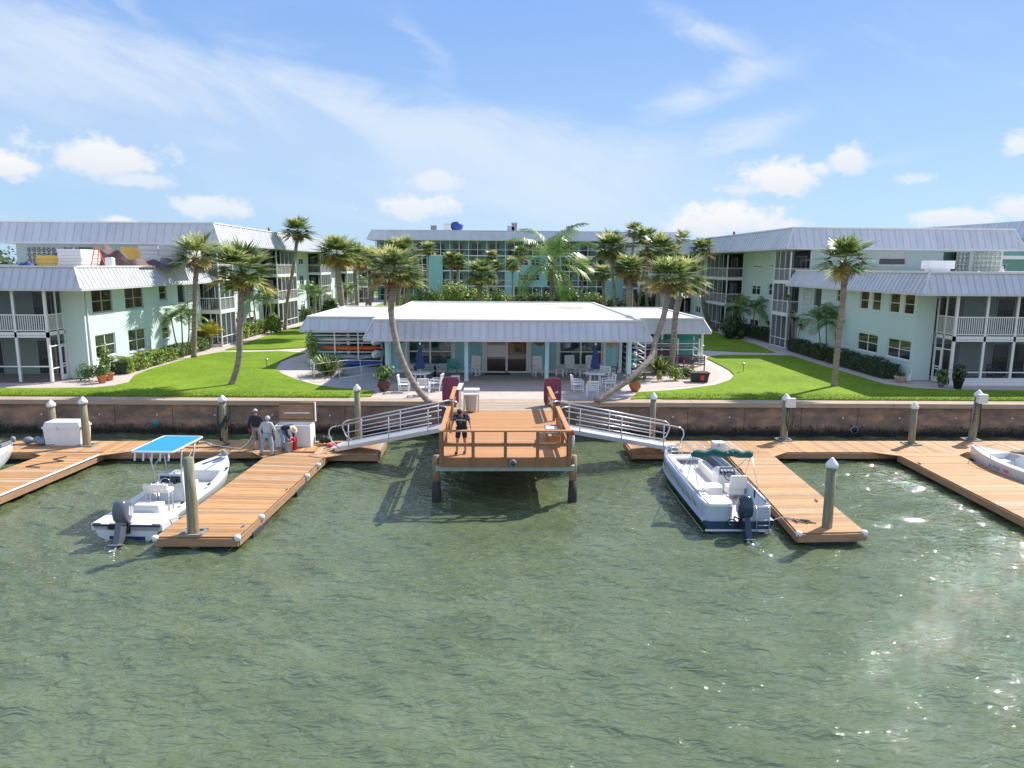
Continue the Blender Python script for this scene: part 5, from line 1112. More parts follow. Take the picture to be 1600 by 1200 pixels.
def outboard(t, x, y, z, mt, scale=1.0, tilt=.35, stripe=True):
    M = Matrix.Translation((x, y, z)) @ Matrix.Rotation(tilt, 4, 'X') @ Matrix.Scale(scale, 4)
    def mk(): m = MB(); m.M = M; return m
    m = mk(); m.smooth = True
    secs = []
    for (zz, w, y0, y1) in ((.22, .14, -.10, .16), (.28, .19, -.24, .22), (.45, .215, -.33, .26), (.66, .215, -.37, .26), (.80, .19, -.36, .22), (.88, .14, -.28, .14), (.90, .05, -.12, .04)):
        yc, ry = (y0+y1)/2, (y1-y0)/2; secs.append([(w*math.copysign(abs(math.cos(a))**.6, math.cos(a)), yc+ry*math.copysign(abs(math.sin(a))**.6, math.sin(a)), zz) for a in [2*math.pi*j/16 for j in range(16)]])
    m.loft(secs, True, True); cow = m.build('cowling', mt, t)
    if stripe:
        m = mk()
        for s in (-1, 1):
            for k in range(3): m.add([(s*.219, .1-.09*k, .42+.02*k), (s*.219, .16-.09*k, .42+.02*k), (s*.217, .10-.09*k, .72), (s*.217, .06-.09*k, .72)], [(0, 1, 2, 3)])
        m.build('decal', 'gelcoat', cow)
    m = mk(); m.loft([[(-.09, -.20, zz), (.09, -.20, zz), (.09, .10, zz), (-.09, .10, zz)] if zz > -.3 else [(-.045, -.20, zz), (.045, -.20, zz), (.045, .10, zz), (-.045, .10, zz)] for zz in (.24, 0, -.25, -.6)], True, True); m.build('midsection', mt, t)
    m = mk(); m.tube([(0, .12, -.62), (0, -.1, -.60), (0, -.42, -.60)], [.03, .085, .07], 12); m.beam((0, -.05, -.60), (0, 0, -.86), .02, .14, up=(0, 1, 0)); m.bx(-.14, .14, -.36, .05, -.42, -.40); m.build('gearcase', 'steel', t)
    m = mk()
    for k in range(3): a = k*2.09+.4; c, s_ = math.cos(a), math.sin(a); m.add([(c*.04, -.44, -.60+s_*.04), (c*.19-s_*.07, -.40, -.60+s_*.19+c*.07), (c*.21, -.46, -.60+s_*.21), (c*.19+s_*.06, -.50, -.60+s_*.19-c*.06)], [(0, 1, 2, 3), (3, 2, 1, 0)])
    m.tube([(0, -.40, -.60), (0, -.52, -.60)], [.055, .03], 10); m.build('propeller', 'chrome', t)
    m = mk(); m.box((0, .2, .08), (.26, .16, .34)); m.tube([(-.1, .15, .2), (-.2, .4, .3), (-.15, .6, .15)], .025, 6); m.build('bracket', 'black', t)
def bx_part(t, name, mt, c, d, bevel=None):
    m = MB()
    if bevel:
        x, y, z = d[0]/2, d[1]/2, d[2]/2; b = bevel
        m.loft([[(c[0]-x+a, c[1]-y+a, zz), (c[0]+x-a, c[1]-y+a, zz), (c[0]+x-a, c[1]+y-a, zz), (c[0]-x+a, c[1]+y-a, zz)] for zz, a in ((c[2]-z, 0), (c[2]+z-b, 0), (c[2]+z, b))], True, True)
    else: m.box(c, d)
    return m.build(name, mt, t)
# centre console fishing boat with the blue T-top
t = thing('centre_console_boat', 'white fishing boat with a bright blue T-top moored left of the finger dock', 'boat', (-11.15, 21.0, .02), R_(-3.5))
hull_parts(t, 7.1, 2.25, lambda u: .50+.38*max(0, u-.1)**1.7, cw=.26, fore=.9, sole=.30)
m = MB(); m.bx(-1.1, 1.1, .0, 1.0, .30, .50); m.build('stern_deck', 'gelcoat', t)
for q in ((-.9, -.35, .12, .35), (.3, .8, .12, .42)): m = MB(); m.bx(*q, .50, .508); m.build('hatch', 'nonskid', t)
m = MB(); m.bx(-1.0, 1.0, .45, .95, .50, .507); m.build('deck_mat', 'nonskid', t)
m = MB(); m.bx(-1.04, 1.04, -.035, -.01, .44, .49); m.build('rub_rail', 'navy', t)
m = MB(); m.bx(-.55, .55, -.03, -.005, .02, .12); m.build('boot_stripe', 'tarp_blue', t)
outboard(t, -.02, -.26, .40, 'engine_grey', 1.02, -.36)
lp = MB(); lp.bx(-.55, -.15, -.06, .06, .35, .5); lp.build('jack_plate', 'black', t)
m = MB(); m.loft([[(-.42, 2.75, z), (.42, 2.75, z), (.42*(.8 if z > 1 else 1), 3.55-(.3 if z > 1 else 0), z), (-.42*(.8 if z > 1 else 1), 3.55-(.3 if z > 1 else 0), z)] for z in (.3, .95, 1.28)], True, True); m.build('console', 'gelcoat', t)
m = MB(); m.add([(-.36, 2.74, .98), (.36, 2.74, .98), (.33, 2.80, 1.24), (-.33, 2.80, 1.24)], [(0, 1, 2, 3)]); m.bx(-.34, -.02, 2.70, 2.735, .98, 1.2); m.bx(.02, .34, 2.70, 2.735, .98, 1.2); m.build('instrument_panel', 'navy', t)
m = MB(); m.add([(-.40, 3.1, 1.28), (.40, 3.1, 1.28), (.34, 2.92, 1.66), (-.34, 2.92, 1.66)], [(0, 1, 2, 3)]); m.build('windshield', 'windshield', t)
m = MB(); m.tube([(.0+math.cos(a)*.17-.12, 2.60+.02*math.sin(a), 1.0+math.sin(a)*.16) for a in [i*math.pi/8 for i in range(17)]], .014, 6); m.tube([(-.12, 2.72, 1.0), (-.12, 2.6, 1.0)], .02, 6); m.tube([(-.27, 2.6, 1.0), (.03, 2.6, 1.0)], .01, 5); m.build('steering_wheel', 'chrome', t)
bx_part(t, 'throttle', 'black', (.2, 2.62, 1.05), (.08, .1, .16))
bx_part(t, 'leaning_post_seat', 'vinyl', (0, 1.95, .98), (.85, .35, .12), .03); m = MB()
for x in (-.38, .38): m.tube([(x, 1.8, .3), (x, 1.85, .95)], .022, 6); m.tube([(x, 2.1, .3), (x, 2.05, .95)], .022, 6)
m.build('leaning_post_frame', 'alu', t); m = MB(); m.bx(-.4, .4, 1.72, 1.80, 1.06, 1.22)
for i in range(4): x = -.3+i*.2; m.tube([(x, 1.74, .95), (x, 1.70, 1.28)], .028, 8)
m.build('rod_holder_backrest', 'vinyl', t)
bx_part(t, 'cooler', 'gelcoat', (0, 1.35, .48), (.8, .42, .36), .03); bx_part(t, 'cooler_cushion', 'vinyl', (0, 1.35, .69), (.78, .40, .05))
bx_part(t, 'console_seat', 'vinyl', (0, 3.85, .5), (.6, .45, .4), .04)
m = MB(); 
for x, y0, y1 in ((-.46, 2.7, 2.5), (.46, 2.7, 2.5), (-.46, 3.3, 3.45), (.46, 3.3, 3.45)): m.tube([(x, y0, .3), (x, y0+(y1-y0)*.5, 1.3), (x*1.25, y1, 2.22)], .024, 8)
for x in (-.5, .5): m.tube([(x, 2.6, 1.5), (x, 3.3, 1.9)], .018, 6)
m.tube([(-.57, 2.5, 2.2), (.57, 2.5, 2.2)], .02, 6); m.tube([(-.57, 3.45, 2.2), (.57, 3.45, 2.2)], .02, 6); m.build('t_top_frame', 'alu', t)
def rrect(x0, x1, y0, y1, r, n=5):
    q = []
    for cx, cy, a0 in ((x1-r, y1-r, 0), (x0+r, y1-r, 90), (x0+r, y0+r, 180), (x1-r, y0+r, 270)):
        q += [(cx+r*math.cos(R_(a0+90*i/n)), cy+r*math.sin(R_(a0+90*i/n))) for i in range(n+1)]
    return q
Q = rrect(-.80, .62, 1.85, 4.0, .12)
m = MB(); m.rv = .5; m.prism(rrect(-.76, .58, 1.89, 3.96, .10), 2.27, 2.30); m.build('t_top_canvas', 'canvas_blue', t)
m = MB(); m.tube([(p[0], p[1], 2.28) for p in Q+[Q[0]]], .035, 8); m.build('t_top_rim', 'gelcoat', t)
m = MB()
for i in range(5): m = MB(); x = -.62+i*.28; m.tube([(x, 1.84, 2.26), (x+.02, 1.72, 2.02)], .03, 8); m.build('rod_holder', 'gelcoat', t)
m = MB(); m.tube([(.30, 6.0, .98), (.25, 4.6, 1.10)], .03, 8); m.build('trolling_motor_shaft', 'navy', t); m = MB(); m.lathe([(.05, -.1), (.1, -.05), (.1, .1), (.04, .16)], 10, (.30, 6.25, 1.05)); m.box((.2, 6.45, .97), (.3, .4, .06)); m.build('trolling_motor', 'grey', t)
m = MB()
for p in ((-.95, 1.6), (.95, 1.6), (-1.0, 3.4), (1.0, 3.4), (.85, 5.2), (-.85, 5.2)): m.box((p[0], p[1], .62+.05*p[1]*.6), (.06, .16, .05))
m.build('rod_tube', 'black', t)
rope('mooring_line', 'pale line from the fishing boat stern to the finger dock', [(-10.15, 21.2, .55), (-9.9, 21.6, .5), (-9.7, 21.9, .49)], .014)

# deck boat with folded green bimini
t = thing('deck_boat', 'pale blue pontoon style deck boat with folded green bimini beside the right finger dock', 'boat', (7.86, 21.35, .0), R_(-.8))
L, B = 7.5, 2.42
hull_parts(t, L, B, lambda u: .42+.10*u*u, mt='navystripe', cap='gelgrey', floor='nonskid', cw=.12, sole=.36, bowfull=4.0, square=.35, fore=.1)
m = MB(); P_ = [(B/2*(1-max(0, (u-.5)/.5)**4*.65)*(1-.06*(1-u)**2)+.03, u*L, .40+.10*u*u) for u in [i/16 for i in range(17)]]
for s in (-1, 1): m.loft([[(s*p[0]*.955, p[1], p[2]-.34), (s*p[0]*.975, p[1], p[2]-.27)] for p in P_])
m.bx(-1.06, 1.06, -.03, -.005, .10, .16); m.build('rub_line', 'gelcoat', t)
def wallpanel(name, mt, u0, u1, inset, h0, h1, side):
    m = MB(); k = 12; o = []; 
    for i in range(k+1):
        u = lerp(u0, u1, i/k); b = B/2*(1-max(0, (u-.5)/.5)**4*.65)*(1-.06*(1-u)**2)-inset; y = u*L; zb = .44+.10*u*u
        o.append([(side*b, y, zb), (side*(b+.03), y, zb+(h1-.42)*.5), (side*b, y, h1+.10*u), (side*(b-.07), y, h1+.10*u), (side*(b-.09), y, .36)])
    m.smooth = True; m.loft(o); m.add(o[0], [(0, 1, 2, 3, 4)]); m.add(o[-1], [(4, 3, 2, 1, 0)]); return m.build(name, mt, t)
wallpanel('port_side_panel', 'gelgrey', .06, .88, .07, .4, .95, -1); wallpanel('starboard_side_panel', 'gelgrey', .06, .88, .07, .4, .95, 1)
m = MB()     # swoosh graphics on the port side
for (ya, za, yb, zb) in ((4.9, .90, 4.0, .62), (4.2, .90, 3.0, .58), (3.4, .86, 2.2, .54), (2.5, .84, 1.5, .56), (1.4, .8, .9, .60), (6.0, .95, 5.2, .7)):
    def xx(y): u = y/L; return -(B/2*(1-max(0, (u-.5)/.5)**4*.65)*(1-.06*(1-u)**2)-.07+.034)
    m.add([(xx(ya), ya, za), (xx(yb), yb, zb), (xx(yb+.1), yb+.22, zb), (xx(ya), ya+.03, za-.02)], [(0, 1, 2, 3), (3, 2, 1, 0)])
m.build('side_graphic', 'navystripe', t)
def curvebox(name, mt, pts, z0, z1, par=t):
    m = MB(); m.prism(pts, z0, z1); return m.build(name, mt, par)
curvebox('stern_lounge_base', 'gelgrey', rrect(-1.06, -.12, .05, .95, .28), .36, .88); curvebox('stern_sunpad', 'vinyl', rrect(-1.05, -.14, .07, .93, .26), .885, .97)
curvebox('stern_starboard_wall', 'gelgrey', rrect(.42, 1.04, .05, .16, .05), .36, .88); m = MB(); m.bx(.98, 1.04, .2, 1.2, .36, .9); m.build('stern_side_wall', 'gelgrey', t)
curvebox('port_lounge', 'vinyl', [(-.98, 1.0), (-.45, 1.0), (-.45, 3.4), (-.98, 3.4)], .36, .68); curvebox('port_backrest', 'vinyl', [(-1.0, 1.0), (-.80, 1.0), (-.80, 3.4), (-1.0, 3.4)], .685, 1.0)
curvebox('bow_port_lounge', 'vinyl', [(-.95, 3.9), (-.45, 3.9), (-.45, 6.1), (-.86, 6.1)], .36, .68); curvebox('bow_port_backrest', 'vinyl', [(-.98, 3.9), (-.80, 3.9), (-.72, 6.1), (-.90, 6.1)], .685, .99)
curvebox('bow_starboard_lounge', 'vinyl', [(.42, 4.3), (.95, 4.3), (.86, 6.3), (.42, 6.3)], .36, .68); curvebox('bow_starboard_backrest', 'navy', [(.78, 4.3), (.98, 4.3), (.90, 6.3), (.70, 6.3)], .685, 1.0)
m = MB(); m.loft([[(.30, 3.25, .36), (1.0, 3.25, .36), (1.0, 3.95, .36), (.30, 3.95, .36)], [(.30, 3.25, .95), (1.0, 3.25, .95), (1.0, 3.95, 1.0), (.30, 3.95, 1.0)], [(.38, 3.55, 1.18), (.95, 3.55, 1.18), (.95, 3.85, 1.12), (.38, 3.85, 1.12)]], True, True); m.build('helm_console', 'gelcoat', t)
m = MB(); m.add([(.36, 3.27, .98), (.96, 3.27, .98), (.92, 3.53, 1.19), (.42, 3.53, 1.19)], [(0, 1, 2, 3)]); m.M = Matrix.Translation((0, -.012, .012)); m.add([(.36, 3.27, .98), (.96, 3.27, .98), (.92, 3.53, 1.19), (.42, 3.53, 1.19)], [(0, 1, 2, 3)]); m.build('gauge_panel', 'navy', t)
m = MB(); m.M = Matrix.Translation((0, -.03, .03))
for i in range(4): x = .47+i*.12; m.add([(x+.05*math.cos(a), 3.40+.05*math.sin(a)*.8, 1.085+.05*math.sin(a)*.63) for a in [j*.63 for j in range(10)]], [tuple(range(10))])
m.build('gauge', 'greylight', t)
m = MB(); m.tube([(.66+math.cos(a)*.17, 3.12+.06*math.sin(a), .98+math.sin(a)*.15) for a in [i*math.pi/8 for i in range(17)]], .016, 6); m.tube([(.66, 3.3, .9), (.66, 3.12, .98)], .02, 6); m.tube([(.5, 3.12, .98), (.82, 3.12, .98)], .012, 5); m.build('steering_wheel', 'black', t)
curvebox('captain_seat', 'vinyl', rrect(.38, .98, 2.3, 2.8, .08), .55, .80); m = MB(); m.loft([[(.38, 2.22, .8), (.98, 2.22, .8), (.98, 2.34, .8), (.38, 2.34, .8)], [(.42, 2.10, 1.28), (.94, 2.10, 1.28), (.94, 2.20, 1.28), (.42, 2.20, 1.28)]], True, True); m.build('captain_backrest', 'vinyl', t)
m = MB(); m.tube([(.68, 2.55, .36), (.68, 2.55, .56)], .06, 10); m.build('seat_pedestal', 'alu', t)
curvebox('side_table', 'vinyl', rrect(-.42, .18, 2.2, 2.75, .15), .36, .84); curvebox('bow_step', 'gelcoat', [(-.55, 6.9), (.55, 6.9), (.45, 7.5), (-.45, 7.5)], .53, .60)
for nm, pts in (('bow_rail', [(-.80, 6.6), (-.70, 7.2), (-.4, 7.45), (-.06, 7.5)]), ('bow_rail', [(.06, 7.5), (.4, 7.45), (.70, 7.2), (.80, 6.6)])):
    m = MB()
    for z in (.72, .9, 1.08): m.tube([(x, y, z) for x, y in pts], .016, 6)
    for x, y in pts: m.tube([(x, y, .5), (x, y, 1.08)], .016, 6)
    m.build(nm, 'gelcoat', t)
m = MB()
for s in (-1, 1): m.tube([(s*.96, .1, .98), (s*1.0, 2, 1.03), (s*1.02, 4, 1.07), (s*.9, 6.4, 1.12)], .016, 6)
m.tube([(.42, .03, .92), (1.0, .03, .92), (1.04, .3, .94)], .016, 6); m.build('side_rail', 'alu', t)
m = MB()
for x in (.55, .95): m.tube([(x, .1, .92), (x, -.08, .75), (x, -.1, .02)], .016, 6)
for z in (.12, .32, .5): m.tube([(.55, -.1, z), (.95, -.1, z)], .014, 6)
m.build('boarding_ladder', 'alu', t)
outboard(t, .12, -.34, .40, 'engine_navy', 1.05, -.42)
m = MB(); m.tube([(-.25+math.cos(a)*.14, -.08, .42+math.sin(a)*.1) for a in [i*math.pi/6 for i in range(13)]], .02, 6); m.build('control_hose', 'black', t)
for s in (-1, 1):
    m = MB(); top = (s*1.0, 2.0, 2.1); m.tube([(s*1.0, 3.6, 1.05), top], .016, 6); m.tube([(s*1.0, 2.6, 1.04), top], .016, 6); m.tube([(s*1.0, 1.1, 1.0), top], .014, 6); m.build('bimini_frame', 'alu', t)
m = MB(); rg = random.Random(8); pts = []; rs = []
for i in range(19): u = i/18; pts.append((-1.05+2.1*u, 2.0+.05*math.sin(u*9), 2.04+.09*math.sin(math.pi*u)+.03*math.sin(u*21))); rs.append(.10+.045*abs(math.sin(u*11))+(.0 if 0 < i < 18 else -.05))
m.tube(pts, rs, 10); m.build('bimini_cover', 'canvas_green', t)
m = MB(); m.tube([(.1, 1.95, 2.42), (.32, 1.8, 2.2)], .012, 5); m.tube([(-.02, 1.8, 2.38), (.3, 2.1, 2.25)], .012, 5); m.tube([(.12, 2.2, 2.42), (.12, 1.75, 2.18)], .012, 5); m.build('tie_strap', 'gelgrey', t)
m = MB(); 
for y in (1.5, .5): m.box((1.03, y, .85), (.07, .09, .28))
m.build('fender_clip', 'black', t)
rope('mooring_line', 'pale line from the deck boat stern to the right finger dock', [(9.0, 21.4, .45), (9.3, 21.5, .5), (9.6, 21.35, .49)], .014)
# neighbours cut by the frame
t = thing('bowrider_boat', 'white bowrider with red registration marks at the right edge', 'boat', (21.95, 22.2, .02), R_(11))
hull_parts(t, 7.0, 2.4, lambda u: .72+.2*max(0, u-.2), cw=.30, fore=.5, sole=.3, stripe='gelgrey')
m = MB(); m.add([(-.85, 4.3, .85), (-.5, 4.95, .9), (-.45, 4.75, 1.3), (-.75, 4.1, 1.25)], [(0, 1, 2, 3)]); m.add([(.85, 4.3, .85), (.5, 4.95, .9), (.45, 4.75, 1.3), (.75, 4.1, 1.25)], [(0, 1, 2, 3)]); m.add([(-.5, 4.95, .9), (.5, 4.95, .9), (.45, 4.75, 1.3), (-.45, 4.75, 1.3)], [(0, 1, 2, 3)]); m.build('windshield', 'windshield', t)
bx_part(t, 'bow_seat', 'vinyl', (0, 5.6, .5), (.9, .5, .3), .04); bx_part(t, 'seat', 'vinyl', (-.4, 3.3, .6), (.5, .5, .5), .05); bx_part(t, 'seat', 'vinyl', (.4, 3.3, .6), (.5, .5, .5), .05)
m = MB(); m.tube([(-.9, 5.2, .84), (-.85, 5.3, 1.05), (-.55, 6.3, 1.12), (-.25, 6.6, .95)], .016, 6); m.tube([(.9, 5.2, .84), (.85, 5.3, 1.05), (.55, 6.3, 1.12), (.25, 6.6, .95)], .016, 6); m.build('bow_rail', 'alu', t)
def lettering(par, s, loc, rot, size, mt, name='lettering'):
    cu = bpy.data.curves.new(name, 'FONT'); cu.body = s; cu.size = size; cu.extrude = .004; cu.align_x = 'CENTER'; cu.align_y = 'CENTER'
    ob = bpy.data.objects.new(name, cu); C.objects.link(ob); bpy.context.view_layer.update()
    me = bpy.data.meshes.new_from_object(ob.evaluated_get(bpy.context.evaluated_depsgraph_get())); bpy.data.objects.remove(ob)
    me.materials.clear(); me.materials.append(MT[mt]); o = bpy.data.objects.new(name, me); C.objects.link(o); o.parent = par; o.location = loc; o.rotation_euler = rot; return o
lettering(t, 'FL 9318', (-1.08, 4.85, .60), (R_(90), 0, R_(-104)), .20, 'navystripe', 'registration_mark'); lettering(t, 'NK', (-1.15, 4.25, .60), (R_(90), 0, R_(-100)), .20, 'red', 'registration_mark')
t = thing('skiff', 'white boat bow with trolling motor cut by the left edge', 'boat', (-20.75, 23.1, .02), R_(-2))
hull_parts(t, 7.0, 2.2, lambda u: .60+.25*max(0, u-.2), cw=.25, fore=1.0, sole=.3, stripe='tarp_blue')
m = MB(); m.box((.2, 6.3, .9), (.18, .6, .12)); m.lathe([(.05, 0), (.1, .05), (.1, .2), (.03, .26)], 10, (.25, 6.75, .85)); m.build('trolling_motor', 'grey', t); m = MB(); m.tube([(.2, 6.6, 1.0), (.15, 5.2, 1.02)], .03, 8); m.build('motor_shaft', 'black', t)
rope('mooring_line', 'dark line from the left boat bow to the dock', [(-20.7, 29.8, .85), (-19.9, 30.6, .5), (-19.0, 31.0, .5)], .014, 'rope_dark')

# ================================================================ people
def skin_obj(name, joints, edges, mt, parent, sub=2):
    """one continuous body grown over a joint skeleton: joints = {name: (x, y, z, radius or (rx, ry))}"""
    me = bpy.data.meshes.new(name); keys = list(joints); ix = {k: i for i, k in enumerate(keys)}
    me.from_pydata([joints[k][:3] for k in keys], [(ix[a], ix[b]) for a, b in edges], []); o = bpy.data.objects.new(name, me); C.objects.link(o)
    m = o.modifiers.new('s', 'SKIN'); m.use_smooth_shade = True
    sv = me.skin_vertices[0].data
    for k in keys:
        r = joints[k][3]; sv[ix[k]].radius = (r, r) if isinstance(r, (int, float)) else r
    sv[0].use_root = True
    s = o.modifiers.new('u', 'SUBSURF'); s.levels = sub; s.render_levels = sub
    bpy.context.view_layer.update(); me2 = bpy.data.meshes.new_from_object(o.evaluated_get(bpy.context.evaluated_depsgraph_get()))
    bpy.data.objects.remove(o); me2.materials.clear(); me2.materials.append(MT[mt]); me2.name = name
    for p in me2.polygons: p.use_smooth = True
    o = bpy.data.objects.new(name, me2); C.objects.link(o)
    if parent is not None: o.parent = parent
    return o
def person(label, loc, rz, J, cloth, hat=None, hair=None, face=True):
    """J: joint positions in the person's frame (facing -y); cloth: list of (name, material, joints, radii)"""
    t = thing('person', label, 'person', loc, rz); V = {k: Vector(v) for k, v in J.items()}
    R = dict(pel=.125, bel=.115, che=.135, nek=.055, hd0=.075, hd1=.095, hd2=.075)
    j = {}; e = []
    def put(k, v, r): j[k] = (*v, r)
    put('pel', V['pel'], (.15, .10)); put('bel', V['pel'].lerp(V['che'], .45), (.14, .095)); put('che', V['che'], (.165, .11)); put('nek', V['nek'], .055); put('h0', V['head']*.55+V['nek']*.45, .062); put('h1', V['head'], (.078, .092)); hd = (V['head']-V['nek']).normalized(); put('h2', V['head']+hd*.085, (.06, .07))
    e += [('pel', 'bel'), ('bel', 'che'), ('che', 'nek'), ('nek', 'h0'), ('h0', 'h1'), ('h1', 'h2')]
    for s in 'LR':
        put('sh'+s, V['sh'+s], .062); put('el'+s, V['el'+s], .042); put('wr'+s, V['wr'+s], .027)
        e += [('che', 'sh'+s), ('sh'+s, 'el'+s), ('el'+s, 'wr'+s)]
        d = (V['wr'+s]-V['el'+s]).normalized(); p = V['wr'+s]+d*.06; put('pm'+s, p, (.033, .018)); e.append(('wr'+s, 'pm'+s))
        sd = Vector((1, 0, 0)) if abs(d.x) < .7 else Vector((0, 1, 0)); sd = (sd-d*sd.dot(d)).normalized(); cu = d.cross(sd)*(-1)
        for q, (o_, ln) in enumerate(((-.030, .075), (-.010, .088), (.010, .083), (.029, .064))):
            put('fa%d%s' % (q, s), p+sd*o_+d*.035, .0095); put('fb%d%s' % (q, s), p+sd*o_+d*(.035+ln*.5)+cu*.008, .009); put('fc%d%s' % (q, s), p+sd*o_+d*(.035+ln*.85)+cu*.03, .008)
            e += [('pm'+s, 'fa%d%s' % (q, s)), ('fa%d%s' % (q, s), 'fb%d%s' % (q, s)), ('fb%d%s' % (q, s), 'fc%d%s' % (q, s))]
        put('ta'+s, p-sd*.042-d*.01, .011); put('tb'+s, p-sd*.058+d*.035, .010); e += [('pm'+s, 'ta'+s), ('ta'+s, 'tb'+s)]
        put('hp'+s, V['hp'+s], .088); put('kn'+s, V['kn'+s], .057); put('an'+s, V['an'+s], .038); put('ft'+s, V['ft'+s], (.038, .028)); e += [('pel', 'hp'+s), ('hp'+s, 'kn'+s), ('kn'+s, 'an'+s), ('an'+s, 'ft'+s)]
    b = skin_obj('body', j, e, 'skin', t)
    def gar(name, mt, ks, es, grow):
        jj = {}
        for k in ks:
            x, y, z, r = j[k] if k in j else (*ks[k][:3], ks[k][3]) if isinstance(ks, dict) else j[k]
            g = grow.get(k, 1.16) if isinstance(grow, dict) else grow
            jj[k] = (x, y, z, tuple(a*g+.008 for a in r) if isinstance(r, tuple) else r*g+.008)
        return skin_obj(name, jj, es, mt, t)
    extra = {}
    for s in 'LR':
        for a, b_, nm, tt in (('sh', 'el', 'slv', .62), ('el', 'wr', 'cuf', .93), ('hp', 'kn', 'thi', .88), ('kn', 'an', 'hem', .9)):
            p = V[a+s].lerp(V[b_+s], tt); ra = j[a+s][3]; rb = j[b_+s][3]; j[nm+s] = (*p, lerp(ra, rb, tt))
    j['col'] = (*V['che'].lerp(V['nek'], .6), .085)
    for nm, mt, kind in cloth:
        if kind == 'shorts': gar(nm, mt, ['pel']+[k+s for s in 'LR' for k in ('hp', 'thi')], [('pel', 'hpL'), ('pel', 'hpR'), ('hpL', 'thiL'), ('hpR', 'thiR')], dict(thiL=1.45, thiR=1.45, hpL=1.2, hpR=1.2, pel=1.1))
        elif kind == 'trousers': gar(nm, mt, ['pel']+[k+s for s in 'LR' for k in ('hp', 'kn', 'hem')], [('pel', 'hpL'), ('pel', 'hpR'), ('hpL', 'knL'), ('hpR', 'knR'), ('knL', 'hemL'), ('knR', 'hemR')], dict(hemL=1.55, hemR=1.55, knL=1.3, knR=1.3, hpL=1.15, hpR=1.15, pel=1.08))
        elif kind == 'tshirt': gar(nm, mt, ['pel', 'bel', 'che', 'col']+[k+s for s in 'LR' for k in ('sh', 'slv')], [('pel', 'bel'), ('bel', 'che'), ('che', 'col')]+[p for s in 'LR' for p in (('che', 'sh'+s), ('sh'+s, 'slv'+s))], dict(pel=1.25, bel=1.35, che=1.42, shL=1.3, shR=1.3, slvL=1.5, slvR=1.5))
        elif kind == 'sleeves':
            for s in 'LR': gar(nm, mt, ['sh'+s, 'slv'+s], [('sh'+s, 'slv'+s)], 1.62)
        elif kind == 'jacket': gar(nm, mt, ['pel', 'bel', 'che', 'nek']+[k+s for s in 'LR' for k in ('sh', 'el', 'cuf')], [('pel', 'bel'), ('bel', 'che'), ('che', 'nek')]+[p for s in 'LR' for p in (('che', 'sh'+s), ('sh'+s, 'el'+s), ('el'+s, 'cuf'+s))], dict(pel=1.2, bel=1.35, che=1.2, nek=1.25, shL=1.25, shR=1.25, elL=1.4, elR=1.4, cufL=1.45, cufR=1.45))
        elif kind == 'shoes':
            for s in 'LR': gar(nm, mt, ['an'+s, 'ft'+s], [('an'+s, 'ft'+s)], 1.35)
        elif kind == 'gloves':
            for s in 'LR':
                ks = ['wr'+s, 'pm'+s]+['f%s%d%s' % (c, q, s) for c in 'abc' for q in range(4)]+['ta'+s, 'tb'+s]
                gar(nm, mt, ks, [('wr'+s, 'pm'+s)]+[x for q in range(4) for x in (('pm'+s, 'fa%d%s' % (q, s)), ('fa%d%s' % (q, s), 'fb%d%s' % (q, s)), ('fb%d%s' % (q, s), 'fc%d%s' % (q, s)))]+[('pm'+s, 'ta'+s), ('ta'+s, 'tb'+s)], 1.15)
    fw = Vector(J.get('face', (0, -1, 0))).normalized(); sd = fw.cross(hd).normalized(); up = sd.cross(fw); H = V['head']
    if face:
        m = MB(); m.lathe([(.001, .0), (.014, .004), (.010, .02), (.003, .035)], 8); o = m.build('nose', 'skin', t); o.location = H+fw*.088-up*.0; o.rotation_euler = (fw*.8-up*.6).to_track_quat('Z', 'Y').to_euler()
        m = MB()
        for s in (-1, 1): c = H+fw*.084+sd*s*.03+up*.018; m.lathe([(.002, -.006), (.009, 0), (.002, .006)], 8, tuple(c))
        m.build('eyes', 'black', t); m = MB(); c = H+fw*.083-up*.042; m.beam(c-sd*.022, c+sd*.022, .008, .008); m.build('mouth', 'maroon', t)
        for s in (-1, 1): m = MB(); m.lathe([(.003, -.025), (.012, -.01), (.013, .015), (.004, .028)], 8, tuple(H+sd*s*.085)); m.build('ear', 'skin', t)
    def cap_mesh(name, mt, r, lo, brim=None, back=False):
        M = Matrix.Translation(H) @ Matrix(((sd.x, fw.x, up.x, 0), (sd.y, fw.y, up.y, 0), (sd.z, fw.z, up.z, 0), (0, 0, 0, 1)))
        m = MB(); m.M = M; n = 16; m.smooth = True; m.lathe([(r*math.cos(a), r*1.08*math.sin(a)+.012) for a in [lo+(1.5-lo)*i/6 for i in range(7)]], n, sy=1.12)
        m.smooth = False
        if brim == 'front': q = [(math.sin(a)*.075, .08+math.cos(a)*.09 if abs(a) < 1.58 else .08, .035) for a in [-1.57+3.14*i/8 for i in range(9)]]; m.add(q, [tuple(range(9))]); m.add([(p[0], p[1], p[2]-.008) for p in q], [tuple(range(8, -1, -1))])
        if brim == 'round': m.lathe([(.09, .025), (.185, .012), (.185, .004), (.09, .012)], 18)
        return m.build(name, mt, t)
    if hair: cap_mesh('hair', hair, .093, -.35)
    if hat: cap_mesh(hat[0], hat[1], .103, .05 if hat[2] != 'hood' else -.5, hat[2] if hat[2] in ('front', 'round') else None)
    return t, j
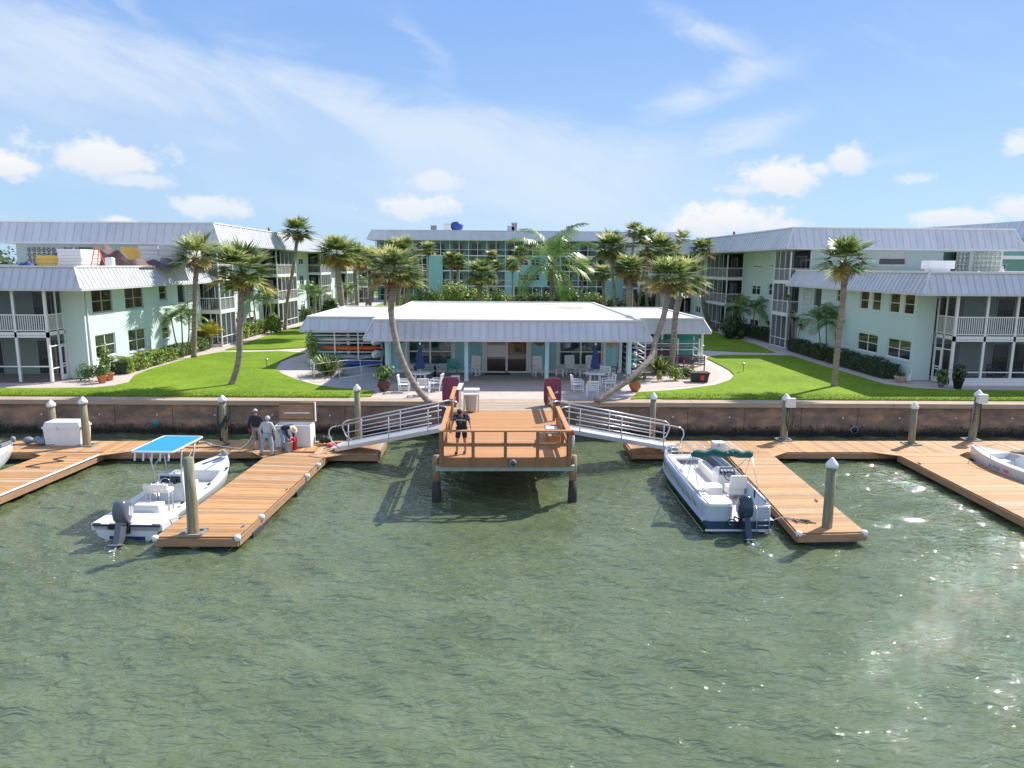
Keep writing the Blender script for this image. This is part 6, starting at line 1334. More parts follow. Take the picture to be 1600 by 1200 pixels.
# man leaning on the pier's front rail
p0 = at(720, 712, z=GZ)
man, _ = person('person in a dark team t-shirt and navy shorts leaning on the pier front rail', (-1.08, 24.62, GZ), 0, dict(pel=(0.02, .12, .95), che=(0, -.14, 1.31), nek=(0, -.24, 1.49), head=(-.04, -.35, 1.61), shL=(-.21, -.15, 1.42), shR=(.21, -.15, 1.42),
    elL=(-.31, -.16, 1.16), wrL=(-.34, -.34, .99), elR=(.32, -.14, 1.16), wrR=(.37, -.35, .99), hpL=(-.10, .12, .90), hpR=(.11, .12, .90), knL=(-.14, -.04, .50), knR=(.12, .02, .50), anL=(-.16, .0, .09), anR=(.14, .12, .09), ftL=(-.20, -.17, .045), ftR=(.10, -.06, .045), face=(-.15, -.8, -.55)),
    [('shorts', 'navycloth', 'shorts'), ('t_shirt', 'navycloth', 'tshirt'), ('sleeve', 'slatecloth', 'sleeves'), ('shoe', 'black', 'shoes')], hair='hair')
lettering(man, 'TWINS', (0.0, -.325, 1.31), (R_(70), 0, 0), .11, 'white', 'shirt_lettering'); lettering(man, 'T', (0.0, -.285, 1.20), (R_(72), 0, 0), .07, 'white', 'shirt_emblem')
def dk(px, py): p = at(px, py, z=DZ); return (p.x, p.y, DZ)
person('person in dark jacket, pale cap and red gloves standing on the dock holding a hose', dk(402, 702), R_(-160), dict(pel=(0, .0, .95), che=(0, .02, 1.32), nek=(0, .0, 1.52), head=(0, -.03, 1.67), shL=(-.19, 0, 1.43), shR=(.19, 0, 1.43), elL=(-.30, .02, 1.15), wrL=(-.27, -.14, .92), elR=(.30, .02, 1.15), wrR=(.28, -.10, .90),
    hpL=(-.1, 0, .9), hpR=(.1, 0, .9), knL=(-.12, -.05, .49), knR=(.10, .03, .49), anL=(-.13, -.02, .08), anR=(.12, .14, .08), ftL=(-.15, -.17, .04), ftR=(.15, .0, .04)), [('trousers', 'tancloth', 'trousers'), ('jacket', 'blackcloth', 'jacket'), ('glove', 'red', 'gloves'), ('shoe', 'black', 'shoes')], hat=('cap', 'greycloth', 'front'), hair='hair')
person('person in pale grey hoodie with hood up and light jeans seen from behind', dk(419, 712), R_(172), dict(pel=(0, .0, .93), che=(0, -.03, 1.27), nek=(0, -.07, 1.44), head=(0, -.12, 1.57), shL=(-.19, -.03, 1.36), shR=(.19, -.03, 1.36), elL=(-.32, -.04, 1.10), wrL=(-.22, -.20, .92), elR=(.32, -.0, 1.08), wrR=(.36, -.08, .84),
    hpL=(-.11, 0, .88), hpR=(.11, 0, .88), knL=(-.17, -.04, .48), knR=(.20, .02, .48), anL=(-.19, .04, .08), anR=(.30, .06, .08), ftL=(-.21, -.13, .04), ftR=(.34, -.10, .04)), [('trousers', 'jean', 'trousers'), ('hoodie', 'greycloth', 'jacket'), ('shoe', 'navy', 'shoes')], hat=('hood', 'greycloth', 'hood'))
person('person in dark shirt and straw coloured hat bending over a grey bucket', dk(446, 703), R_(62), dict(pel=(0, .12, .92), che=(0, -.22, 1.10), nek=(0, -.40, 1.08), head=(0, -.52, .97), shL=(-.19, -.24, 1.08), shR=(.19, -.24, 1.08), elL=(-.20, -.30, .80), wrL=(-.12, -.40, .56), elR=(.20, -.30, .80), wrR=(.12, -.42, .56),
    hpL=(-.1, .12, .86), hpR=(.1, .12, .86), knL=(-.12, -.0, .47), knR=(.12, .0, .47), anL=(-.14, .06, .08), anR=(.14, .08, .08), ftL=(-.16, -.11, .04), ftR=(.16, -.10, .04), face=(0, -.6, -.8)), [('trousers', 'jean', 'trousers'), ('shirt', 'navycloth', 'jacket'), ('glove', 'red', 'gloves'), ('shoe', 'navy', 'shoes')], hat=('sun_hat', 'canvas_hat', 'round'), hair='hair')
def bucket(px, py, label, mt, r=.15, h=.4, sy=1):
    t = thing('bucket', label, 'bucket', dk(px, py)); m = MB(); m.lathe([(r*.82, 0), (r, h), (r*1.06, h), (r*1.06, h-.03), (r*.93, h-.02), (r*.75, .03)], 18); m.build('body', mt, t); m = MB(); m.tube([(math.cos(a)*r, -.02, h-.02-math.sin(a)*r*.5) for a in [i*math.pi/8 for i in range(9)]], .006, 5); m.build('handle', 'steel', t)
bucket(451, 706, 'pale grey bucket between the hands of the bending worker', 'bluetip', .19, .46); bucket(460, 703, 'tall red bucket right of the grey bucket', 'red', .13, .55)

# ================================================================ stored things on the left wing roof
RT = 8.10
def slab_stack(name, label, cat, px0, px1, py0, py1, Y, d, mt, n, group=None):
    a = at(px0, py1, Y=Y); b = at(px1, py0, Y=Y); w = b.x-a.x; h = b.z-RT; t = thing(name, label, cat, ((a.x+b.x)/2, Y+d/2, RT), 0, group); rg = random.Random(int(px0))
    for i in range(n):
        m = MB(); o = rg.uniform(-.04, .04); m.bx(-w/2+o, w/2+o, -d/2+rg.uniform(-.05, .05), d/2, h*i/n+.006, h*(i+1)/n-.006); m.build('panel', mt, t)
    return t
slab_stack('foam_board_stack', 'front left stack of yellow foam boards on the left wing roof', 'foam boards', 56, 91, 399, 415, 45.5, 1.4, 'foamyellow', 3, 'foam stacks on the roof')
slab_stack('foam_board_stack', 'large white wrapped block of foam boards on the left wing roof', 'foam boards', 91, 125, 389, 416, 45, 2.2, 'foamwhite', 6, 'foam stacks on the roof')
slab_stack('foam_board_stack', 'half height yellow foam stack behind the ladder on the left wing roof', 'foam boards', 189, 217, 386, 406, 52, 2, 'foamyellow', 4, 'foam stacks on the roof')
slab_stack('foam_board_stack', 'white and cream foam stack between the yellow one and the tallest white one', 'foam boards', 218, 247, 384, 407, 52, 2, 'foamwhite', 5, 'foam stacks on the roof')
slab_stack('foam_board_stack', 'rightmost tall white foam stack against the three storey wall', 'foam boards', 249, 290, 382, 412, 51.5, 2.5, 'foamwhite', 4, 'foam stacks on the roof')
def tarp(name, label, px0, px1, h, Y, d, mt, seed, pk=.5):
    a = at(px0, 412, Y=Y); b = at(px1, 412, Y=Y); w = b.x-a.x; rg = np.random.RandomState(seed); nx, ny = 22, 9; m = MB(); vs = []
    ph = rg.rand(8)*6.28
    for j in range(ny+1):
        for i in range(nx+1):
            u, v = i/nx, j/ny; e = min(1, 6*u, 6*(1-u))*min(1, 5*v, 5*(1-v)); z = h*e*(.35+.65*math.exp(-((u-pk)/.42)**2))*(1+.22*math.sin(9*u+ph[0])*math.sin(7*v+ph[1])+.15*math.sin(19*u+ph[2]+3*v))
            vs.append((-w/2+w*u, -d/2+d*v, .01+z))
    m.add(vs, [(j*(nx+1)+i, j*(nx+1)+i+1, (j+1)*(nx+1)+i+1, (j+1)*(nx+1)+i) for j in range(ny) for i in range(nx)]); o = m.build(name, mt, None); o.location = ((a.x+b.x)/2, Y, RT); return tag(o, label, 'tarp')
tarp('tarpaulin', 'navy blue tarp heaped behind the big white block', 72, 140, 1.0, 48.5, 1.6, 'tarp_blue', 1, .6); tarp('tarpaulin', 'brown tarp draped in a peak right of the orange ladder', 150, 232, 1.15, 48, 2, 'tarp_brown', 2, .2)
tarp('tarpaulin', 'low brown and purple tarp spread along the roof edge', 200, 275, .45, 50.0, 1.6, 'tarp_brown', 3, .4); tarp('tarpaulin', 'grey blue tarp in front of the rightmost foam stack', 244, 276, .6, 50.5, 1.2, 'tarp_grey', 4, .5); tarp('tarpaulin', 'small navy tarp bundle at the left roof edge', 30, 56, .3, 45.2, 1.0, 'tarp_blue', 5, .5)
t = thing('step_ladder', 'orange step ladder standing on the left wing roof', 'ladder', (at(150, 410, Y=45.2).x, 45.2, RT))
for s in (-1, 1): m = MB(); m.beam((s*.2-.15, 0, 0), (s*.12+.1, .1, 1.35), .05, .05); m.build('stile', 'orange', t)
m = MB()
for k in range(4): z = .25+k*.28; m.beam((-.33+z*.2, 0, z), (.07+z*.1, .05, z), .04, .03)
m.build('rung', 'orange', t); m = MB(); m.beam((.35, .5, 0), (.1, .15, 1.3), .05, .05); m.build('rear_leg', 'orange', t)
t = thing('bulk_bag', 'small cream square bag in front of the brown tarp', 'bag', (at(172, 408, Y=44.6).x, 44.6, RT)); m = MB(); m.box((0, 0, .3), (.42, .35, .6)); m.build('bag_body', 'vinyl', t); m = MB(); m.box((0, 0, .62), (.3, .25, .03)); m.build('flap', 'offwhite', t)
# right wing roof: low white vent housing and small vents
t = thing('roof_vent_housing', 'low white vent housing on the right wing roof', 'vent', (at(1465, 420, Y=50).x, 50, RT)); m = MB(); m.bx(-.9, .9, -.5, .5, .28, .85); m.build('housing', 'white', t); m = MB(); m.bx(-.65, .65, -.4, .4, 0, .28); m.build('curb', 'white', t)
for px, lb in ((1566, 'small white cone vent near the right edge of the wing roof'), (1530, 'tiny white vent nub left of the cone vent')):
    t = MB(); t.lathe([(.16, 0), (.12, .3), (.07, .35), (.05, .5)] if px > 1550 else [(.1, 0), (.08, .1), (.03, .15)], 12); o = t.build('cone_vent', 'white', None); o.location = (at(px, 420, Y=48).x, 48, RT); tag(o, lb, 'vent')
# rooftop plant on the far block
def ac(px, py0, w, h, lb, mt='grey'):
    p = at(px, py0, Y=141); t = thing('rooftop_unit', lb, 'rooftop unit', (p.x, 141, 14.75)); m = MB(); m.bx(-w/2, w/2, -.8, .8, .15, h); m.build('cabinet', mt, t); m = MB(); m.bx(-w/2-.08, w/2+.08, -.9, .9, h, h+.12); m.bx(-w/2, -w/2+.1, -.7, .7, -.1, .15); m.bx(w/2-.1, w/2, -.7, .7, -.1, .15); m.build('top_and_feet', 'greylight', t)
ac(678, 356, 1.1, 1.1, 'leftmost dark unit on the far block roof'); ac(699.5, 356, 1.3, 1.4, 'white box beside the blue tarp on the far block roof', 'white'); ac(798, 356, 1.3, 1.1, 'low pale half of the paired roof units', 'greylight'); ac(803.5, 355, 1.0, 1.7, 'tall dark half of the paired roof units'); ac(890, 357, 1.2, 1.2, 'right dark unit on the far block roof')
o = None
p = at(713, 352, Y=141); m = MB(); m.lathe([(.6, 0), (1.0, .7), (1.15, 1.3), (.9, 1.8), (.3, 2.0)], 10, sy=.7); m.tube([(.9, 0, 0), (1.3, 0, 1.4)], .08, 6); o = m.build('blue_tarp_bundle', 'kblue', None); o.location = (p.x, 141, 14.75); tag(o, 'bright blue wrapped bundle on the far block roof', 'tarp')
# ================================================================ vegetation
def fan_crown(seed, nleaf=40, droop=1.0, sparse=1.0):
    """sabal palm crown, about 1 m radius before scaling: costapalmate leaves on curved petioles"""
    rg = random.Random(seed); m = MB()
    for i in range(nleaf):
        u = (i+.5)/nleaf; el = R_(88-97*u+rg.uniform(-8, 8)); az = i*2.39996+rg.uniform(-.25, .25)
        h = Vector((math.cos(az), math.sin(az), 0)); L = rg.uniform(.85, 1.08)*(.85 if u < .12 or u > .86 else 1)
        old = u > .84 and rg.random() < .6; m.k = 1 if old else 0; lv = rg.random()*(.55 if u > .3 else .9)
        def pt(t):     # petiole and costa curve
            e = el-(.12+.40*t*droop)*t; return h*math.cos(e)*L*t+Vector((0, 0, math.sin(e)*L*t-.04*t*t*droop))
        p0, p1, p2, p3 = pt(.0), pt(.24), pt(.46), pt(.74)
        m.rv = lv; s = h.cross(Vector((0, 0, 1))).normalized()
        for a, b in ((p0, p1), (p1, p2)): m.add([a-s*.010, a+s*.010, b+s*.008, b-s*.008], [(0, 1, 2, 3)])
        f = (p3-p2).normalized(); up = s.cross(f)
        if up.z < 0: up = -up
        nseg = int(21*sparse)
        for k in range(nseg):
            ph = R_(-112+224*k/(nseg-1)+rg.uniform(-4, 4)); c = math.cos(ph)
            base = p2.lerp(p3, max(0, c)*.75); ln = L*(.50-.14*abs(ph)/1.95)*rg.uniform(.88, 1.1)
            d = (f*c+s*math.sin(ph)+up*(.30-.12*c)).normalized(); w = .026
            q = d.cross(up).normalized()*w; mid = base+d*ln*.5-Vector((0, 0, .03*ln)); tip = base+d*ln-Vector((0, 0, ln*.13*droop))+Vector((rg.uniform(-.03, .03), rg.uniform(-.03, .03), rg.uniform(-.04, .02)))
            m.rv = min(1, max(0, lv+rg.uniform(-.15, .15))); m.add([base-q*.5, base+q*.5, mid+q, mid-q], [(0, 1, 2, 3)])
            m.rv = min(1, lv+rg.uniform(.15, .55)); m.add([mid-q, mid+q, tip+q*.12, tip-q*.12], [(0, 1, 2, 3)])
    return m
def mesh_of(mb, name, mats):
    o = mb.build(name, mats); me = o.data; bpy.data.objects.remove(o); return me
CROWN = [mesh_of(fan_crown(11+i, 54-4*(i % 2), .9), 'crown', ['frond', 'frond_old']) for i in range(4)]
CROWN_S = [mesh_of(fan_crown(31+i, 36, .8, .85), 'crown', ['frond', 'frond_old']) for i in range(2)]
def skirt(seed):
    rg = random.Random(seed); m = MB()
    for i in range(15):
        az = i*2.4; h = Vector((math.cos(az), math.sin(az), 0)); L = rg.uniform(.28, .5); s = h.cross(Vector((0, 0, 1))); a = h*.08; b = h*rg.uniform(.16, .32)+Vector((0, 0, -L*.45)); 
        for k in range(7):
            w = (k-3)*.035; c = b+s*w*1.5+Vector((0, 0, -L*rg.uniform(.5, .9)))-h*.05; m.rv = rg.random(); m.add([a+s*w*.2-s*.006, a+s*w*.2+s*.006, b+s*w+s*.014, b+s*w-s*.014], [(0, 1, 2, 3)]); m.add([b+s*w-s*.014, b+s*w+s*.014, c+s*.003, c-s*.003], [(0, 1, 2, 3)])
    for i in range(26):     # cut leaf boots
        az = rg.random()*6.28; z = rg.uniform(-.22, .02); h = Vector((math.cos(az), math.sin(az), 0)); m.rv = rg.random(); m.beam(h*.05+Vector((0, 0, z)), h*rg.uniform(.13, .2)+Vector((0, 0, z+.10)), .035, .02)
    return m
SKIRT = [mesh_of(skirt(i), 'dead_fronds', ['boots']) for i in range(2)]
def pinnate_frond(m, o, az, el, L, rg, curl=1.3, npair=22, ll=.34, w=.016, lift=.2):
    h = Vector((math.cos(az), math.sin(az), 0)); s = h.cross(Vector((0, 0, 1))); p = Vector(o); e = el; N = 14; pts = [p.copy()]; ds = []
    for i in range(N): d = h*math.cos(e)+Vector((0, 0, math.sin(e))); ds.append(d); p = p+d*L/N; pts.append(p.copy()); e -= curl*(.4+1.2*i/N)/N
    lv = rg.random()*.6; m.rv = lv+.3
    for i in range(N): r = .014*(1-i/N)+.003; a, b = pts[i], pts[i+1]; m.add([a-s*r, a+s*r, b+s*r*.9, b-s*r*.9], [(0, 1, 2, 3)])
    for k in range(npair):
        t = .16+.84*k/npair; x = t*N; i = min(N-1, int(x)); b = pts[i].lerp(pts[i+1], x-i); d = ds[i]; up = s.cross(d); up = up if up.z > 0 else -up
        ln = L*ll*math.sin(math.pi*min(1, .22+.75*t))**.7*rg.uniform(.85, 1.1)
        for sg in (-1, 1):
            q = (s*sg*.85+d*.55+up*lift*rg.uniform(.3, 1.2)).normalized(); mid = b+q*ln*.5; tip = b+q*ln-Vector((0, 0, ln*.45)); ww = d*w*L
            m.rv = min(1, lv+rg.uniform(0, .25)); m.add([b-ww*.5, b+ww*.5, mid+ww, mid-ww], [(0, 1, 2, 3)]); m.rv = min(1, lv+rg.uniform(.1, .45)); m.add([mid-ww, mid+ww, tip+ww*.15, tip-ww*.15], [(0, 1, 2, 3)])
def pin_crown(seed, n=13, curl=1.5, ll=.34, e0=75, e1=-5, npair=20, w=.016):
    rg = random.Random(seed); m = MB()
    for i in range(n): u = i/(n-1); pinnate_frond(m, (0, 0, 0), i*2.39996+rg.uniform(-.3, .3), R_(e0+(e1-e0)*u), rg.uniform(.85, 1.05), rg, curl, npair, ll, w)
    return m
PIN = [mesh_of(pin_crown(5+i, 11), 'crown', ['pinna']) for i in range(3)]; PINY = mesh_of(pin_crown(9, 12, 1.2, .30, 85, 35), 'crown', ['pinna_yellow'])
QUEEN = mesh_of(pin_crown(21, 19, 1.75, .27, 82, -35, 30, .009), 'crown', ['pinna', 'pinna_yellow'])
def part_of(me, name, par, loc, sc, rz=0.0, rx=0.0):
    o = bpy.data.objects.new(name, me); C.objects.link(o); o.parent = par; o.location = loc; o.scale = (sc,)*3 if isinstance(sc, (int, float)) else sc; o.rotation_euler = (rx, 0, rz); return o
PN = [0]
def palm(base, crown, rpx, label, via=(), Y=None, Yc=None, r=.16, kind='fan', group='sabal palms', dead=True, variant=None, sq=1.0, flare=1.25):
    PN[0] += 1; i = PN[0]; rg = random.Random(i*7)
    if Y is None: b = at(base[0], base[1], z=GZ)
    else: b = at(base[0], base[1], Y=Y); b.z = GZ; b.x = at(base[0], base[1], Y=Y).x
    Yc = Yc if Yc is not None else b.y
    c = at(crown[0], crown[1], Y=Yc); sc = rpx/FPX*Yc*(1.5 if kind == 'queen' else 1.14 if Yc > 60 else 1.04)
    c0 = c-Vector((0, 0, sc*(.10 if kind in ('fan', 'sparse') else .10)))
    t = thing('palm_tree', label, 'palm tree', (b.x, b.y, b.z), 0, group)
    pts = [b.copy()]
    for k, (vx, vy) in enumerate(via): f = (k+1)/(len(via)+1); pts.append(at(vx, vy, Y=lerp(b.y, Yc, f)))
    pts.append(c0-Vector((0, 0, sc*.05)))
    # Catmull-Rom through the points
    Q = [pts[0]*2-pts[1]]+pts+[pts[-1]*2-pts[-2]]; out = []
    for k in range(1, len(Q)-2):
        for j in range(10):
            u = j/10; a_, b_, c_, d_ = Q[k-1], Q[k], Q[k+1], Q[k+2]; out.append(.5*((2*b_)+(c_-a_)*u+(2*a_-5*b_+4*c_-d_)*u*u+(3*b_-a_-3*c_+d_)*u**3))
    out.append(Q[-2]); m = MB(); n = len(out); m.tube([p-b for p in out], [r*(flare if k == 0 else 1.06 if k == 1 else 1.0 if k < n-3 else .88)*(1+.05*math.sin(k*2.3)+rg.uniform(-.035, .035)) for k in range(n)], 10); m.build('trunk', 'trunk', t)
    me = (CROWN[i % 4] if kind == 'fan' else CROWN_S[i % 2] if kind == 'sparse' else QUEEN if kind == 'queen' else PIN[i % 3]) if variant is None else variant
    part_of(me, 'crown', t, c0-b, (sc, sc, sc*sq), rg.random()*6.28, R_(rg.uniform(-6, 6)))
    if dead and kind in ('fan', 'sparse'): part_of(SKIRT[i % 2], 'dead_fronds', t, c0-b, sc*.95, rg.random()*6)
    return t
# front palms
palm((362, 601), (377, 424), 60, 'full crowned sabal palm with a bent base on the left lawn', via=((373, 562), (375, 510)), r=.17)
palm((303, 559), (306, 400), 46, 'slim sabal palm beside the left hedge with a sparse crown', via=((304, 500),), r=.17, kind='sparse')
palm((445, 516), (465, 362), 27, 'very tall slender sabal palm leaning right in front of the left building', via=((449, 470), (458, 420)), r=.17)
palm((672, 630), (617, 424), 50, 'big leaning sabal palm in front of the clubhouse left window', via=((652, 607), (632, 572), (618, 530), (611, 480)), Yc=36.5, r=.155)
palm((932, 628), (1046, 436), 47, 'steeply leaning sabal palm crossing the right end of the clubhouse', via=((982, 593), (1016, 560), (1025, 530), (1038, 490)), Yc=40, r=.155)
palm((1048, 580), (1069, 434), 45, 'straight sabal palm growing from the sand bed at the right', via=((1052, 540), (1056, 490)), r=.20)
palm((1303, 604), (1321, 408), 53, 'sparse crowned sabal palm on the right lawn with a straight grey trunk', via=((1308, 550), (1316, 480)), kind='sparse', r=.16)
# court palms on the left
palm((538, 486), (526, 398), 36, 'thick trunked sabal palm behind the left wing roof', Y=66, r=.30); palm((560, 484), (553, 402), 28, 'second sabal palm from the left behind the clubhouse left wing', Y=74, r=.2)
palm((578, 484), (577, 408), 28, 'third sabal palm from the left behind the clubhouse left wing', Y=80, r=.19); palm((563, 484), (598, 428), 22, 'leaning dark trunk palm between the thick palm and the front leaning palm', Y=82, r=.13, via=((576, 468),))
palm((618, 480), (628, 396), 30, 'tall sabal palm hidden partly behind the big leaning palm', Y=84, r=.24); palm((629, 478), (640, 432), 28, 'short yellowing sabal palm right of the big leaning palm', Y=78, r=.26)
palm((669, 470), (669, 390), 15, 'small slender sabal palm against the far block left bay', Y=118, r=.14)
palm((706, 466), (705, 407), 18, 'twin trunk sabal palm in front of the far block', Y=108, r=.17); palm((711, 466), (716, 410), 17, 'right hand twin sabal palm in front of the far block', Y=109, r=.17)
palm((747, 476), (750, 430), 29, 'broad low sabal palm in the middle of the court', Y=84, r=.3)
palm((772, 466), (768, 402), 13, 'upper of two small palms right of the broad low palm', Y=122, r=.12); palm((777, 467), (776, 416), 13, 'lower of two small palms right of the broad low palm', Y=116, r=.12)
palm((801, 468), (801, 414), 15, 'left one of the small palm pair at the centre of the court', Y=112, r=.15); palm((812, 468), (813, 398), 16, 'right taller one of the small palm pair at the centre of the court', Y=116, r=.14)
palm((862, 478), (862, 402), 62, 'large feather leaved queen palm behind the clubhouse roof', Y=84, kind='queen', r=.26, group='feather palms')
# court palms on the right
palm((965, 486), (954, 388), 32, 'tall sabal palm with a golden trunk right of the queen palm', Y=74, r=.17, via=((958, 440),)); palm((985, 484), (984, 422), 29, 'dense sabal palm with a thick trunk behind the right wing roof', Y=70, r=.33)
palm((974, 484), (992, 362), 18, 'highest small crowned palm above the right group', Y=90, r=.18); palm((949, 478), (941, 428), 19, 'dark shaded sabal palm right of the queen palm fronds', Y=80, r=.2)
palm((1029, 482), (1030, 392), 33, 'dark sabal palm behind the pair at the sand bed', Y=76, r=.28); palm((1060, 470), (1067, 374), 17, 'ragged thin palm above the sand bed pair', Y=92, r=.15, kind='sparse')
palm((1119, 517), (1097, 390), 22, 'leaning sabal palm beside the right court porches', via=((1104, 495), (1098, 460)), Yc=70, r=.22); palm((995, 482), (1008, 405), 20, 'small dark palm between the dense palm and the sand bed pair', Y=88, r=.18)
palm((1012, 480), (1010, 372), 22, 'tall dark palm rising behind the shaded palms on the right', Y=86, r=.2); palm((1040, 482), (1048, 400), 24, 'dark palm tucked behind the leaning sand bed palm', Y=82, r=.22); palm((1003, 482), (968, 412), 22, 'low palm between the golden trunk palm and the dense palm', Y=86, r=.18)
palm((905, 474), (912, 418), 20, 'small palm right of the queen palm', Y=96, r=.15); palm((600, 484), (606, 404), 24, 'palm in the gap left of the far block', Y=92, r=.18)
# small feather palms beside the walls
def clump(base, stems, rpx, label, Y=None, mt=None, r=.05, group='feather palms'):
    b = at(base[0], base[1], z=GZ); t = thing('feather_palm', label, 'palm tree', (b.x, b.y, GZ), 0, group); PN[0] += 1
    for k, (bx, cx, cy) in enumerate(stems):
        p = at(bx, base[1], Y=b.y+.3*k) ; p.z = GZ; c = at(cx, cy, Y=b.y+.25*k); m = MB(); mid = p.lerp(c, .5)+Vector(((c.x-p.x)*.12, 0, 0)); m.tube([p-b, mid-b, c-b], [r*1.3, r, r*.9], 8); m.build('trunk', 'trunk', t)
        part_of(mt or PIN[(PN[0]+k) % 3], 'crown', t, c-b, rpx/FPX*b.y*1.15, k*2.1+PN[0])
    return t
clump((285, 557), ((281, 268, 500), (286, 283, 490), (292, 296, 497)), 25, 'triple stemmed feather palm in front of the left wing wall')
clump((325, 544), ((325, 325, 522), (323, 318, 530), (328, 332, 527)), 24, 'yellow leaved shrub palm by the left court porch', mt=PINY, r=.04)
clump((407, 522), ((403, 396, 471), (411, 417, 466)), 26, 'twin feather palm left of the tall slender palm')
clump((490, 500), ((486, 480, 458), (494, 499, 462)), 24, 'feather palm in the middle of the left court wall'); clump((545, 484), ((543, 540, 455), (548, 549, 452)), 18, 'far feather palm by the left court wall'); clump((572, 480), ((572, 570, 440),), 16, 'small feather palm at the far left of the court')
clump((1168, 527), ((1163, 1156, 482), (1170, 1180, 484)), 30, 'dark feather palm between the right court porches'); clump((1293, 562), ((1288, 1278, 502), (1293, 1291, 494), (1299, 1307, 503)), 32, 'triple stemmed dark feather palm in front of the right wing wall')
t = thing('yucca', 'leafless thin stemmed yucca by the right court porch', 'plant', tuple(at(1242, 548, z=GZ)))
for k, (dx, h) in enumerate(((-.45, 2.9), (-.8, 4.2), (.1, 2.4), (.4, 1.9))): m = MB(); m.tube([(dx*.1, 0, 0), (dx*.5, .1, h*.5), (dx, .1*k, h)], [.05, .04, .03], 6); m.build('stem', 'trunk', t); part_of(CROWN_S[k % 2], 'crown', t, (dx, .1*k, h), .42, k)
# leafy shrubs
def leaf_mb(n, fn, size, rg, jitter=.6):
    m = MB()
    for _ in range(n):
        p, nrm = fn(rg); a = Vector((rg.uniform(-1, 1), rg.uniform(-1, 1), rg.uniform(-1, 1))); d = (nrm+a*jitter).normalized(); s = d.cross(Vector((rg.uniform(-1, 1), rg.uniform(-1, 1), 1))).normalized(); u = s.cross(d); l = size*rg.uniform(.6, 1.3)
        m.rv = rg.random()**1.3; m.add([p-s*l*.32, p+u*l*.55, p+s*l*.32, p-u*l*.55], [(0, 1, 2, 3)])
    return m
def shrub(name, label, loc, rad, n, size, mt, seed, group=None, cat='shrub'):
    rg = random.Random(seed); lob = [(rg.uniform(-.45, .45)*rad[0], rg.uniform(-.45, .45)*rad[1], rg.uniform(.35, .85)*rad[2], rg.uniform(.38, .62)) for _ in range(9)]
    def fn(r):
        cx, cy, cz, k = lob[r.randrange(9)]; v = Vector((r.gauss(0, 1), r.gauss(0, 1), r.gauss(0, 1))).normalized(); f = r.uniform(.55, 1.05); p = Vector((cx+v.x*rad[0]*k*f, cy+v.y*rad[1]*k*f, max(.03, cz+v.z*rad[2]*k*f))); return p, (v+Vector((0, 0, .4))).normalized()
    o = leaf_mb(n, fn, size, rg).build(name, mt, None); o.location = loc; return tag(o, label, cat, group)
def hedge(label, p, q, w, h, mt='leaf', seed=1, dens=420, size=.13):
    p = Vector(p); q = Vector(q); L = (q-p).length; d = (q-p)/L; nr = Vector((-d.y, d.x, 0)); rg = random.Random(seed); ph = rg.random()*6
    def fn(r):
        u = r.random()*L; hh = h*(1+.13*math.sin(u*1.7+ph)+.08*math.sin(u*4.1)); f = r.random()
        if f < .5: v = r.uniform(-w/2, w/2); z = hh-.12*(2*v/w)**2+r.uniform(-.08, .06); n = Vector((0, 0, 1))
        else: sg = 1 if r.random() < .35 else -1; v = sg*(w/2+.08*math.sin(u*3+ph))+r.uniform(-.06, .05); z = r.uniform(.05, hh); n = nr*sg
        return d*u+nr*v+Vector((0, 0, z)), n
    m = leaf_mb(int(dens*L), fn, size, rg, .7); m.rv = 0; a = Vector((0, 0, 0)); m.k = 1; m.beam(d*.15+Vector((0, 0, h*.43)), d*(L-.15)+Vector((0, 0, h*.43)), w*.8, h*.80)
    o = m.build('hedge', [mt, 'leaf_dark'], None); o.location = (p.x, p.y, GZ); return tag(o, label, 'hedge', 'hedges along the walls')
hedge('light green variegated hedge below the left wing windows', (-22.6, 43.0, 0), (-22.6, 50.2, 0), 1.1, .85, 'leaf_light', 1)
hedge('dark green end of the hedge beside the triple feather palm', (-22.7, 50.4, 0), (-22.7, 56.8, 0), 1.0, .8, 'leaf', 2); hedge('low hedge between the first two left court porches', (-22.7, 62.5, 0), (-22.7, 72.6, 0), 1.1, 1.1, 'leaf_light', 3, 260, .16)
hedge('low hedge beyond the second left court porch', (-22.8, 82, 0), (-22.8, 91, 0), 1.1, 1.1, 'leaf', 4, 200, .18); hedge('dark clipped hedge below the near windows of the right wing', (24.3, 42.0, 0), (24.3, 49.8, 0), 1.15, .95, 'leaf_dark', 5)
hedge('dark clipped hedge at the stair end of the right wing', (24.3, 50.2, 0), (24.5, 57.0, 0), 1.1, .9, 'leaf_dark', 6); hedge('dark hedge between the first two right court porches', (25.2, 62.0, 0), (25.2, 72.8, 0), 1.1, 1.0, 'leaf_dark', 7, 260, .16)
def sword_bush(px, py, rpx, label, seed):
    b = at(px, py, z=GZ); R0 = rpx/FPX*b.y; rg = random.Random(seed); m = MB()
    for i in range(330):
        az = rg.random()*6.28; el = R_(rg.uniform(15, 88)); L = R0*rg.uniform(.75, 1.2); h = Vector((math.cos(az), math.sin(az), 0)); o = h*rg.uniform(0, .3)*R0; s = h.cross(Vector((0, 0, 1))); w = .045
        a = o; b1 = o+(h*math.cos(el)+Vector((0, 0, math.sin(el))))*L*.6; e2 = el-.35; c = b1+(h*math.cos(e2)+Vector((0, 0, math.sin(e2))))*L*.5; m.rv = rg.random()**2
        m.add([a-s*.01, a+s*.01, b1+s*w*.5, b1-s*w*.5], [(0, 1, 2, 3)]); m.add([b1-s*w, b1+s*w, c+s*.01, c-s*.01], [(0, 1, 2, 3)])
    o = m.build('sword_leaf_bush', 'frond', None); o.location = (b.x, b.y, GZ); return tag(o, label, 'shrub', 'sword leaved bushes')
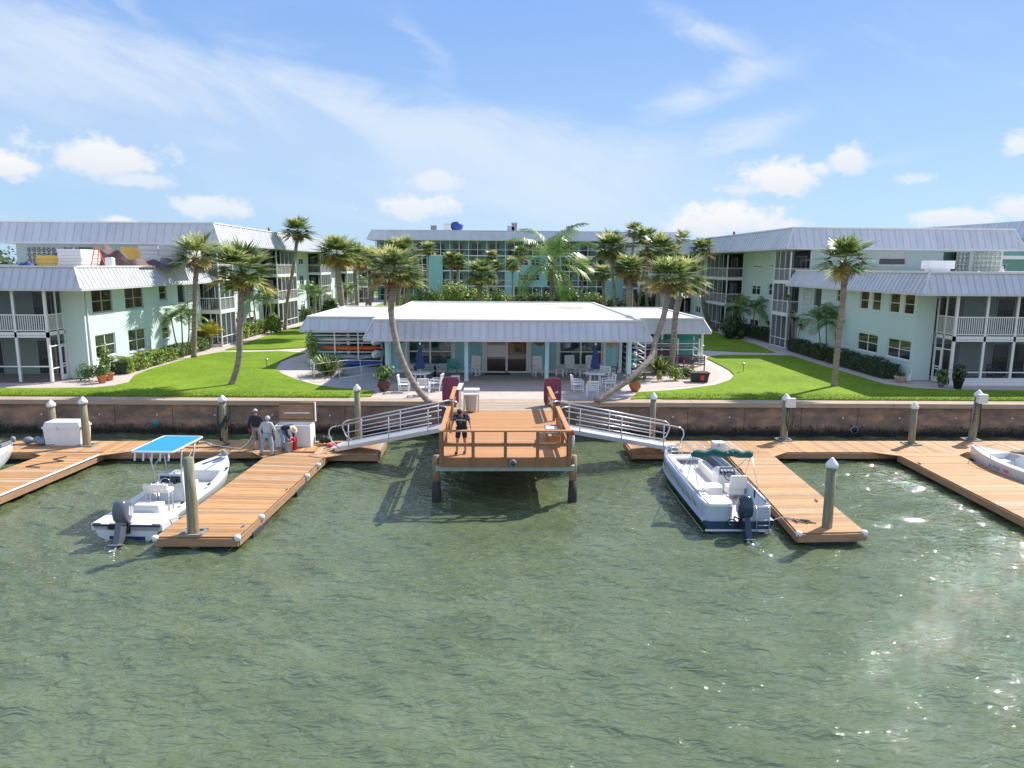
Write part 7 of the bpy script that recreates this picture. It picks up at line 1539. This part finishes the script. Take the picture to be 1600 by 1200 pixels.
sword_bush(513, 586, 30, 'sword leaved bush behind the ramp handrail at the left', 1); sword_bush(1031, 583, 26, 'sword leaved bush under the leaning palm at the right', 2)
def sh(px, py, w, d, h, n, size, mt, seed, label, Y=None, name='shrub'):
    p = at(px, py, z=GZ) if Y is None else at(px, py, Y=Y); return shrub(name, label, (p.x, p.y, GZ), (w, d, h), n, size, mt, seed, 'garden shrubs')
sh(489, 572, .6, .6, 1.9, 900, .13, 'leaf_light', 3, 'loose green shrub at the left corner of the kayak racks')
sh(140, 594, .8, .6, .75, 700, .12, 'leaf', 4, 'reddish green shrub left of the terracotta pots at the left wing corner'); sh(162, 585, .6, .5, 1.5, 700, .15, 'leaf_light', 5, 'tall loose yellow green shrub behind the terracotta pots')
sh(1055, 594, .55, .45, .7, 420, .16, 'leaf_light', 6, 'pale variegated plant left in the sand bed'); sh(1073, 590, .5, .4, .6, 420, .13, 'leaf', 7, 'low green plant between the pale plant and the dark bin'); sh(1031, 596, .25, .25, .6, 160, .12, 'pinna_yellow', 8, 'small orange tinged plant in the sand bed'); sh(1007, 594, .2, .2, .5, 100, .1, 'leaf', 9, 'tiny green seedling near the terracotta pot')
for i, (px, Y, w, h, mt, lb) in enumerate(((655, 104, 3.4, 1.5, 'leaf_light', 'clipped light hedge mound left in the far court'), (685, 96, 2.2, 2.0, 'leaf', 'green bush behind the clubhouse roof at the left'), (704, 92, 2.6, 3.0, 'leaf_light', 'large bright leafy bush beneath the twin palms'), (728, 92, 2.2, 2.6, 'leaf_light', 'bright leafy bush left of the broad low palm'),
        (787, 112, 2.8, 1.5, 'leaf_light', 'rectangular clipped yellow hedge in the middle of the court'), (830, 94, 2.4, 2.1, 'leaf_dark', 'dark bush left of the queen palm'), (845, 90, 1.6, 2.2, 'leaf', 'mid green bush at the foot of the queen palm'), (880, 92, 1.7, 2.4, 'leaf', 'bush just right of the queen palm trunk'), (903, 92, 2.6, 3.0, 'leaf', 'large leafy bush right of the queen palm'), (925, 90, 2.4, 2.3, 'leaf_light', 'bright bush at the right of the planting behind the clubhouse'),
        (812, 108, 2.0, 1.4, 'leaf', 'low bush right of the clipped yellow hedge'), (1010, 100, 2.4, 2.2, 'leaf_dark', 'shaded bush behind the right palm group'), (1150, 66, 1.2, 1.4, 'leaf_dark', 'dark bush between the right court palms'), (424, 70, 1.0, 1.2, 'leaf_light', 'bush by the tall slender palm'), (515, 86, 1.2, 1.6, 'leaf', 'green bush left of the thick trunked palm'))):
    sh(px, 470, w*1.15, w*.7, h*1.25, 2400, .26 if Y > 80 else .2, mt, 20+i, lb, Y=Y)
for i, (px, Y, w, h, mt, lb) in enumerate(((755, 88, 2.2, 2.2, 'leaf_light', 'bright bush at the foot of the broad low palm'), (960, 84, 2.0, 2.0, 'leaf', 'green bush at the foot of the golden trunk palm'), (765, 100, 2.4, 2.4, 'leaf', 'green bush behind the broad low palm'), (670, 100, 2.4, 2.2, 'leaf', 'green bush under the slender palm by the far block'))):
    sh(px, 470, w*1.15, w*.7, h*1.25, 2400, .26, mt, 60+i, lb, Y=Y)
# potted plants
def potted(px, py, label, mt='terracotta', r=.26, h=.42, leaf='leaf', n=160, ph=.6, size=.16, bulge=False):
    b = at(px, py, z=GZ); t = thing('potted_plant', label, 'potted plant', (b.x, b.y, GZ), 0, 'potted plants'); m = MB()
    m.lathe([(r*.6, 0), (r*1.1, h*.5), (r*.85, h*.9), (r*.95, h), (r*.8, h-.02), (r*.5, h-.1)] if bulge else [(r*.65, 0), (r, h*.85), (r*1.1, h*.86), (r*1.1, h), (r*.95, h), (r*.9, h-.06), (r*.3, h-.07)], 18); m.build('pot', mt, t)
    rg = random.Random(int(px)); f = lambda q: ((lambda v: (Vector((v.x*r*1.1, v.y*r*1.1, h+ph*.45+v.z*ph*.5)), v))(Vector((q.gauss(0, .6), q.gauss(0, .6), q.uniform(-.9, 1)))))
    leaf_mb(n, f, size, rg, .5).build('foliage', leaf, t); return t
potted(160, 598, 'front terracotta pot with green plant at the left wing corner', n=220); potted(171, 594, 'rear terracotta pot with a thin stem at the left wing corner', n=120, ph=1.2)
potted(600, 611, 'dark brown bulging pot with grass by the left porch post', 'potdark', .32, .62, 'leaf', 260, .75, .2, True); potted(992, 611, 'terracotta bulging pot at the right porch corner', 'terracotta', .30, .52, 'leaf', 160, .4, .14, True)
potted(1406, 597, 'tan bowl pot at the end of the right hedge', 'canvas_hat', .32, .35, 'leaf_dark', 60, .2); potted(1470, 605, 'dark leaved plant in a small pot by the right screen door', 'grey', .18, .25, 'leaf', 220, .8, .22); potted(1496, 607, 'black urn with plant by the right porch', 'black', .28, .55, 'leaf_dark', 240, .8, .2)
o = shrub('statue_planter', 'small white planter figure at the foot of the right wing wall', tuple(at(1417, 596, z=GZ)), (.2, .2, .3), 20, .1, 'leaf', 3, None, 'planter'); bpy.data.objects.remove(o)
t = thing('white_planter', 'small white planter right of the tan bowl pot', 'planter', tuple(at(1418, 596, z=GZ))); m = MB(); m.lathe([(.15, 0), (.2, .1), (.17, .35), (.12, .42)], 12); m.build('bowl', 'white', t); m = MB(); m.tube([(.1, 0, .35), (.2, 0, .5), (.17, 0, .62)], [.05, .04, .03], 6); m.build('neck', 'white', t)
# things in the sand bed
b = at(1092, 596, z=GZ); t = thing('storage_tub', 'black storage tub with red label in the right sand bed', 'tub', (b.x, b.y, GZ), R_(-4)); m = MB(); m.loft([[(-x, -y, z), (x, -y, z), (x, y, z), (-x, y, z)] for x, y, z in ((.45, .28, 0), (.52, .34, .5), (.56, .38, .5), (.56, .38, .56))], True, True); m.build('body', 'blackplastic', t); m = MB(); m.bx(.0, .22, -.345, -.33, .12, .4); m.build('label_patch', 'red', t)
for lb, px, py, rz in (('dark slatted bench at the right end of the kayak racks', 1084, 579, -15), ('dark red slatted bench behind the straight sand bed palm', 1066, 577, 0)):
    b = at(px, py, z=GZ); t = thing('garden_bench', lb, 'bench', (b.x, b.y, GZ), R_(rz)); mt = 'bronze' if rz else 'maroon'
    m = MB()
    for i in range(5): m.bx(-.7, .7, -.25+i*.1, -.17+i*.1, .40, .43)
    m.build('seat', mt, t); m = MB()
    for i in range(4): m.bx(-.7, .7, .26+i*.02, .285+i*.02, .5+i*.11, .58+i*.11)
    m.build('backrest', mt, t)
    for x in (-.65, .65): m = MB(); m.bx(x-.03, x+.03, -.25, -.19, 0, .62); m.bx(x-.03, x+.03, .26, .34, 0, .95); m.bx(x-.03, x+.03, -.19, .26, .58, .62); m.build('leg', mt, t)
# low path lights on the lawns
for px, py, lb in ((417, 574, 'short dark path light on the left lawn'), (1161, 581, 'short dark path light on the right lawn'), (1098, 551, 'short path light by the right path junction')):
    b = at(px, py, z=GZ+.03); t = thing('path_light', lb, 'path light', tuple(b), 0, 'path lights'); m = MB(); m.tube([(0, 0, 0), (0, 0, .5)], .02, 6); m.build('stake', 'bronze', t); m = MB(); m.lathe([(.13, .50), (.10, .56), (.03, .60)], 12); m.build('shade', 'steel', t)
# furniture glimpsed behind the right porch screens
for px, lb in ((1556, 'dark wicker armchair behind the right porch screen'), (1592, 'second dark wicker armchair at the right edge of the porch')):
    b = at(px, 596, Y=41.0); t = thing('wicker_chair', lb, 'chair', (b.x, 41.2, GZ), R_(10)); m = MB(); m.box((0, 0, .35), (.6, .55, .15)); m.build('seat', 'bronze', t); m = MB(); m.tube([(-.32, -.2, .6), (-.34, .2, .75), (-.2, .35, .95), (.2, .35, .95), (.34, .2, .75), (.32, -.2, .6)], .05, 8); m.tube([(-.3, .2, .45), (-.25, .3, .7), (.25, .3, .7), (.3, .2, .45)], .08, 8); m.build('backrest', 'bronze', t)
    for sx in (-1, 1): m = MB(); m.tube([(sx*.26, -.2, 0), (sx*.28, -.2, .6)], .03, 6); m.tube([(sx*.26, .22, 0), (sx*.28, .22, .5)], .03, 6); m.build('leg', 'bronze', t)
# far trees beyond the court
for i, (px, Y, w, h) in enumerate(((560, 190, 16, 7), (480, 230, 26, 9), (645, 175, 7, 10.1), (1030, 200, 20, 9.5), (985, 175, 9, 8), (-60, 150, 22, 8), (1240, 190, 20, 8))):
    p = at(px, 470, Y=Y); shrub('distant_tree', ['pale distant tree line in the gap left of the far block', 'distant tree mass behind the left apartment building', 'tree top showing over the left end of the far block roof', 'distant tree mass behind the right palm group', 'distant tree behind the highest palm', 'distant trees beyond the left edge', 'distant trees behind the right apartment building'][i], (p.x, Y, GZ), (w, w*.4, h), 2600, .9, 'leaf_dark' if i % 2 else 'leaf', 50+i, 'trees beyond the far block', 'tree')
# palm fronds fallen and lawn fringe
rgx = np.random.RandomState(4)
def fringe():
    m = MB(); rg = random.Random(9)
    for i in range(15000):
        x = rg.uniform(-28, 30)
        if -7.2 < x < 7.9: continue
        y = YW(x)+.88+rg.random()**2*1.4; h = rg.uniform(.03, .075); a = rg.random()*6.28; w = .012; lx, ly = rg.uniform(-.03, .03), rg.uniform(-.03, .03)
        m.rv = rg.random(); m.add([(x-math.cos(a)*w, y-math.sin(a)*w, LAWN), (x+math.cos(a)*w, y+math.sin(a)*w, LAWN), (x+lx, y+ly, LAWN+h)], [(0, 1, 2)])
    return m.build('grass_fringe', 'grass', None, kind='stuff')
fringe()
for poly in ([(-2500, 60), (-48, 60), (-48, 4000), (-2500, 4000)], [(-48, 153), (60, 153), (60, 4000), (-48, 4000)], [(60, 115), (2500, 115), (2500, 4000), (60, 4000)]): sheet('far_ground', poly, GZ-.02, 'grass')
def woods():
    rg = random.Random(77); m = MB()
    for i in range(24000):
        a = R_(rg.uniform(-78, 78)); d = rg.uniform(250, 340)*(1+.1*math.sin(a*9)); h = 7.5+3*math.sin(a*37)+2*math.sin(a*83+1); x, y = d*math.sin(a), d*math.cos(a)
        if y < 90: continue
        z = rg.random()**.6*h; s = rg.uniform(.6, 1.5); n = Vector((rg.uniform(-1, 1), rg.uniform(-1, -.2), rg.uniform(0, 1))).normalized(); u = n.cross(Vector((0, 0, 1))).normalized(); v = u.cross(n)
        c = Vector((x, y, GZ+z)); m.rv = rg.random(); m.add([c-u*s, c+v*s*.8, c+u*s, c-v*s*.8], [(0, 1, 2, 3)])
    o = m.build('distant_woods', 'leaf', None, kind='stuff'); return tag(o, 'distant belt of trees along the horizon behind the buildings', 'woods')
woods()
